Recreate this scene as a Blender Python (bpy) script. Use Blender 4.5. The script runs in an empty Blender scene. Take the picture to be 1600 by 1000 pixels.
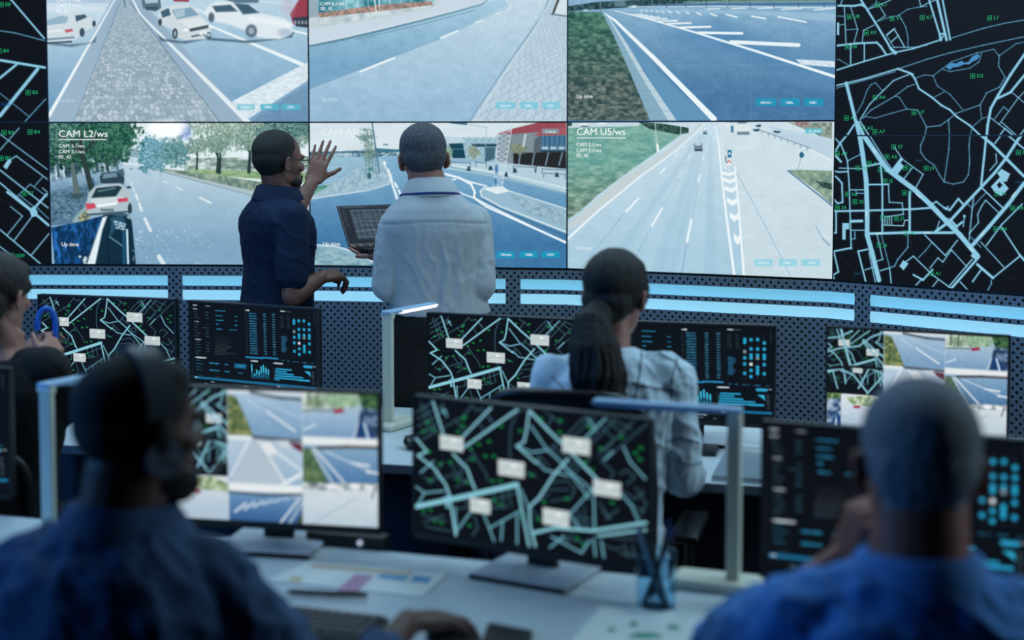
import bpy, bmesh, math, random
import numpy as np
from mathutils import Vector, Matrix, Euler
random.seed(7)
R = math.radians
SC = bpy.context.scene
COL = SC.collection
# ---------------------------------------------------------------- camera
F = 1600 * 50 / 36.0
HC = 1.72
PITCH = R(3.6)
Y0 = 212 + F*math.tan(PITCH)          # image row of the lens axis (vertical lens shift)
sp, cp = math.sin(PITCH), math.cos(PITCH)
cam_d = bpy.data.cameras.new('camera'); cam = bpy.data.objects.new('camera', cam_d); COL.objects.link(cam)
cam.location = (0, 0, HC); cam.rotation_euler = (math.pi/2 - PITCH, 0, 0)
cam_d.lens = 50; cam_d.sensor_width = 36; cam_d.shift_y = -(500-Y0)/1600; cam_d.clip_start = .05
cam_d.dof.use_dof = True; cam_d.dof.focus_distance = 5.75; cam_d.dof.aperture_fstop = 1.7
SC.camera = cam

def ray(px, py):
    cx = (px-800)/F; cy = (Y0-py)/F
    return Vector((cx, cp+cy*sp, -sp+cy*cp))
def P(px, py, Y):
    d = ray(px, py); t = Y/d.y
    return Vector((d.x*t, Y, HC+d.z*t))
def PZ(px, py, z):
    d = ray(px, py); t = (z-HC)/d.z
    return Vector((d.x*t, d.y*t, z))
def proj(X, Y, Z):
    z = Z-HC
    dep = Y*cp - z*sp; up = Y*sp + z*cp
    return 800+F*X/dep, Y0-F*up/dep

# ---------------------------------------------------------------- naming
def tag(o, label=None, cat=None, group=None, kind=None):
    if label: o['label'] = label
    if cat: o['category'] = cat
    if group: o['group'] = group
    if kind: o['kind'] = kind
    return o
def thing(name, label, cat, loc=(0, 0, 0), rz=0, group=None):
    o = bpy.data.objects.new(name, None); COL.objects.link(o)
    o.empty_display_size = .1
    o.location = loc; o.rotation_euler = (0, 0, rz)
    return tag(o, label, cat, group)
def kids(o): return [c for c in bpy.data.objects if c.parent == o]
def copy_tree(o, parent=None):
    c = o.copy(); COL.objects.link(c); c.parent = parent
    for ch in kids(o): copy_tree(ch, c)
    return c

# ---------------------------------------------------------------- materials
def lin(c):
    c = np.asarray(c, float)
    return np.where(c <= .04045, c/12.92, ((c+.055)/1.055)**2.4)
def rgb(*c): return tuple(lin(np.array(c)/255.))+(1,)
MATS = {}
def mat(name, col, rough=.5, metal=0, emit=None, es=1, spec=.5, noise=0, nscale=30, bump=0, bscale=200, trans=0, alpha=1, sheen=0, stretch=None, col2=None, coat=0):
    m = bpy.data.materials.new(name); m.use_nodes = True
    nt = m.node_tree; b = nt.nodes['Principled BSDF']
    c = rgb(*col)
    b.inputs['Base Color'].default_value = c
    b.inputs['Roughness'].default_value = rough; b.inputs['Metallic'].default_value = metal
    b.inputs['Specular IOR Level'].default_value = spec
    b.inputs['Transmission Weight'].default_value = trans; b.inputs['Alpha'].default_value = alpha
    b.inputs['Sheen Weight'].default_value = sheen; b.inputs['Coat Weight'].default_value = coat
    if emit is not None:
        b.inputs['Emission Color'].default_value = rgb(*emit); b.inputs['Emission Strength'].default_value = es
    tc = nt.nodes.new('ShaderNodeTexCoord')
    src = tc.outputs['Object']
    if stretch:
        mp = nt.nodes.new('ShaderNodeMapping'); mp.inputs['Scale'].default_value = stretch
        nt.links.new(src, mp.inputs['Vector']); src = mp.outputs['Vector']
    n = nt.nodes.new('ShaderNodeTexNoise'); n.inputs['Scale'].default_value = nscale; n.inputs['Detail'].default_value = 4
    nt.links.new(src, n.inputs['Vector'])
    mx = nt.nodes.new('ShaderNodeMix'); mx.data_type = 'RGBA'
    k = max(noise, .02)
    c2 = rgb(*col2) if col2 else tuple(min(1, x*(1+k*1.2)+.0005) for x in c[:3])+(1,)
    c1 = c if col2 else tuple(x*(1-k) for x in c[:3])+(1,)
    mx.inputs[6].default_value = c1; mx.inputs[7].default_value = c2
    rp = nt.nodes.new('ShaderNodeMapRange'); rp.inputs[1].default_value = .3; rp.inputs[2].default_value = .7
    nt.links.new(n.outputs['Fac'], rp.inputs[0]); nt.links.new(rp.outputs[0], mx.inputs[0])
    nt.links.new(mx.outputs[2], b.inputs['Base Color'])
    if bump:
        n2 = nt.nodes.new('ShaderNodeTexNoise'); n2.inputs['Scale'].default_value = bscale; n2.inputs['Detail'].default_value = 3
        nt.links.new(src, n2.inputs['Vector'])
        bp = nt.nodes.new('ShaderNodeBump'); bp.inputs['Strength'].default_value = bump; bp.inputs['Distance'].default_value = .01
        nt.links.new(n2.outputs['Fac'], bp.inputs['Height']); nt.links.new(bp.outputs['Normal'], b.inputs['Normal'])
    MATS[name] = m
    return m
def screen_mat():
    m = bpy.data.materials.new('lit_display'); m.use_nodes = True
    nt = m.node_tree; b = nt.nodes['Principled BSDF']
    b.inputs['Base Color'].default_value = (.004, .005, .007, 1); b.inputs['Roughness'].default_value = .45
    b.inputs['Specular IOR Level'].default_value = .08
    a = nt.nodes.new('ShaderNodeAttribute'); a.attribute_name = 'Col'
    nt.links.new(a.outputs['Color'], b.inputs['Emission Color']); b.inputs['Emission Strength'].default_value = 1.0
    m.cycles.emission_sampling = 'NONE' if False else 'AUTO'
    return m
M_SCREEN = screen_mat()
def perf_mat():
    m = bpy.data.materials.new('perforated_metal'); m.use_nodes = True
    nt = m.node_tree; b = nt.nodes['Principled BSDF']
    L = nt.links.new
    uv = nt.nodes.new('ShaderNodeUVMap'); uv.uv_map = 'UVMap'
    s = nt.nodes.new('ShaderNodeSeparateXYZ'); L(uv.outputs['UV'], s.inputs[0])
    def mth(op, a, bb=None, **k):
        n = nt.nodes.new('ShaderNodeMath'); n.operation = op
        for i, v in enumerate((a, bb)):
            if v is None: continue
            if isinstance(v, (int, float)): n.inputs[i].default_value = v
            else: L(v, n.inputs[i])
        return n.outputs[0]
    p = .0345
    def cell(v):
        f = mth('FRACT', mth('ADD', mth('DIVIDE', v, p), .5))
        return mth('ABSOLUTE', mth('SUBTRACT', f, .5))
    a = cell(mth('ADD', s.outputs[0], s.outputs[1])); c = cell(mth('SUBTRACT', s.outputs[0], s.outputs[1]))
    hole = mth('LESS_THAN', mth('MAXIMUM', a, c), .235)
    mx = nt.nodes.new('ShaderNodeMix'); mx.data_type = 'RGBA'
    mx.inputs[6].default_value = rgb(108, 124, 142); mx.inputs[7].default_value = rgb(8, 10, 16)
    L(hole, mx.inputs[0]); L(mx.outputs[2], b.inputs['Base Color'])
    rr = mth('ADD', mth('MULTIPLY', hole, .4), .45); L(rr, b.inputs['Roughness'])
    b.inputs['Metallic'].default_value = .25
    return m
M_PERF = perf_mat()

# ---------------------------------------------------------------- mesh helpers
def link_mesh(name, me, m, parent=None):
    o = bpy.data.objects.new(name, me); COL.objects.link(o)
    if m is not None: me.materials.append(m)
    if parent is not None: o.parent = parent
    return o
def smooth(me, ang=None):
    for p in me.polygons: p.use_smooth = True
    if ang:
        try: me.set_sharp_from_angle(angle=R(ang))
        except Exception: pass
class MB:
    """collects shapes into one mesh"""
    def __init__(self): self.bm = bmesh.new()
    def box(self, c, s, rot=None, bev=0, seg=2):
        t = bmesh.new(); bmesh.ops.create_cube(t, size=1)
        for v in t.verts: v.co = Vector((v.co.x*s[0], v.co.y*s[1], v.co.z*s[2]))
        if bev: bmesh.ops.bevel(t, geom=list(t.edges), offset=bev, segments=seg, profile=.5, affect='EDGES')
        M = Matrix.Translation(Vector(c)) @ (rot.to_matrix().to_4x4() if rot is not None else Matrix())
        bmesh.ops.transform(t, matrix=M, verts=t.verts); self._add(t); return self
    def _add(self, t):
        me = bpy.data.meshes.new('tmp'); t.to_mesh(me); t.free(); self.bm.from_mesh(me); bpy.data.meshes.remove(me)
    def hexa(self, c8):
        """8 corners: bottom 4 then top 4"""
        v = [self.bm.verts.new(p) for p in c8]
        for f in ((3, 2, 1, 0), (4, 5, 6, 7), (0, 1, 5, 4), (1, 2, 6, 5), (2, 3, 7, 6), (3, 0, 4, 7)):
            self.bm.faces.new([v[i] for i in f])
        return self
    def loft(self, rings, cap=True, closed=True):
        vs = [[self.bm.verts.new(p) for p in r] for r in rings]
        n = len(rings[0])
        for a, b in zip(vs[:-1], vs[1:]):
            for i in range(n if closed else n-1):
                j = (i+1) % n
                self.bm.faces.new((a[i], a[j], b[j], b[i]))
        if cap:
            self.bm.faces.new(list(reversed(vs[0]))); self.bm.faces.new(vs[-1])
        return self
    def tube(self, pts, r, n=12, cap=True):
        pts = [Vector(p) for p in pts]
        if not isinstance(r, (list, tuple)): r = [r]*len(pts)
        rings = []; up = None
        for i, p in enumerate(pts):
            t = (pts[min(i+1, len(pts)-1)]-pts[max(i-1, 0)]).normalized()
            if up is None:
                up = Vector((0, 0, 1)) if abs(t.z) < .9 else Vector((0, 1, 0))
            a = t.cross(up).normalized(); up = a.cross(t).normalized()
            rings.append([p+(a*math.cos(k*2*math.pi/n)+up*math.sin(k*2*math.pi/n))*r[i] for k in range(n)])
        return self.loft(rings, cap)
    def lathe(self, c, prof, n=32, cap=True):
        c = Vector(c)
        return self.loft([[c+Vector((r*math.cos(k*2*math.pi/n), r*math.sin(k*2*math.pi/n), z)) for k in range(n)] for r, z in prof], cap)
    def ell(self, c, r, rot=None, seg=24, rings=16):
        t = bmesh.new(); bmesh.ops.create_uvsphere(t, u_segments=seg, v_segments=rings, radius=1)
        M = Matrix.Translation(Vector(c)) @ (rot.to_4x4() if rot is not None else Matrix()) @ Matrix.Diagonal((*r, 1))
        bmesh.ops.transform(t, matrix=M, verts=t.verts); self._add(t); return self
    def build(self, name, m, parent=None, sm=None):
        me = bpy.data.meshes.new(name)
        bmesh.ops.recalc_face_normals(self.bm, faces=self.bm.faces)
        self.bm.to_mesh(me); self.bm.free()
        if sm: smooth(me, sm)
        return link_mesh(name, me, m, parent)

# ---------------------------------------------------------------- picture painter (values live on the display mesh)
def _h(ix, iy, s):
    n = (ix.astype(np.int64)*374761393 + iy.astype(np.int64)*668265263 + s*2147483647*0 + s*1274126177) & 0xffffffff
    n = ((n ^ (n >> 13))*1103515245) & 0xffffffff
    return ((n ^ (n >> 16)) & 0xffff)/65535.
def vnoise(x, y, s=0):
    ix = np.floor(x); iy = np.floor(y); fx = x-ix; fy = y-iy
    fx = fx*fx*(3-2*fx); fy = fy*fy*(3-2*fy)
    a = _h(ix, iy, s); b = _h(ix+1, iy, s); c = _h(ix, iy+1, s); d = _h(ix+1, iy+1, s)
    return (a*(1-fx)+b*fx)*(1-fy)+(c*(1-fx)+d*fx)*fy
def fbm(x, y, s=0, o=4):
    t = 0; a = .5; n = 0
    for k in range(o):
        t = t+a*vnoise(x*2**k, y*2**k, s+k); n += a; a *= .55
    return t/n
def worley(x, y, s=0):
    ix = np.floor(x); iy = np.floor(y)
    f1 = np.full(x.shape, 9.); f2 = np.full(x.shape, 9.); idv = np.zeros(x.shape)
    for dx in (-1, 0, 1):
        for dy in (-1, 0, 1):
            gx = ix+dx; gy = iy+dy
            qx = gx+.15+.7*_h(gx, gy, s); qy = gy+.15+.7*_h(gx, gy, s+9)
            d = np.hypot(x-qx, y-qy)
            m = d < f1
            f2 = np.where(m, f1, np.minimum(f2, d)); idv = np.where(m, _h(gx, gy, s+5), idv); f1 = np.where(m, d, f1)
    return f1, f2, idv
class Cv:
    def __init__(self, X, Y, tf=None, soft=.6):
        self.X0, self.Y0 = X, Y; self.C = np.zeros(X.shape+(3,)); self.soft = soft; self.tf(tf)
    def tf(self, tf):
        """tf = (x0, y0, k): the drawing uses crop units; photo = x0 + c/k"""
        if tf: self.X = (self.X0-tf[0])*tf[2]; self.Y = (self.Y0-tf[1])*tf[2]; self.s = self.soft*tf[2]
        else: self.X, self.Y, self.s = self.X0, self.Y0, self.soft
        return self
    def put(self, m, col, sl=None):
        col = np.asarray(col, float)/255.
        if sl is None: sl = (slice(None), slice(None))
        t = self.C[sl]; self.C[sl] = t+(col-t)*m[..., None]
        return self
    def fill(self, col): self.C[:] = np.array(col)/255.; return self
    def _sl(self, x0, y0, x1, y1):
        m = (self.X > x0) & (self.X < x1) & (self.Y > y0) & (self.Y < y1)
        r = np.where(m.any(1))[0]; c = np.where(m.any(0))[0]
        if len(r) == 0 or len(c) == 0: return None
        return (slice(r[0], r[-1]+1), slice(c[0], c[-1]+1))
    def sd(self, pts, sl):
        X = self.X[sl]; Y = self.Y[sl]
        d = np.full(X.shape, 1e9); ins = np.zeros(X.shape, bool); n = len(pts)
        for i in range(n):
            x0, y0 = pts[i]; x1, y1 = pts[(i+1) % n]
            ex, ey = x1-x0, y1-y0
            t = np.clip(((X-x0)*ex+(Y-y0)*ey)/max(ex*ex+ey*ey, 1e-9), 0, 1)
            d = np.minimum(d, np.hypot(X-x0-t*ex, Y-y0-t*ey))
            if y0 != y1:
                c = ((y0 > Y) != (y1 > Y)) & (X < (x1-x0)*(Y-y0)/(y1-y0)+x0)
                ins ^= c
        return np.where(ins, -d, d)
    def mask(self, pts, soft=None):
        s = soft or self.s
        sl = self._sl(min(p[0] for p in pts)-s*2, min(p[1] for p in pts)-s*2, max(p[0] for p in pts)+s*2, max(p[1] for p in pts)+s*2)
        if sl is None: return None, None
        return np.clip(.5-self.sd(pts, sl)/(2*s), 0, 1), sl
    def poly(self, pts, col, soft=None, a=1):
        m, sl = self.mask(pts, soft)
        if m is not None: self.put(m*a, col, sl)
        return self
    def texpoly(self, pts, fn, soft=None, a=1):
        """fn(X, Y) -> rgb array 0..255"""
        m, sl = self.mask(pts, soft)
        if m is None: return self
        col = fn(self.X[sl], self.Y[sl])/255.
        t = self.C[sl]; self.C[sl] = t+(col-t)*(m*a)[..., None]
        return self
    def line(self, pts, w, col, a=1, soft=None, w1=None):
        s = soft or self.s
        for i in range(len(pts)-1):
            (x0, y0), (x1, y1) = pts[i], pts[i+1]
            k = len(pts)-1
            wa = w if w1 is None else w+(w1-w)*i/k; wb = w if w1 is None else w+(w1-w)*(i+1)/k
            mw = max(wa, wb)+2*s
            sl = self._sl(min(x0, x1)-mw, min(y0, y1)-mw, max(x0, x1)+mw, max(y0, y1)+mw)
            if sl is None: continue
            X = self.X[sl]; Y = self.Y[sl]; ex, ey = x1-x0, y1-y0
            t = np.clip(((X-x0)*ex+(Y-y0)*ey)/max(ex*ex+ey*ey, 1e-9), 0, 1)
            d = np.hypot(X-x0-t*ex, Y-y0-t*ey)-(wa+(wb-wa)*t)/2
            self.put(np.clip(.5-d/(2*s), 0, 1)*a, col, sl)
        return self
    def ell(self, cx, cy, rx, ry, col, a=1, soft=None):
        s = soft or self.s
        sl = self._sl(cx-rx-2*s, cy-ry-2*s, cx+rx+2*s, cy+ry+2*s)
        if sl is None: return self
        X = self.X[sl]; Y = self.Y[sl]
        q = np.hypot((X-cx)/rx, (Y-cy)/ry); d = (q-1)*min(rx, ry)
        return self.put(np.clip(.5-d/(2*s), 0, 1)*a, col, sl)
    def rect(self, x0, y0, x1, y1, col, a=1, soft=None):
        return self.poly([(x0, y0), (x1, y0), (x1, y1), (x0, y1)], col, soft, a)
    def blob(self, cx, cy, rx, ry, cols, sc, seed=0, thr=.45, a=1, edge=.35):
        """ragged foliage patch"""
        sl = self._sl(cx-rx*1.3, cy-ry*1.3, cx+rx*1.3, cy+ry*1.3)
        if sl is None: return self
        X = self.X[sl]; Y = self.Y[sl]
        q = np.hypot((X-cx)/rx, (Y-cy)/ry)
        n = fbm(X/sc, Y/sc, seed, 4)
        m = np.clip(((1-q)*1.4+(n-.5)*2.2*1.0+edge-.2)*3, 0, 1)
        n2 = np.clip((fbm(X/sc*2.3, Y/sc*2.3, seed+20, 3)-.25)*2, 0, 1)
        c = np.array(cols[0])*(1-n2[..., None])+np.array(cols[1])*n2[..., None]
        t = self.C[sl]; self.C[sl] = t+(c/255.-t)*(m*a)[..., None]
        return self
    def grain(self, amp, sc=1.0, seed=3):
        n = (fbm(self.X/sc, self.Y/sc, seed, 2)-.5)*amp/255.*2
        self.C += n[..., None]; return self
    def out(self): return np.clip(self.C, 0, 1)

def grid_display(name, TL, TR, BR, BL, nu, nv, paint, parent=None, uvspace=False, m=None, gain=1.0):
    U, V = np.meshgrid(np.linspace(0, 1, nu), np.linspace(0, 1, nv))
    TL, TR, BR, BL = [np.array(p, float) for p in (TL, TR, BR, BL)]
    co = (TL*(1-U)[..., None]+TR*U[..., None])*(1-V)[..., None]+(BL*(1-U)[..., None]+BR*U[..., None])*V[..., None]
    if uvspace: img = paint(U, V)
    else:
        px, py = proj(co[..., 0], co[..., 1], co[..., 2]); img = paint(px, py)
    me = bpy.data.meshes.new(name)
    me.vertices.add(nu*nv); me.vertices.foreach_set('co', co.reshape(-1).astype(np.float32))
    i = np.arange(nu*nv).reshape(nv, nu)
    q = np.stack([i[:-1, :-1], i[1:, :-1], i[1:, 1:], i[:-1, 1:]], -1).reshape(-1)
    nf = (nu-1)*(nv-1)
    me.loops.add(nf*4); me.loops.foreach_set('vertex_index', q.astype(np.int32))
    me.polygons.add(nf); me.polygons.foreach_set('loop_start', np.arange(0, nf*4, 4, dtype=np.int32))
    try: me.polygons.foreach_set('loop_total', np.full(nf, 4, dtype=np.int32))
    except Exception: pass
    me.update(calc_edges=True)
    at = me.color_attributes.new('Col', 'FLOAT_COLOR', 'POINT')
    c4 = np.ones((nu*nv, 4), np.float32); c4[:, :3] = lin(img.reshape(-1, 3))*gain
    at.data.foreach_set('color', c4.reshape(-1))
    return link_mesh(name, me, m or M_SCREEN, parent)

FONT_MATS = {}
def text_part(name, s, TL, TR, BL, loc_uv, h, col, parent, wscale=1.0, strength=1.0, off=.0015, bold=0):
    """lettering laid on a plane. TL,TR,BL world corners; loc_uv in metres from TL (right, down) = baseline start; h = cap height in metres"""
    cu = bpy.data.curves.new(name, 'FONT'); cu.body = s; cu.size = h*1.42; cu.resolution_u = 3
    cu.offset = bold
    TL, TR, BL = Vector(TL), Vector(TR), Vector(BL)
    ux = (TR-TL).normalized(); uz = (TL-BL).normalized(); n = ux.cross(uz).normalized()
    o = bpy.data.objects.new(name, cu); COL.objects.link(o)
    bpy.context.view_layer.update()
    dg = bpy.context.evaluated_depsgraph_get()
    me = bpy.data.meshes.new_from_object(o.evaluated_get(dg))
    bpy.data.objects.remove(o); bpy.data.curves.remove(cu)
    p0 = TL+ux*loc_uv[0]-uz*loc_uv[1]+n*off
    M = Matrix.Translation(p0) @ Matrix((ux*wscale, uz, n)).transposed().to_4x4()
    me.transform(M)
    key = (tuple(col), strength)
    if key not in FONT_MATS:
        FONT_MATS[key] = mat('lit_lettering', (10, 10, 10), emit=col, es=strength)
    me.materials.clear()
    return link_mesh(name, me, FONT_MATS[key], parent)
# ================================================================ room shell
m_floor = mat('floor_carpet', (38, 44, 56), .85, noise=.25, nscale=60, bump=.3, bscale=400)
m_wallp = mat('dark_wall_paint', (34, 40, 52), .8, noise=.06)
m_ceil = mat('ceiling_tile', (58, 64, 76), .9, noise=.06)
m_black = mat('black_plastic', (14, 15, 18), .45, noise=.1)
m_bez = mat('bezel_black', (10, 11, 14), .35)
def slab(name, c, s, m, kind='structure'):
    o = MB().box((0, 0, 0), s).build(name, m); o.location = c
    o['kind'] = kind; return o
RX0, RX1, RY0, RY1, RH = -4.2, 4.2, -2.0, 7.6, 3.1
slab('floor', (0, (RY0+RY1)/2, -.05), (RX1-RX0, RY1-RY0, .1), m_floor)
slab('ceiling', (0, (RY0+RY1)/2, RH+.05), (RX1-RX0, RY1-RY0, .1), m_ceil)
slab('wall_left', (RX0-.05, (RY0+RY1)/2, RH/2), (.1, RY1-RY0+.2, RH+.2), m_wallp)
slab('wall_right', (RX1+.05, (RY0+RY1)/2, RH/2), (.1, RY1-RY0+.2, RH+.2), m_wallp)
slab('wall_back', (0, RY1+.05, RH/2), (RX1-RX0, .1, RH+.2), m_wallp)
slab('wall_front', (0, RY0-.05, RH/2), (RX1-RX0, .1, RH+.2), m_wallp)

# ================================================================ curved video wall
ZB, ZS, ZT = 1.104, 1.783, 2.462
N = [PZ(80, 413, ZB), PZ(485, 415, ZB), PZ(886, 420, ZB), PZ(1301.5, 437, ZB), PZ(1600, 460, ZB)]
N = [Vector((p.x, p.y)) for p in N]
d4 = (N[4]-N[3]).normalized(); N[4] = N[3]+d4*1.25
dl = (N[0]-N[1]).normalized(); Nl = N[0]+dl*1.22+Vector((0, -.06))
NODES = [Nl]+N
def seg_normal(a, b):
    t = (b-a).normalized(); return Vector((t.y, -t.x))     # toward the operators
def v3(p, z): return Vector((p.x, p.y, z))

W = (236, 244, 250)
def asphalt(cv, pts, c0, c1, yr, g=6, sc=3, seed=1, soft=None):
    """road surface: tone runs c0 -> c1 between yr, fine speckle"""
    def fn(X, Y):
        t = np.clip((Y-yr[0])/(yr[1]-yr[0]), 0, 1)[..., None]
        c = np.array(c0)*(1-t)+np.array(c1)*t
        return c+((vnoise(X/sc, Y/sc, seed)-.5)*g*2)[..., None]+((fbm(X/sc/14, Y/sc/9, seed+3, 3)-.5)*g*2.4)[..., None]
    cv.texpoly(pts, fn, soft)
def foliage(c0, c1, sc, seed=2, ysq=1.0):
    def fn(X, Y):
        n = np.clip((fbm(X/sc, Y/sc*ysq, seed, 5)-.28)*2.2, 0, 1)[..., None]
        return np.array(c0)*(1-n)+np.array(c1)*n
    return fn
def tree(cv, x, y0, y1, w, cols, crown, seed=0, sc=8, trunk=(40, 50, 55)):
    cv.line([(x, y1), (x+w*.3, (y0+y1)/2), (x, y0)], w, trunk, w1=w*.5)
    for k in range(4):
        a = (k-1.5)*crown*.3
        cv.line([(x, (y0*.6+y1*.4)), (x+a, y0-crown*.1)], w*.4, trunk, w1=w*.15)
    cv.blob(x, y0, crown, crown*.7, cols, sc, seed, a=.85, edge=.02)

def cam_a(px, py):        # junction with cobbled island and passing cars
    cv = Cv(px, py).fill((158, 190, 216)); cv.tf((0, 0, 3.2))
    asphalt(cv, [(200, -140), (1560, -140), (1560, 620), (200, 620)], (188, 212, 230), (122, 160, 196), (-20, 520), 6, 4)
    asphalt(cv, [(200, -130), (600, -130), (600, 0), (250, 620), (200, 620)], (196, 216, 232), (112, 152, 190), (60, 520), 5, 4)
    # buildings strip far away above
    cv.texpoly([(200, -140), (1560, -140), (1560, -40), (200, -30)], foliage((70, 90, 90), (190, 205, 205), 30, 4))
    cv.rect(200, 30, 520, 55, (214, 226, 236), .7, 8); cv.rect(235, 0, 600, 12, (150, 172, 196), .6, 6)
    # kerbs
    cv.poly([(590, -60), (650, -60), (1260, 620), (240, 640), (330, 420)], (150, 172, 196))
    cv.poly([(595, -60), (608, -60), (440, 420), (372, 625), (230, 625)], (154, 176, 200))
    def stones(X, Y):
        t = np.maximum(Y+140, 8.); v = 9400./t; u = (X-625)/t*27
        f1, f2, i = worley(u+.3*vnoise(u, v, 8), v*1.9, 4)
        e = np.clip((f2-f1)*4.5, 0, 1)[..., None]
        c = np.array((132, 148, 164))*(1-e)+(np.array((166, 182, 197))+(i-.5)[..., None]*np.array((48, 40, 36)))*e
        fade = np.clip((150-Y)/150, 0, 1)[..., None]
        return c*(1-fade*.6)+np.array((160, 180, 200))*fade*.6
    cv.texpoly([(604, 10), (648, 10), (1105, 612), (368, 612), (440, 420)], stones)
    cv.line([(604, 10), (440, 420), (370, 612)], 4, (112, 134, 160), .8)
    cv.line([(648, 10), (1102, 612)], 5, (104, 126, 152), .8)
    cv.line([(606, -60), (244, 580)], 5, W, w1=18)
    cv.line([(636, -60), (700, 70)], 5, W, w1=9); cv.line([(700, 70), (1240, 612)], 9, (224, 234, 242), w1=26)
    cv.line([(1040, 125), (1510, 322)], 9, W, .95, w1=20); cv.line([(1400, 138), (1560, 176)], 10, W, .9)
    cv.line([(940, 30), (1040, 70)], 8, W, .7); cv.line([(1180, -10), (1560, 40)], 8, (210, 224, 236), .7)
    cv.texpoly([(1158, 508), (1560, 300), (1560, 388), (1240, 596)], lambda X, Y: np.array((216, 228, 238))+((fbm(X/22, Y/9, 6, 4)-.5)*52)[..., None])
    asphalt(cv, [(1248, 612), (1560, 400), (1560, 620)], (120, 150, 184), (104, 138, 176), (400, 620), 8, 3)
    # cars
    def car(b, body, glass, dark=(46, 58, 76)):
        x0, y0, x1, y1 = b; w = x1-x0; h = y1-y0
        q = lambda pts: [(x0+a*w, y0+c*h) for a, c in pts]
        cv.poly(q([(0, .86), (.1, .97), (.45, 1.04), (.9, .98), (1.0, .8), (.98, .95), (.5, 1.1), (.05, 1.02)]), (70, 88, 112), 6)
        return q
    q = car((790, 22, 1056, 200), 0, 0)   # grey saloon seen from the front
    cv.poly(q([(.0, .3), (.06, .12), (.25, .02), (.55, -.02), (.72, .12), (.8, .3), (.98, .55), (1.0, .8), (.93, .97), (.5, 1.0), (.36, .92), (.3, .72), (.02, .55)]), (206, 214, 222))
    cv.poly(q([(.26, .16), (.62, .08), (.77, .3), (.36, .42)]), (128, 156, 182)); cv.poly(q([(.3, .18), (.5, .12), (.5, .32), (.36, .38)]), (168, 192, 210))
    cv.poly(q([(.05, .2), (.2, .1), (.24, .3), (.08, .38)]), (66, 88, 112))
    cv.poly(q([(.4, .46), (.8, .36), (.94, .58), (.62, .7)]), (220, 226, 230)); cv.line(q([(.62, .72), (.94, .62)]), 16, (70, 80, 96)); cv.line(q([(.64, .9), (.97, .8)]), 9, (88, 100, 116))
    cv.rect(*q([(.78, .76)])[0], *q([(.92, .86)])[0], (230, 238, 244)); cv.ell(*q([(.52, .72)])[0], 14, 7, (240, 246, 250)); cv.ell(*q([(.98, .62)])[0], 9, 7, (240, 246, 250))
    cv.ell(*q([(.32, .82)])[0], 14, 26, (52, 62, 80)); cv.ell(*q([(.32, .82)])[0], 7, 15, (150, 160, 172)); cv.ell(*q([(.04, .5)])[0], 9, 18, (52, 62, 80))
    q = car((232, 62, 480, 218), 0, 0)    # white coupe driving off left
    cv.poly(q([(-.1, .35), (.3, .05), (.55, -.02), (.8, .06), (1.0, .28), (1.0, .42), (.72, .66), (.6, .86), (.2, .98), (-.1, 1.0)]), (206, 216, 226))
    cv.poly(q([(-.1, .3), (.3, .1), (.45, .14), (.4, .34), (-.1, .44)]), (150, 176, 200)); cv.poly(q([(.58, .1), (.78, .06), (.82, .16), (.6, .3)]), (62, 84, 106))
    cv.line(q([(-.1, .88), (.55, .8)]), 10, (120, 138, 160)); cv.line(q([(-.1, .99), (.5, .94)]), 9, (58, 74, 98)); cv.poly(q([(.36, .56), (.52, .52), (.54, .6), (.4, .66)]), (196, 92, 108))
    cv.ell(*q([(.72, .64)])[0], 13, 22, (60, 72, 92)); cv.ell(*q([(.96, .36)])[0], 9, 16, (60, 72, 92)); cv.line(q([(0, .62), (.3, .58)]), 12, (228, 234, 240))
    q = car((1016, 8, 1470, 196), 0, 0)   # blurred white car
    cv.poly(q([(0, .3), (.05, .12), (.14, .0), (.36, .0), (.55, .12), (.62, .3), (.9, .45), (.98, .62), (.97, .86), (.84, 1.0), (.62, .96), (.5, .8), (.3, .62), (.08, .5)]), (222, 230, 238), 6)
    cv.poly(q([(.1, .12), (.3, .08), (.38, .26), (.14, .28)]), (66, 88, 112), 4); cv.poly(q([(.34, .04), (.5, .08), (.62, .3), (.44, .34)]), (60, 84, 112), 5)
    cv.line(q([(.52, .46), (.96, .62)]), 22, (240, 244, 248), .8, 10); cv.ell(*q([(.53, .78)])[0], 28, 32, (70, 84, 108), .9, 6); cv.ell(*q([(.53, .78)])[0], 16, 18, (170, 182, 196), .8, 5)
    cv.ell(*q([(.09, .42)])[0], 15, 24, (70, 84, 106), .9, 4); cv.ell(*q([(.9, .82)])[0], 34, 20, (150, 172, 198), .6, 8)
    cv.poly([(706, 0), (800, -12), (806, 40), (776, 58), (716, 42)], (84, 104, 126)); cv.poly([(722, -4), (790, -8), (790, 14), (728, 18)], (170, 190, 208)); cv.rect(730, 34, 790, 50, (60, 76, 98))
    cv.poly([(1450, 70), (1500, -10), (1560, -20), (1560, 140), (1466, 120)], (150, 52, 74), 5); cv.poly([(1462, 90), (1560, 80), (1560, 140), (1480, 132)], (48, 50, 72), 4)
    for k in range(5): cv.ell(1476+k*18, 112, 6, 10, (176, 184, 200), .7)
    cv.poly([(862, -20), (948, -20), (944, 10), (868, 8)], (158, 62, 84)); cv.ell(1440, 30, 34, 50, (196, 168, 190), .4, 16)
    cv.line([(612, -40), (626, 34)], 8, (110, 128, 150))
    cv.poly([(1100, -10), (1300, -10), (1290, 14), (1180, 16)], (90, 112, 136), 5)
    cv.ell(826, 618, 80, 18, (250, 252, 255), .8, 12)  # painted glare: light reflected on the screen, across the panel seam
    for x0, x1, a in ((1184, 1274, .55), (1302, 1394, .9), (1408, 1502, .9)): cv.rect(x0, 520, x1, 550, (84, 176, 204), a, 3)
    return cv.out()

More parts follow.
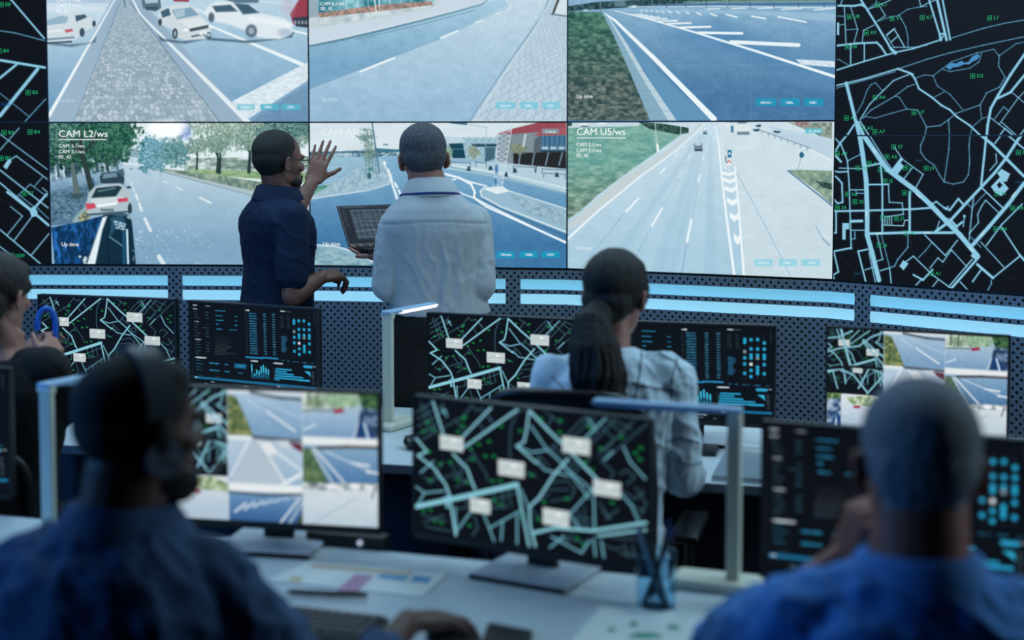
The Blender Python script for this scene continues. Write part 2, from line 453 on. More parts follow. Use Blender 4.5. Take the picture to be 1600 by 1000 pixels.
def cam_b(px, py):        # curving road beside block pavement
    cv = Cv(px, py).fill((176, 202, 224)); cv.tf((480, 0, 3.81))
    asphalt(cv, [(0, -150), (1560, -150), (1560, 730), (0, 730)], (196, 214, 230), (150, 182, 212), (0, 660), 7, 4, 2)
    cv.poly([(0, -150), (1100, -150), (1085, 0), (700, 110), (0, 280)], (200, 212, 226), 4)
    asphalt(cv, [(0, 290), (500, 165), (900, 70), (1080, 10), (1150, -20), (1200, 30), (780, 235), (10, 530)], (170, 202, 224), (118, 160, 196), (0, 400), 7, 4, 5)
    cv.poly([(0, 165), (60, 95), (760, 0), (820, 0), (700, 60), (400, 118), (60, 165)], (196, 206, 214), 3)
    cv.texpoly([(60, 70), (740, -20), (760, 36), (440, 100), (70, 160)], foliage((168, 182, 192), (212, 222, 228), 40, 4))
    cv.texpoly([(0, -140), (760, -140), (760, 10), (210, 80), (0, 100)], foliage((40, 110, 130), (150, 200, 214), 60, 9))
    for i in range(7): cv.line([(230+i*64, -80), (236+i*64, 60-i*8)], 5, (196, 216, 226), .8)
    cv.texpoly([(50, 80), (420, 30), (740, 6), (745, 30), (400, 70), (80, 105)], foliage((122, 108, 104), (206, 152, 142), 14, 5))
    cv.line([(400, -20), (410, 70)], 6, W); cv.line([(430, -30), (432, 60)], 5, W)
    cv.poly([(0, -20), (70, -40), (66, 100), (0, 110)], (150, 166, 184), 3)
    cv.line([(0, 278), (210, 236), (500, 168), (700, 118), (900, 66), (1040, 26), (1085, -10)], 15, (92, 128, 152), .95, w1=5)
    cv.line([(290, 236), (700, 140), (1000, 60)], 4, (84, 122, 150), .8); cv.line([(0, 268), (500, 154), (900, 52)], 5, (218, 228, 236), .8)
    cv.line([(10, 530), (780, 236), (1200, 40)], 3, (96, 136, 170), .8, w1=1)
    cv.line([(318, 426), (520, 344)], 11, W); cv.line([(796, 226), (896, 184)], 10, W); cv.line([(1006, 136), (1048, 120)], 8, W); cv.line([(1122, 84), (1146, 74)], 6, W); cv.line([(1196, 50), (1210, 44)], 5, W); cv.line([(1384, 0), (1386, 36)], 8, (230, 238, 244), .6)
    def pav(X, Y):
        t = np.maximum(Y+260, 20.); v = 9000./t; u = (X-1300)/t*17
        a = np.abs((u+.18*np.sin(v*6.28*1.0)) % 1-.5); b = np.abs((v*1.5+np.floor(u)*.5+.18*np.sin(u*6.28)) % 1-.5)
        e = np.clip((np.maximum(a, b)-.44)*22, 0, 1)[..., None]
        base = np.array((186, 204, 220))+((fbm(X/30, Y/30, 3)-.5)*20)[..., None]
        return base*(1-e*.75)+np.array((130, 158, 184))*e*.75
    cv.texpoly([(1440, -20), (1560, -20), (1560, 730), (970, 730), (1170, 410), (1330, 180)], pav)
    cv.line([(1440, -10), (1405, 80), (1330, 190), (1180, 400), (970, 716)], 9, (126, 158, 188), .9); cv.line([(1452, 0), (1345, 190), (1196, 404), (1000, 716)], 12, (200, 216, 230), .7)
    cv.poly([(1500, -40), (1560, -40), (1560, 100), (1452, 84)], (210, 224, 234)); cv.line([(1506, -30), (1462, 84)], 14, (70, 62, 66)); cv.line([(1455, 84), (1560, 98)], 10, (108, 128, 146))
    for x0, x1 in ((1122, 1236), (1268, 1374), (1402, 1504)): cv.rect(x0, 608, x1, 648, (120, 196, 220), .85, 3)
    return cv.out()

def cam_c(px, py):        # wide dark road with hatched markings
    cv = Cv(px, py).fill((110, 150, 190)); cv.tf((880, 0, 3.721))
    asphalt(cv, [(0, -150), (1600, -150), (1600, 710), (0, 710)], (136, 172, 204), (72, 112, 160), (40, 560), 8, 4, 2)
    cv.texpoly([(900, 120), (1600, 420), (1600, 520), (600, 220)], lambda X, Y: np.array((88, 132, 178))+((fbm(X/90, Y/40, 4)-.5)*30)[..., None], 60)
    cv.poly([(0, -150), (1600, -150), (1600, -60), (0, -20)], (206, 222, 234), 10)
    cv.texpoly([(0, 40), (140, 20), (200, 10), (520, -5), (900, -20), (900, 6), (360, 44), (30, 66)], foliage((20, 38, 50), (74, 100, 112), 16, 7))
    cv.texpoly([(900, -40), (1600, -70), (1600, 0), (1300, 8), (900, 14)], foliage((60, 86, 84), (120, 140, 130), 24, 7))
    cv.line([(700, 12), (1000, 6), (1600, 4)], 9, (104, 140, 124), .9); cv.line([(420, 40), (800, 26), (1600, 22)], 12, (70, 104, 150), .9, w1=22); cv.line([(380, 40), (900, 36), (1600, 46)], 6, (214, 228, 238), .9)
    for i in range(9): cv.line([(600+i*110+i*i*3, 14), (600+i*110+i*i*3, 42)], 4, (60, 80, 110))
    cv.poly([(280, 62), (520, 50), (1000, 62), (1600, 78), (1600, 128), (1100, 84), (640, 70)], (168, 198, 222), 6, .55)
    def grass(X, Y):
        n = np.clip((fbm(X/26, Y/13, 3, 5)-.3)*2.3, 0, 1)[..., None]
        t = np.clip((Y-100)/420, 0, 1)[..., None]
        lo = np.array((40, 78, 74))*(1-t)+np.array((46, 62, 66))*t; hi = np.array((92, 138, 118))*(1-t)+np.array((122, 126, 122))*t
        return lo*(1-n)+hi*n
    cv.texpoly([(0, 66), (226, 70), (300, 210), (380, 400), (505, 700), (0, 700)], grass)
    cv.poly([(226, 72), (260, 86), (350, 240), (430, 400), (540, 560), (660, 700), (505, 700), (380, 400), (290, 200)], (132, 166, 190), 3)
    cv.poly([(252, 86), (265, 92), (370, 250), (470, 420), (660, 700), (610, 700), (440, 420), (340, 240)], (186, 206, 220), 3)
    cv.poly([(262, 88), (300, 130), (520, 380), (860, 700), (660, 700), (480, 420)], (96, 142, 184), 3)
    for i in range(8): cv.line([(330+i*22, 246+i*56), (380+i*34, 240+i*58)], 2.5, (110, 140, 164), .7)
    cv.line([(240, 78), (300, 118), (520, 330), (876, 692)], 5, W, w1=34)
    cv.line([(300, 62), (500, 112), (780, 192), (1130, 300), (1580, 446)], 4, W, w1=17)
    # hatch bars
    for a, b, w in (((976, 244), (1368, 262), 22), ((784, 190), (1040, 194), 15), ((676, 160), (856, 156), 12), ((604, 138), (742, 134), 10), ((544, 124), (662, 120), 9), ((500, 112), (604, 108), 8), ((468, 103), (560, 99), 7), ((440, 96), (520, 93), 6), ((415, 90), (490, 87), 5), ((390, 84), (460, 81), 5)):
        cv.line([a, b], w, (232, 240, 246))
    cv.texpoly([(1352, 344), (1580, 356), (1580, 392), (1384, 376)], lambda X, Y: np.array((208, 222, 234))+((vnoise(X/5, Y/5, 2)-.5)*50)[..., None])
    for i, (a, b) in enumerate((((1250, 98), (1412, 128)), ((1096, 94), (1174, 108)), ((948, 84), (1010, 100)), ((858, 80), (892, 93)), ((776, 74), (802, 86)), ((714, 70), (732, 80)), ((660, 68), (676, 77)), ((614, 66), (628, 75)), ((574, 65), (586, 73)), ((540, 63), (552, 71)), ((508, 62), (518, 69)), ((480, 61), (490, 67)), ((452, 60), (462, 66)))):
        cv.line([a, b], max(4, 9-i*.4), (232, 240, 246))
    for a, b in (((1130, 50), (1218, 46)), ((1270, 54), (1390, 48)), ((1460, 58), (1580, 48)), ((980, 50), (1060, 48)), ((840, 52), (910, 50))): cv.line([a, b], 6, (224, 236, 244))
    for x in (215, 515, 950): cv.line([(x, -60), (x+3, 40)], 4, (150, 172, 190), .8)
    cv.line([(212, 20), (222, 100)], 4, (80, 110, 130)); cv.ell(48, 94, 24, 14, (34, 70, 66), 1, 4); cv.ell(410, 38, 18, 6, (220, 232, 240)); cv.ell(130, 60, 14, 5, (200, 216, 228))
    cv.poly([(300, 8), (360, 0), (362, 36), (300, 40)], (110, 130, 150), 4, .8)
    for x0, x1 in ((1120, 1238), (1262, 1376), (1400, 1514)): cv.rect(x0, 572, x1, 616, (34, 142, 184), .95, 3)
    cv.line([(20, 384), (1570, 372)], 1.5, (150, 190, 220), .35); cv.line([(1092, 120), (1092, 700)], 1.5, (150, 190, 220), .3)
    return cv.out()

def cam_d(px, py):        # tree lined street with parked cars
    cv = Cv(px, py).fill((225, 236, 242)); cv.tf((0, 180, 3.124))
    cv.texpoly([(230, 30), (1530, 30), (1530, 260), (230, 260)], lambda X, Y: np.array((226, 237, 243))+((fbm(X/60, Y/60, 3)-.5)*14)[..., None])
    cv.ell(820, 66, 88, 44, (255, 255, 255), 1, 16)  # painted screen glare, lower half of the spot at the seam
    # far park
    cv.texpoly([(900, 210), (1520, 200), (1520, 300), (900, 270)], foliage((110, 130, 124), (216, 228, 230), 30, 7, 2))
    cv.texpoly([(940, 262), (1520, 285), (1520, 330), (1100, 300), (900, 272)], foliage((118, 150, 116), (168, 186, 140), 20, 9, 2))
    cv.poly([(240, 290), (600, 235), (720, 250), (1000, 310), (1530, 460), (1530, 740), (240, 740)], (140, 172, 200))
    asphalt(cv, [(600, 245), (690, 248), (1000, 320), (1530, 470), (1530, 740), (640, 740), (620, 400)], (188, 208, 224), (128, 162, 194), (250, 640), 5, 4, 8)
    # hedge/wall on the far side
    cv.texpoly([(690, 246), (1000, 285), (1270, 325), (1520, 360), (1520, 420), (1230, 372), (960, 312), (760, 268)], foliage((92, 112, 108), (160, 176, 160), 16, 6, .7))
    for i in range(46): cv.line([(900+i*14, 290+i*2.0), (903+i*14, 306+i*3.0)], 3, (70, 84, 92), .55)
    cv.line([(720, 256), (960, 316), (1230, 380), (1520, 452)], 14, (176, 190, 200), .9, w1=26); cv.line([(740, 262), (1230, 392), (1520, 470)], 3, (96, 120, 146), .8)
    # trees right
    for x, y0, y1, w, cr, s in ((1070, 130, 280, 16, 110, 1), (1060, 150, 278, 12, 60, 2), (1215, 110, 276, 18, 120, 3), (1330, 110, 290, 16, 110, 4), (1440, 90, 300, 20, 120, 5), (960, 150, 262, 10, 80, 6), (860, 160, 250, 8, 60, 7), (790, 170, 248, 6, 50, 8)):
        tree(cv, x, y0, y1, w, ((66, 94, 92), (176, 198, 184)), cr, s, 11)
    for i in range(26):
        x = 940+i*23; cv.line([(x, 60+(i*37) % 50), (x+((i*53) % 60-30), 20)], 4, (48, 62, 66), .8)
    cv.blob(1180, 62, 380, 52, ((84, 112, 100), (196, 212, 200)), 13, 12, a=.75, edge=0)
    cv.blob(1400, 70, 180, 66, ((34, 62, 70), (120, 160, 158)), 18, 14, a=.85, edge=.15)
    cv.blob(740, 190, 84, 84, ((66, 118, 142), (146, 190, 206)), 14, 15, a=1)
    cv.blob(850, 180, 76, 70, ((52, 96, 110), (130, 172, 176)), 14, 16, a=.9)
    cv.poly([(612, 165), (668, 165), (672, 240), (600, 240)], (196, 214, 226), 6); cv.rect(612, 170, 672, 205, (118, 150, 172), .8, 5)
    cv.line([(590, 238), (700, 244)], 8, (226, 236, 242), .9)
    # shops and pavement at the left
    cv.texpoly([(235, 190), (600, 160), (600, 262), (235, 330)], foliage((38, 60, 84), (176, 204, 222), 26, 18, .5))
    for x in (262, 300, 345, 395, 452, 500, 548): cv.line([(x, 200), (x+14, 312-(x-250)*.12)], 7, (214, 228, 236), .8); cv.line([(x+18, 220), (x+26, 300-(x-250)*.12)], 9, (30, 44, 62), .8)
    asphalt(cv, [(235, 330), (400, 290), (610, 260), (600, 420), (420, 500), (360, 530), (235, 540)], (142, 172, 200), (84, 112, 148), (280, 520), 12, 5, 3)
    cv.texpoly([(240, 380), (470, 330), (440, 420), (360, 500), (240, 530)], foliage((54, 78, 108), (112, 142, 170), 12, 6, 2), 16)
    cv.poly([(362, 500), (440, 420), (470, 445), (410, 520), (350, 530)], (150, 170, 180), 5)
    cv.texpoly([(380, 500), (432, 450), (440, 500), (400, 530)], foliage((80, 90, 80), (180, 170, 130), 8, 6))
    cv.blob(380, 120, 250, 128, ((8, 34, 34), (66, 112, 92)), 20, 21, edge=.5); cv.blob(540, 100, 120, 120, ((14, 48, 46), (80, 132, 110)), 17, 22, edge=.3)
    cv.blob(300, 90, 110, 90, ((10, 44, 44), (120, 164, 160)), 18, 23, a=.8)
    cv.line([(446, 360), (424, 270), (398, 190), (390, 100)], 28, (42, 50, 54), w1=18); cv.line([(398, 190), (350, 130)], 14, (40, 48, 50)); cv.line([(404, 190), (470, 110)], 12, (40, 48, 50))
    cv.line([(378, 384), (352, 240)], 34, (92, 104, 110), w1=16); cv.poly([(350, 384), (408, 380), (404, 404), (356, 408)], (60, 76, 90), 3)
    cv.line([(530, 280), (520, 190)], 8, (40, 56, 60)); cv.line([(560, 262), (556, 190)], 5, (40, 56, 60)); cv.line([(452, 308), (460, 345)], 6, (40, 70, 120))
    # parked cars
    cv.poly([(486, 300), (500, 282), (560, 274), (596, 284), (608, 310), (600, 345), (490, 332)], (44, 58, 78), 3); cv.poly([(505, 286), (566, 280), (575, 300), (500, 310)], (110, 134, 156)); cv.poly([(566, 270), (600, 262), (608, 290), (600, 300)], (70, 90, 112), 3)
    cv.poly([(418, 440), (432, 380), (462, 348), (520, 334), (590, 332), (616, 352), (640, 400), (648, 450), (636, 478), (430, 492)], (176, 190, 202), 3)
    cv.poly([(446, 404), (470, 356), (578, 344), (596, 352), (566, 396)], (30, 48, 62), 3); cv.line([(480, 372), (560, 356)], 8, (100, 130, 140), .8)
    cv.poly([(438, 410), (600, 398), (606, 420), (560, 436), (470, 446)], (206, 216, 222), 4)
    cv.poly([(418, 432), (462, 430), (468, 452), (424, 462)], (206, 66, 92), 3); cv.poly([(574, 408), (622, 402), (626, 420), (578, 426)], (206, 62, 88), 3)
    cv.poly([(474, 438), (570, 424), (572, 436), (476, 450)], (240, 246, 250)); cv.line([(426, 486), (640, 470)], 10, (70, 84, 100)); cv.rect(490, 456, 556, 470, (110, 124, 138))
    cv.ell(628, 352, 12, 6, (40, 60, 84)); cv.ell(634, 455, 10, 26, (40, 52, 68))
    # dark car in front
    cv.texpoly([(250, 548), (400, 518), (505, 490), (478, 560), (430, 690), (395, 740), (268, 740)], lambda X, Y: np.array((10, 40, 84))+(np.clip((fbm(X/16, Y/34, 5, 4)-.45)*3, 0, 1))[..., None]*np.array((30, 66, 110)))
    cv.poly([(505, 486), (600, 478), (640, 496), (648, 560), (664, 740), (395, 740), (430, 690), (478, 560)], (14, 34, 58), 3)
    cv.poly([(500, 500), (524, 492), (500, 560), (462, 740), (420, 740), (470, 590)], (226, 238, 246), 4)
    cv.poly([(540, 500), (600, 488), (618, 540), (560, 560), (532, 600)], (34, 74, 104), 4); cv.line([(530, 590), (600, 640)], 6, (120, 160, 186), .8); cv.line([(532, 740), (528, 600), (540, 520)], 5, (8, 18, 34)); cv.line([(620, 560), (626, 740)], 10, (190, 220, 236)); cv.line([(604, 560), (608, 740)], 16, (24, 70, 110))
    for k in range(14): cv.ell(560+(k*37) % 50, 520+(k*23) % 40, 7, 5, (190, 214, 230), .8)
    for k in range(10): cv.ell(390+(k*29) % 60, 690+(k*13) % 34, 8, 6, (214, 230, 240), .8)
    cv.ell(640, 496, 22, 12, (150, 176, 198), .9, 3); cv.ell(590, 486, 40, 6, (60, 90, 120), .9)
    # lane marks
    for a, b, w in (((976, 402), (1028, 428), 10), ((860, 350), (890, 364), 7), ((800, 322), (816, 330), 5), ((664, 388), (672, 412), 12), ((680, 432), (690, 464), 14), ((708, 506), (734, 562), 16), ((776, 690), (798, 726), 22), ((650, 355), (656, 372), 8), ((641, 330), (645, 344), 6), ((1496, 640), (1530, 660), 12)):
        cv.line([a, b], w, (224, 234, 240), .9)
    rr = random.Random(3)
    for k in range(46):
        x = 650+rr.random()**2*420; y = 560+rr.random()*165; cv.ell(x, y, 2+rr.random()*4, 2+rr.random()*3, (206, 220, 230), .6)
    for k in range(24): cv.ell(250+rr.random()*180, 400+rr.random()*110, 3, 2, (170, 190, 208), .7)
    cv.ell(905, 80, 24, 30, (60, 90, 220), .5, 16); cv.ell(820, 62, 84, 44, (255, 255, 255), 1, 14)  # screen glare painted over the picture, white spot and blue fringe
    return cv.out()

def cam_e(px, py):        # junction with steel mast, red roofed hall
    cv = Cv(px, py).fill((212, 226, 236)); cv.tf((480, 180, 3.571))
    cv.texpoly([(0, 30), (1460, 30), (1460, 240), (0, 240)], lambda X, Y: np.array((214, 226, 234))+((fbm(X/140, Y/40, 3)-.5)*18)[..., None])
    asphalt(cv, [(0, 225), (1460, 235), (1460, 870), (0, 870)], (130, 172, 206), (62, 112, 164), (260, 720), 6, 4, 2)
    asphalt(cv, [(0, 230), (430, 240), (380, 300), (200, 380), (0, 500)], (152, 186, 210), (120, 160, 194), (230, 460), 6, 4, 3)
    for k in range(7): cv.line([(30, 300+k*22), (230-k*14, 285+k*17)], 4, (206, 222, 234), .6)
    cv.texpoly([(20, 400), (150, 385), (250, 330), (20, 455)], foliage((60, 120, 110), (130, 180, 160), 16, 4), 5)
    cv.poly([(300, 285), (420, 262), (470, 330), (455, 385), (340, 420), (20, 470), (20, 455), (200, 350)], (158, 186, 206), 4)
    cv.texpoly([(270, 300), (420, 270), (450, 350), (330, 410), (60, 450)], foliage((138, 168, 190), (176, 198, 214), 14, 5), 8)
    cv.line([(20, 466), (340, 420), (455, 385), (472, 330)], 6, (206, 222, 232), .9)
    # background buildings, cars
    cv.texpoly([(0, 205), (560, 190), (560, 226), (0, 236)], foliage((30, 62, 88), (196, 216, 230), 12, 9, 2)); cv.line([(0, 212), (260, 206), (520, 200)], 10, (44, 84, 122), .8)
    cv.poly([(380, 184), (520, 192), (520, 206), (380, 202)], (58, 110, 140)); cv.rect(150, 210, 250, 232, (180, 200, 216), .8, 4)
    cv.poly([(768, 124), (1060, 124), (1060, 260), (768, 250)], (150, 180, 200), 3)
    for k in range(22):
        for j in range(8):
            x = 782+k*13+(j % 2)*6; y = 130+j*15
            cv.poly([(x, y), (x+6, y-5), (x+12, y), (x+6, y+5)], ((190, 212, 226) if (k+j) % 3 else (120, 160, 186)), 1.5, .85)
    cv.poly([(768, 124), (860, 120), (880, 150), (790, 180)], (196, 214, 226), 4, .8)
    cv.poly([(790, 158), (868, 156), (884, 240), (812, 240)], (20, 58, 82)); cv.line([(800, 190), (872, 188)], 4, (90, 140, 160)); cv.rect(920, 160, 1060, 176, (34, 62, 84)); cv.blob(930, 205, 34, 36, ((90, 110, 106), (176, 184, 160)), 9, 4); cv.blob(790, 200, 20, 30, ((90, 130, 120), (170, 190, 170)), 9, 5)
    cv.poly([(1060, 110), (1180, 84), (1445, 60), (1445, 300), (1060, 270)], (126, 136, 150), 3)
    cv.poly([(1060, 104), (1150, 74), (1300, 38), (1445, 34), (1445, 80), (1150, 106)], (150, 66, 82), 3); cv.poly([(1262, 116), (1330, 74), (1445, 68), (1445, 110)], (164, 78, 92), 3)
    cv.poly([(1285, 116), (1445, 112), (1445, 196), (1275, 210)], (70, 110, 150), 2)
    for k in range(6): cv.line([(1300+k*27, 114), (1296+k*27, 200)], 3, (30, 44, 66))
    for k in range(3): cv.rect(1310+k*46, 176, 1344+k*46, 190, (206, 222, 232), .8)
    cv.rect(1276, 198, 1445, 208, (40, 50, 66)); cv.poly([(1150, 210), (1445, 206), (1445, 300), (1150, 276)], (34, 26, 34), 3)
    for k in range(4): cv.line([(1180+k*75, 278), (1190+k*78, 210)], 8, (120, 146, 170), .9)
    cv.poly([(1270, 130), (1310, 120), (1300, 208), (1262, 208)], (86, 92, 108), 2); cv.blob(1180, 185, 50, 30, ((86, 100, 100), (160, 160, 130)), 9, 6); cv.line([(1218, 110), (1206, 172)], 12, (210, 222, 232), .8)
    # pavement, kerb stones, fences on the right
    cv.poly([(770, 262), (1060, 262), (1445, 300), (1445, 440), (1060, 345), (780, 300)], (178, 202, 218), 4)
    cv.line([(780, 286), (1060, 338), (1445, 436)], 5, (120, 156, 184)); cv.line([(780, 276), (1080, 322), (1445, 408)], 6, (222, 234, 240))
    for x, y in ((900, 296), (1022, 292), (1108, 328), (1158, 306), (1392, 330)): cv.poly([(x-12, y+14), (x-4, y-10), (x+6, y-10), (x+14, y+16)], (34, 62, 88), 2)
    for x, y, w in ((800, 262, 110), (940, 262, 60), (1150, 285, 120), (1310, 300, 140), (1320, 324, 120)): cv.line([(x, y), (x+w, y+6)], 3, (44, 66, 92)); cv.line([(x, y), (x, y+24)], 3, (44, 66, 92)); cv.line([(x+w, y+6), (x+w, y+30)], 3, (44, 66, 92))
    cv.line([(1284, 250), (1274, 320)], 5, (30, 44, 62)); cv.poly([(988, 180), (1050, 180), (1046, 244), (990, 262)], (44, 70, 96), 2, .8); cv.line([(1000, 70), (990, 270)], 3, (150, 176, 196))
    # road lines
    cv.line([(420, 258), (450, 310), (480, 400), (520, 520)], 5, (226, 236, 242), w1=16); cv.line([(455, 300), (478, 372)], 6, (226, 236, 242))
    for a, b in (((490, 380), (502, 402)), ((510, 420), (524, 446)), ((538, 474), (554, 500)), ((432, 262), (436, 272))): cv.line([a, b], 12, (232, 240, 246))
    cv.poly([(560, 250), (700, 262), (640, 300), (600, 320)], (110, 154, 192), 5, .6)
    cv.line([(770, 328), (850, 350), (915, 385), (935, 430), (930, 460), (1000, 510), (1440, 708)], 12, W); cv.line([(800, 410), (870, 440), (930, 462), (1440, 712)], 7, W); cv.line([(850, 352), (920, 375), (1000, 395)], 8, W); cv.line([(795, 360), (830, 358)], 8, W)
    cv.poly([(985, 400), (1120, 420), (1445, 520), (1445, 660), (1200, 560), (1010, 470), (965, 430)], (150, 182, 206), 3)
    cv.texpoly([(1130, 440), (1445, 540), (1445, 620), (1240, 545)], foliage((120, 150, 176), (166, 190, 208), 18, 6), 10)
    cv.line([(990, 402), (966, 425), (975, 452), (1080, 510), (1445, 652)], 9, (212, 226, 234)); cv.line([(975, 470), (1100, 535), (1445, 676)], 5, (60, 96, 134)); cv.line([(1120, 420), (1445, 522)], 6, (206, 222, 232))
    cv.poly([(1000, 402), (1090, 396), (1130, 424), (1060, 440), (990, 415)], (224, 234, 238), 2)
    # mast
    for sx in (0, 1):
        cv.line([(1040+sx*48, 404), (1072+sx*76, 30)], 4, (206, 222, 234))
    for k in range(13):
        t0 = k/13; t1 = (k+1)/13
        a = lambda t, s: (1040+s*48+(32+28*s)*t, 404-374*t)
        cv.line([a(t0, 0), a(t1, 1)], 3, (198, 216, 230)); cv.line([a(t0, 1), a(t1, 0)], 3, (198, 216, 230)); cv.line([a(t1, 0), a(t1, 1)], 2.5, (206, 222, 234))
    cv.ell(1056, 300, 9, 26, (40, 92, 150), .8, 4); cv.ell(1050, 370, 8, 18, (40, 92, 150), .8, 4)
    # pole, sapling
    cv.line([(362, 40), (402, 320)], 7, (60, 104, 134)); cv.poly([(790, 38), (895, 40), (890, 56), (800, 46)], (70, 108, 140)); cv.line([(900, 50), (1010, 72)], 3, (150, 170, 184)); cv.rect(424, 160, 452, 168, (90, 130, 150))
    for x in (316, 336, 356, 372): cv.line([(x, 90), (x+14, 330)], 4, (74, 104, 124), .8)
    cv.blob(326, 115, 52, 48, ((46, 76, 82), (150, 176, 176)), 9, 8, a=.85, edge=.05); cv.blob(350, 210, 44, 66, ((60, 88, 90), (160, 180, 170)), 8, 9, a=.75, edge=0)
    cv.ell(346, 338, 12, 18, (50, 96, 110)); cv.ell(352, 300, 16, 10, (60, 120, 120), .8)
    # near kerb
    cv.poly([(20, 725), (150, 730), (280, 765), (390, 830), (20, 830)], (140, 176, 200), 3); cv.texpoly([(20, 740), (140, 745), (330, 812), (360, 840), (20, 840)], foliage((112, 150, 170), (160, 190, 204), 26, 3, 2), 6); cv.line([(20, 722), (150, 730), (280, 765), (392, 832)], 9, (206, 222, 232))
    for x0, x1 in ((1058, 1158), (1184, 1284), (1308, 1410)): cv.rect(x0, 760, x1, 796, (24, 146, 190), .95, 3)
    cv.rect(1310, 76, 1404, 102, (120, 160, 176), .8, 3)
    return cv.out()

def cam_f(px, py):        # motorway from above
    cv = Cv(px, py).fill((190, 212, 228)); cv.tf((880, 180, 3.572))
    asphalt(cv, [(0, 20), (1520, 20), (1520, 930), (0, 930)], (200, 218, 232), (170, 200, 222), (60, 800), 5, 5, 2)
    for k, (xa, xb, ww) in enumerate(((760, 240, 60), (775, 520, 70), (795, 600, 60), (820, 820, 70))):
        cv.line([(xa, 120), (xb, 880)], 14, (150, 184, 210), .35, 14, w1=ww)
    asphalt(cv, [(860, 40), (1510, 40), (1500, 930), (1010, 930), (950, 300)], (208, 222, 232), (200, 216, 228), (60, 800), 5, 5, 6)
    def grass(X, Y):
        n = np.clip((fbm(X/40, Y/16, 3, 5)-.3)*2.3, 0, 1)[..., None]
        t = np.clip((Y-260)/260, 0, 1)[..., None]
        return (np.array((94, 148, 142))*(1-t)+np.array((92, 112, 104))*t)*(1-n)+(np.array((138, 178, 168))*(1-t)+np.array((160, 182, 166))*t)*n
    cv.texpoly([(0, 60), (420, 50), (700, 80), (530, 200), (330, 340), (200, 440), (100, 530), (0, 600)], grass)
    cv.texpoly([(0, 30), (440, 36), (420, 60), (200, 66), (0, 72)], lambda X, Y: np.array((196, 212, 224))+0*X[..., None])
    cv.poly([(750, 50), (720, 90), (560, 210), (330, 350), (210, 450), (90, 560), (20, 610), (20, 640), (110, 600), (330, 420), (560, 240), (780, 52)], (196, 206, 212), 5)
    cv.line([(790, 48), (640, 190), (420, 350), (200, 530), (20, 694)], 4, W, w1=13)
    cv.texpoly([(415, 36), (470, 40), (560, 48), (700, 70), (700, 100), (640, 108), (480, 76)], foliage((24, 44, 50), (70, 96, 90), 14, 4)); cv.texpoly([(20, 36), (50, 36), (48, 60), (20, 62)], foliage((24, 44, 50), (70, 96, 90), 14, 4))
    cv.ell(115, 56, 30, 11, (228, 236, 242)); cv.ell(216, 44, 24, 8, (236, 242, 246)); cv.ell(120, 62, 26, 5, (110, 120, 150))
    for x, y0, y1 in ((512, 34, 205), (656, 40, 108)): cv.line([(x, y0), (x+14 if x < 600 else x, y1)], 4, (206, 218, 228))
    cv.poly([(518, 160), (532, 158), (536, 205), (522, 206)], (234, 240, 246))
    for x in (1204, 1284, 1366): cv.line([(x, 36), (x-(12 if x < 1300 else 4), 140 if x != 1204 else 90)], 3, (196, 208, 222))
    # lane dashes
    for a, b, w in (((350, 540), (420, 464), 10), ((494, 618), (552, 520), 11), ((690, 710), (716, 580), 12), ((540, 326), (570, 294), 6), ((642, 348), (662, 314), 7), ((756, 374), (762, 332), 8), ((624, 230), (640, 212), 5), ((700, 240), (708, 222), 5), ((780, 250), (784, 230), 5), ((674, 176), (684, 168), 4), ((796, 186), (800, 172), 4)): cv.line([a, b], w, W)
    cv.line([(345, 542), (100, 850)], 2.5, (110, 150, 184), .8); cv.line([(490, 622), (400, 800)], 2.5, (110, 150, 184), .7); cv.line([(688, 712), (662, 880)], 3.5, (90, 132, 168), .8); cv.line([(756, 376), (718, 580)], 2, (120, 158, 190), .7); cv.line([(662, 316), (560, 520)], 2, (130, 166, 196), .6); cv.line([(640, 350), (700, 250)], 2, (130, 166, 196), .5)
    cv.line([(960, 310), (1050, 470), (1160, 680), (1270, 905)], 3, (130, 164, 194), .9)
    # median
    cv.line([(850, 60), (866, 150), (880, 300), (910, 560), (955, 892)], 5, W, w1=15); cv.line([(960, 290), (966, 380), (980, 500), (990, 660), (1008, 892)], 8, W, w1=13)
    for i, y in enumerate((682, 560, 476, 408, 360, 322)):
        k = (y-200)/480; xl = 880+(y-300)*.19; xr = 962+(y-300)*.085; xm = (xl+xr)/2; h = 34*k+10
        cv.poly([(xl, y-h*.6), (xm, y), (xr, y-h*.6), (xr, y-h*.6+h*.9), (xm, y+h), (xl, y-h*.6+h*.9)], (238, 244, 248))
    for k in range(14): cv.line([(858+k*2.4, 120+k*13), (888+k*3.2, 124+k*14)], 4, W, .9)
    cv.poly([(905, 140), (895, 180), (910, 290), (940, 285), (925, 230), (915, 180)], (206, 214, 222), 3)
    cv.poly([(918, 194), (940, 194), (938, 236), (918, 236)], (30, 110, 150)); cv.ell(928, 214, 6, 7, (220, 236, 244)); cv.poly([(914, 244), (936, 244), (936, 280), (914, 280)], (232, 236, 244)); cv.poly([(916, 262), (926, 248), (936, 262), (936, 270), (926, 256), (916, 270)], (200, 60, 80)); cv.line([(905, 232), (912, 262)], 5, (40, 70, 100))
    # traffic
    cv.poly([(732, 160), (772, 156), (778, 196), (732, 198)], (64, 76, 96)); cv.rect(736, 156, 768, 172, (190, 206, 222)); cv.rect(734, 180, 774, 186, (150, 176, 200)); cv.line([(736, 199), (776, 198)], 4, (34, 44, 62))
    cv.rect(782, 76, 802, 108, (150, 172, 192)); cv.rect(780, 96, 804, 106, (60, 96, 124)); cv.rect(784, 70, 800, 84, (226, 236, 242))
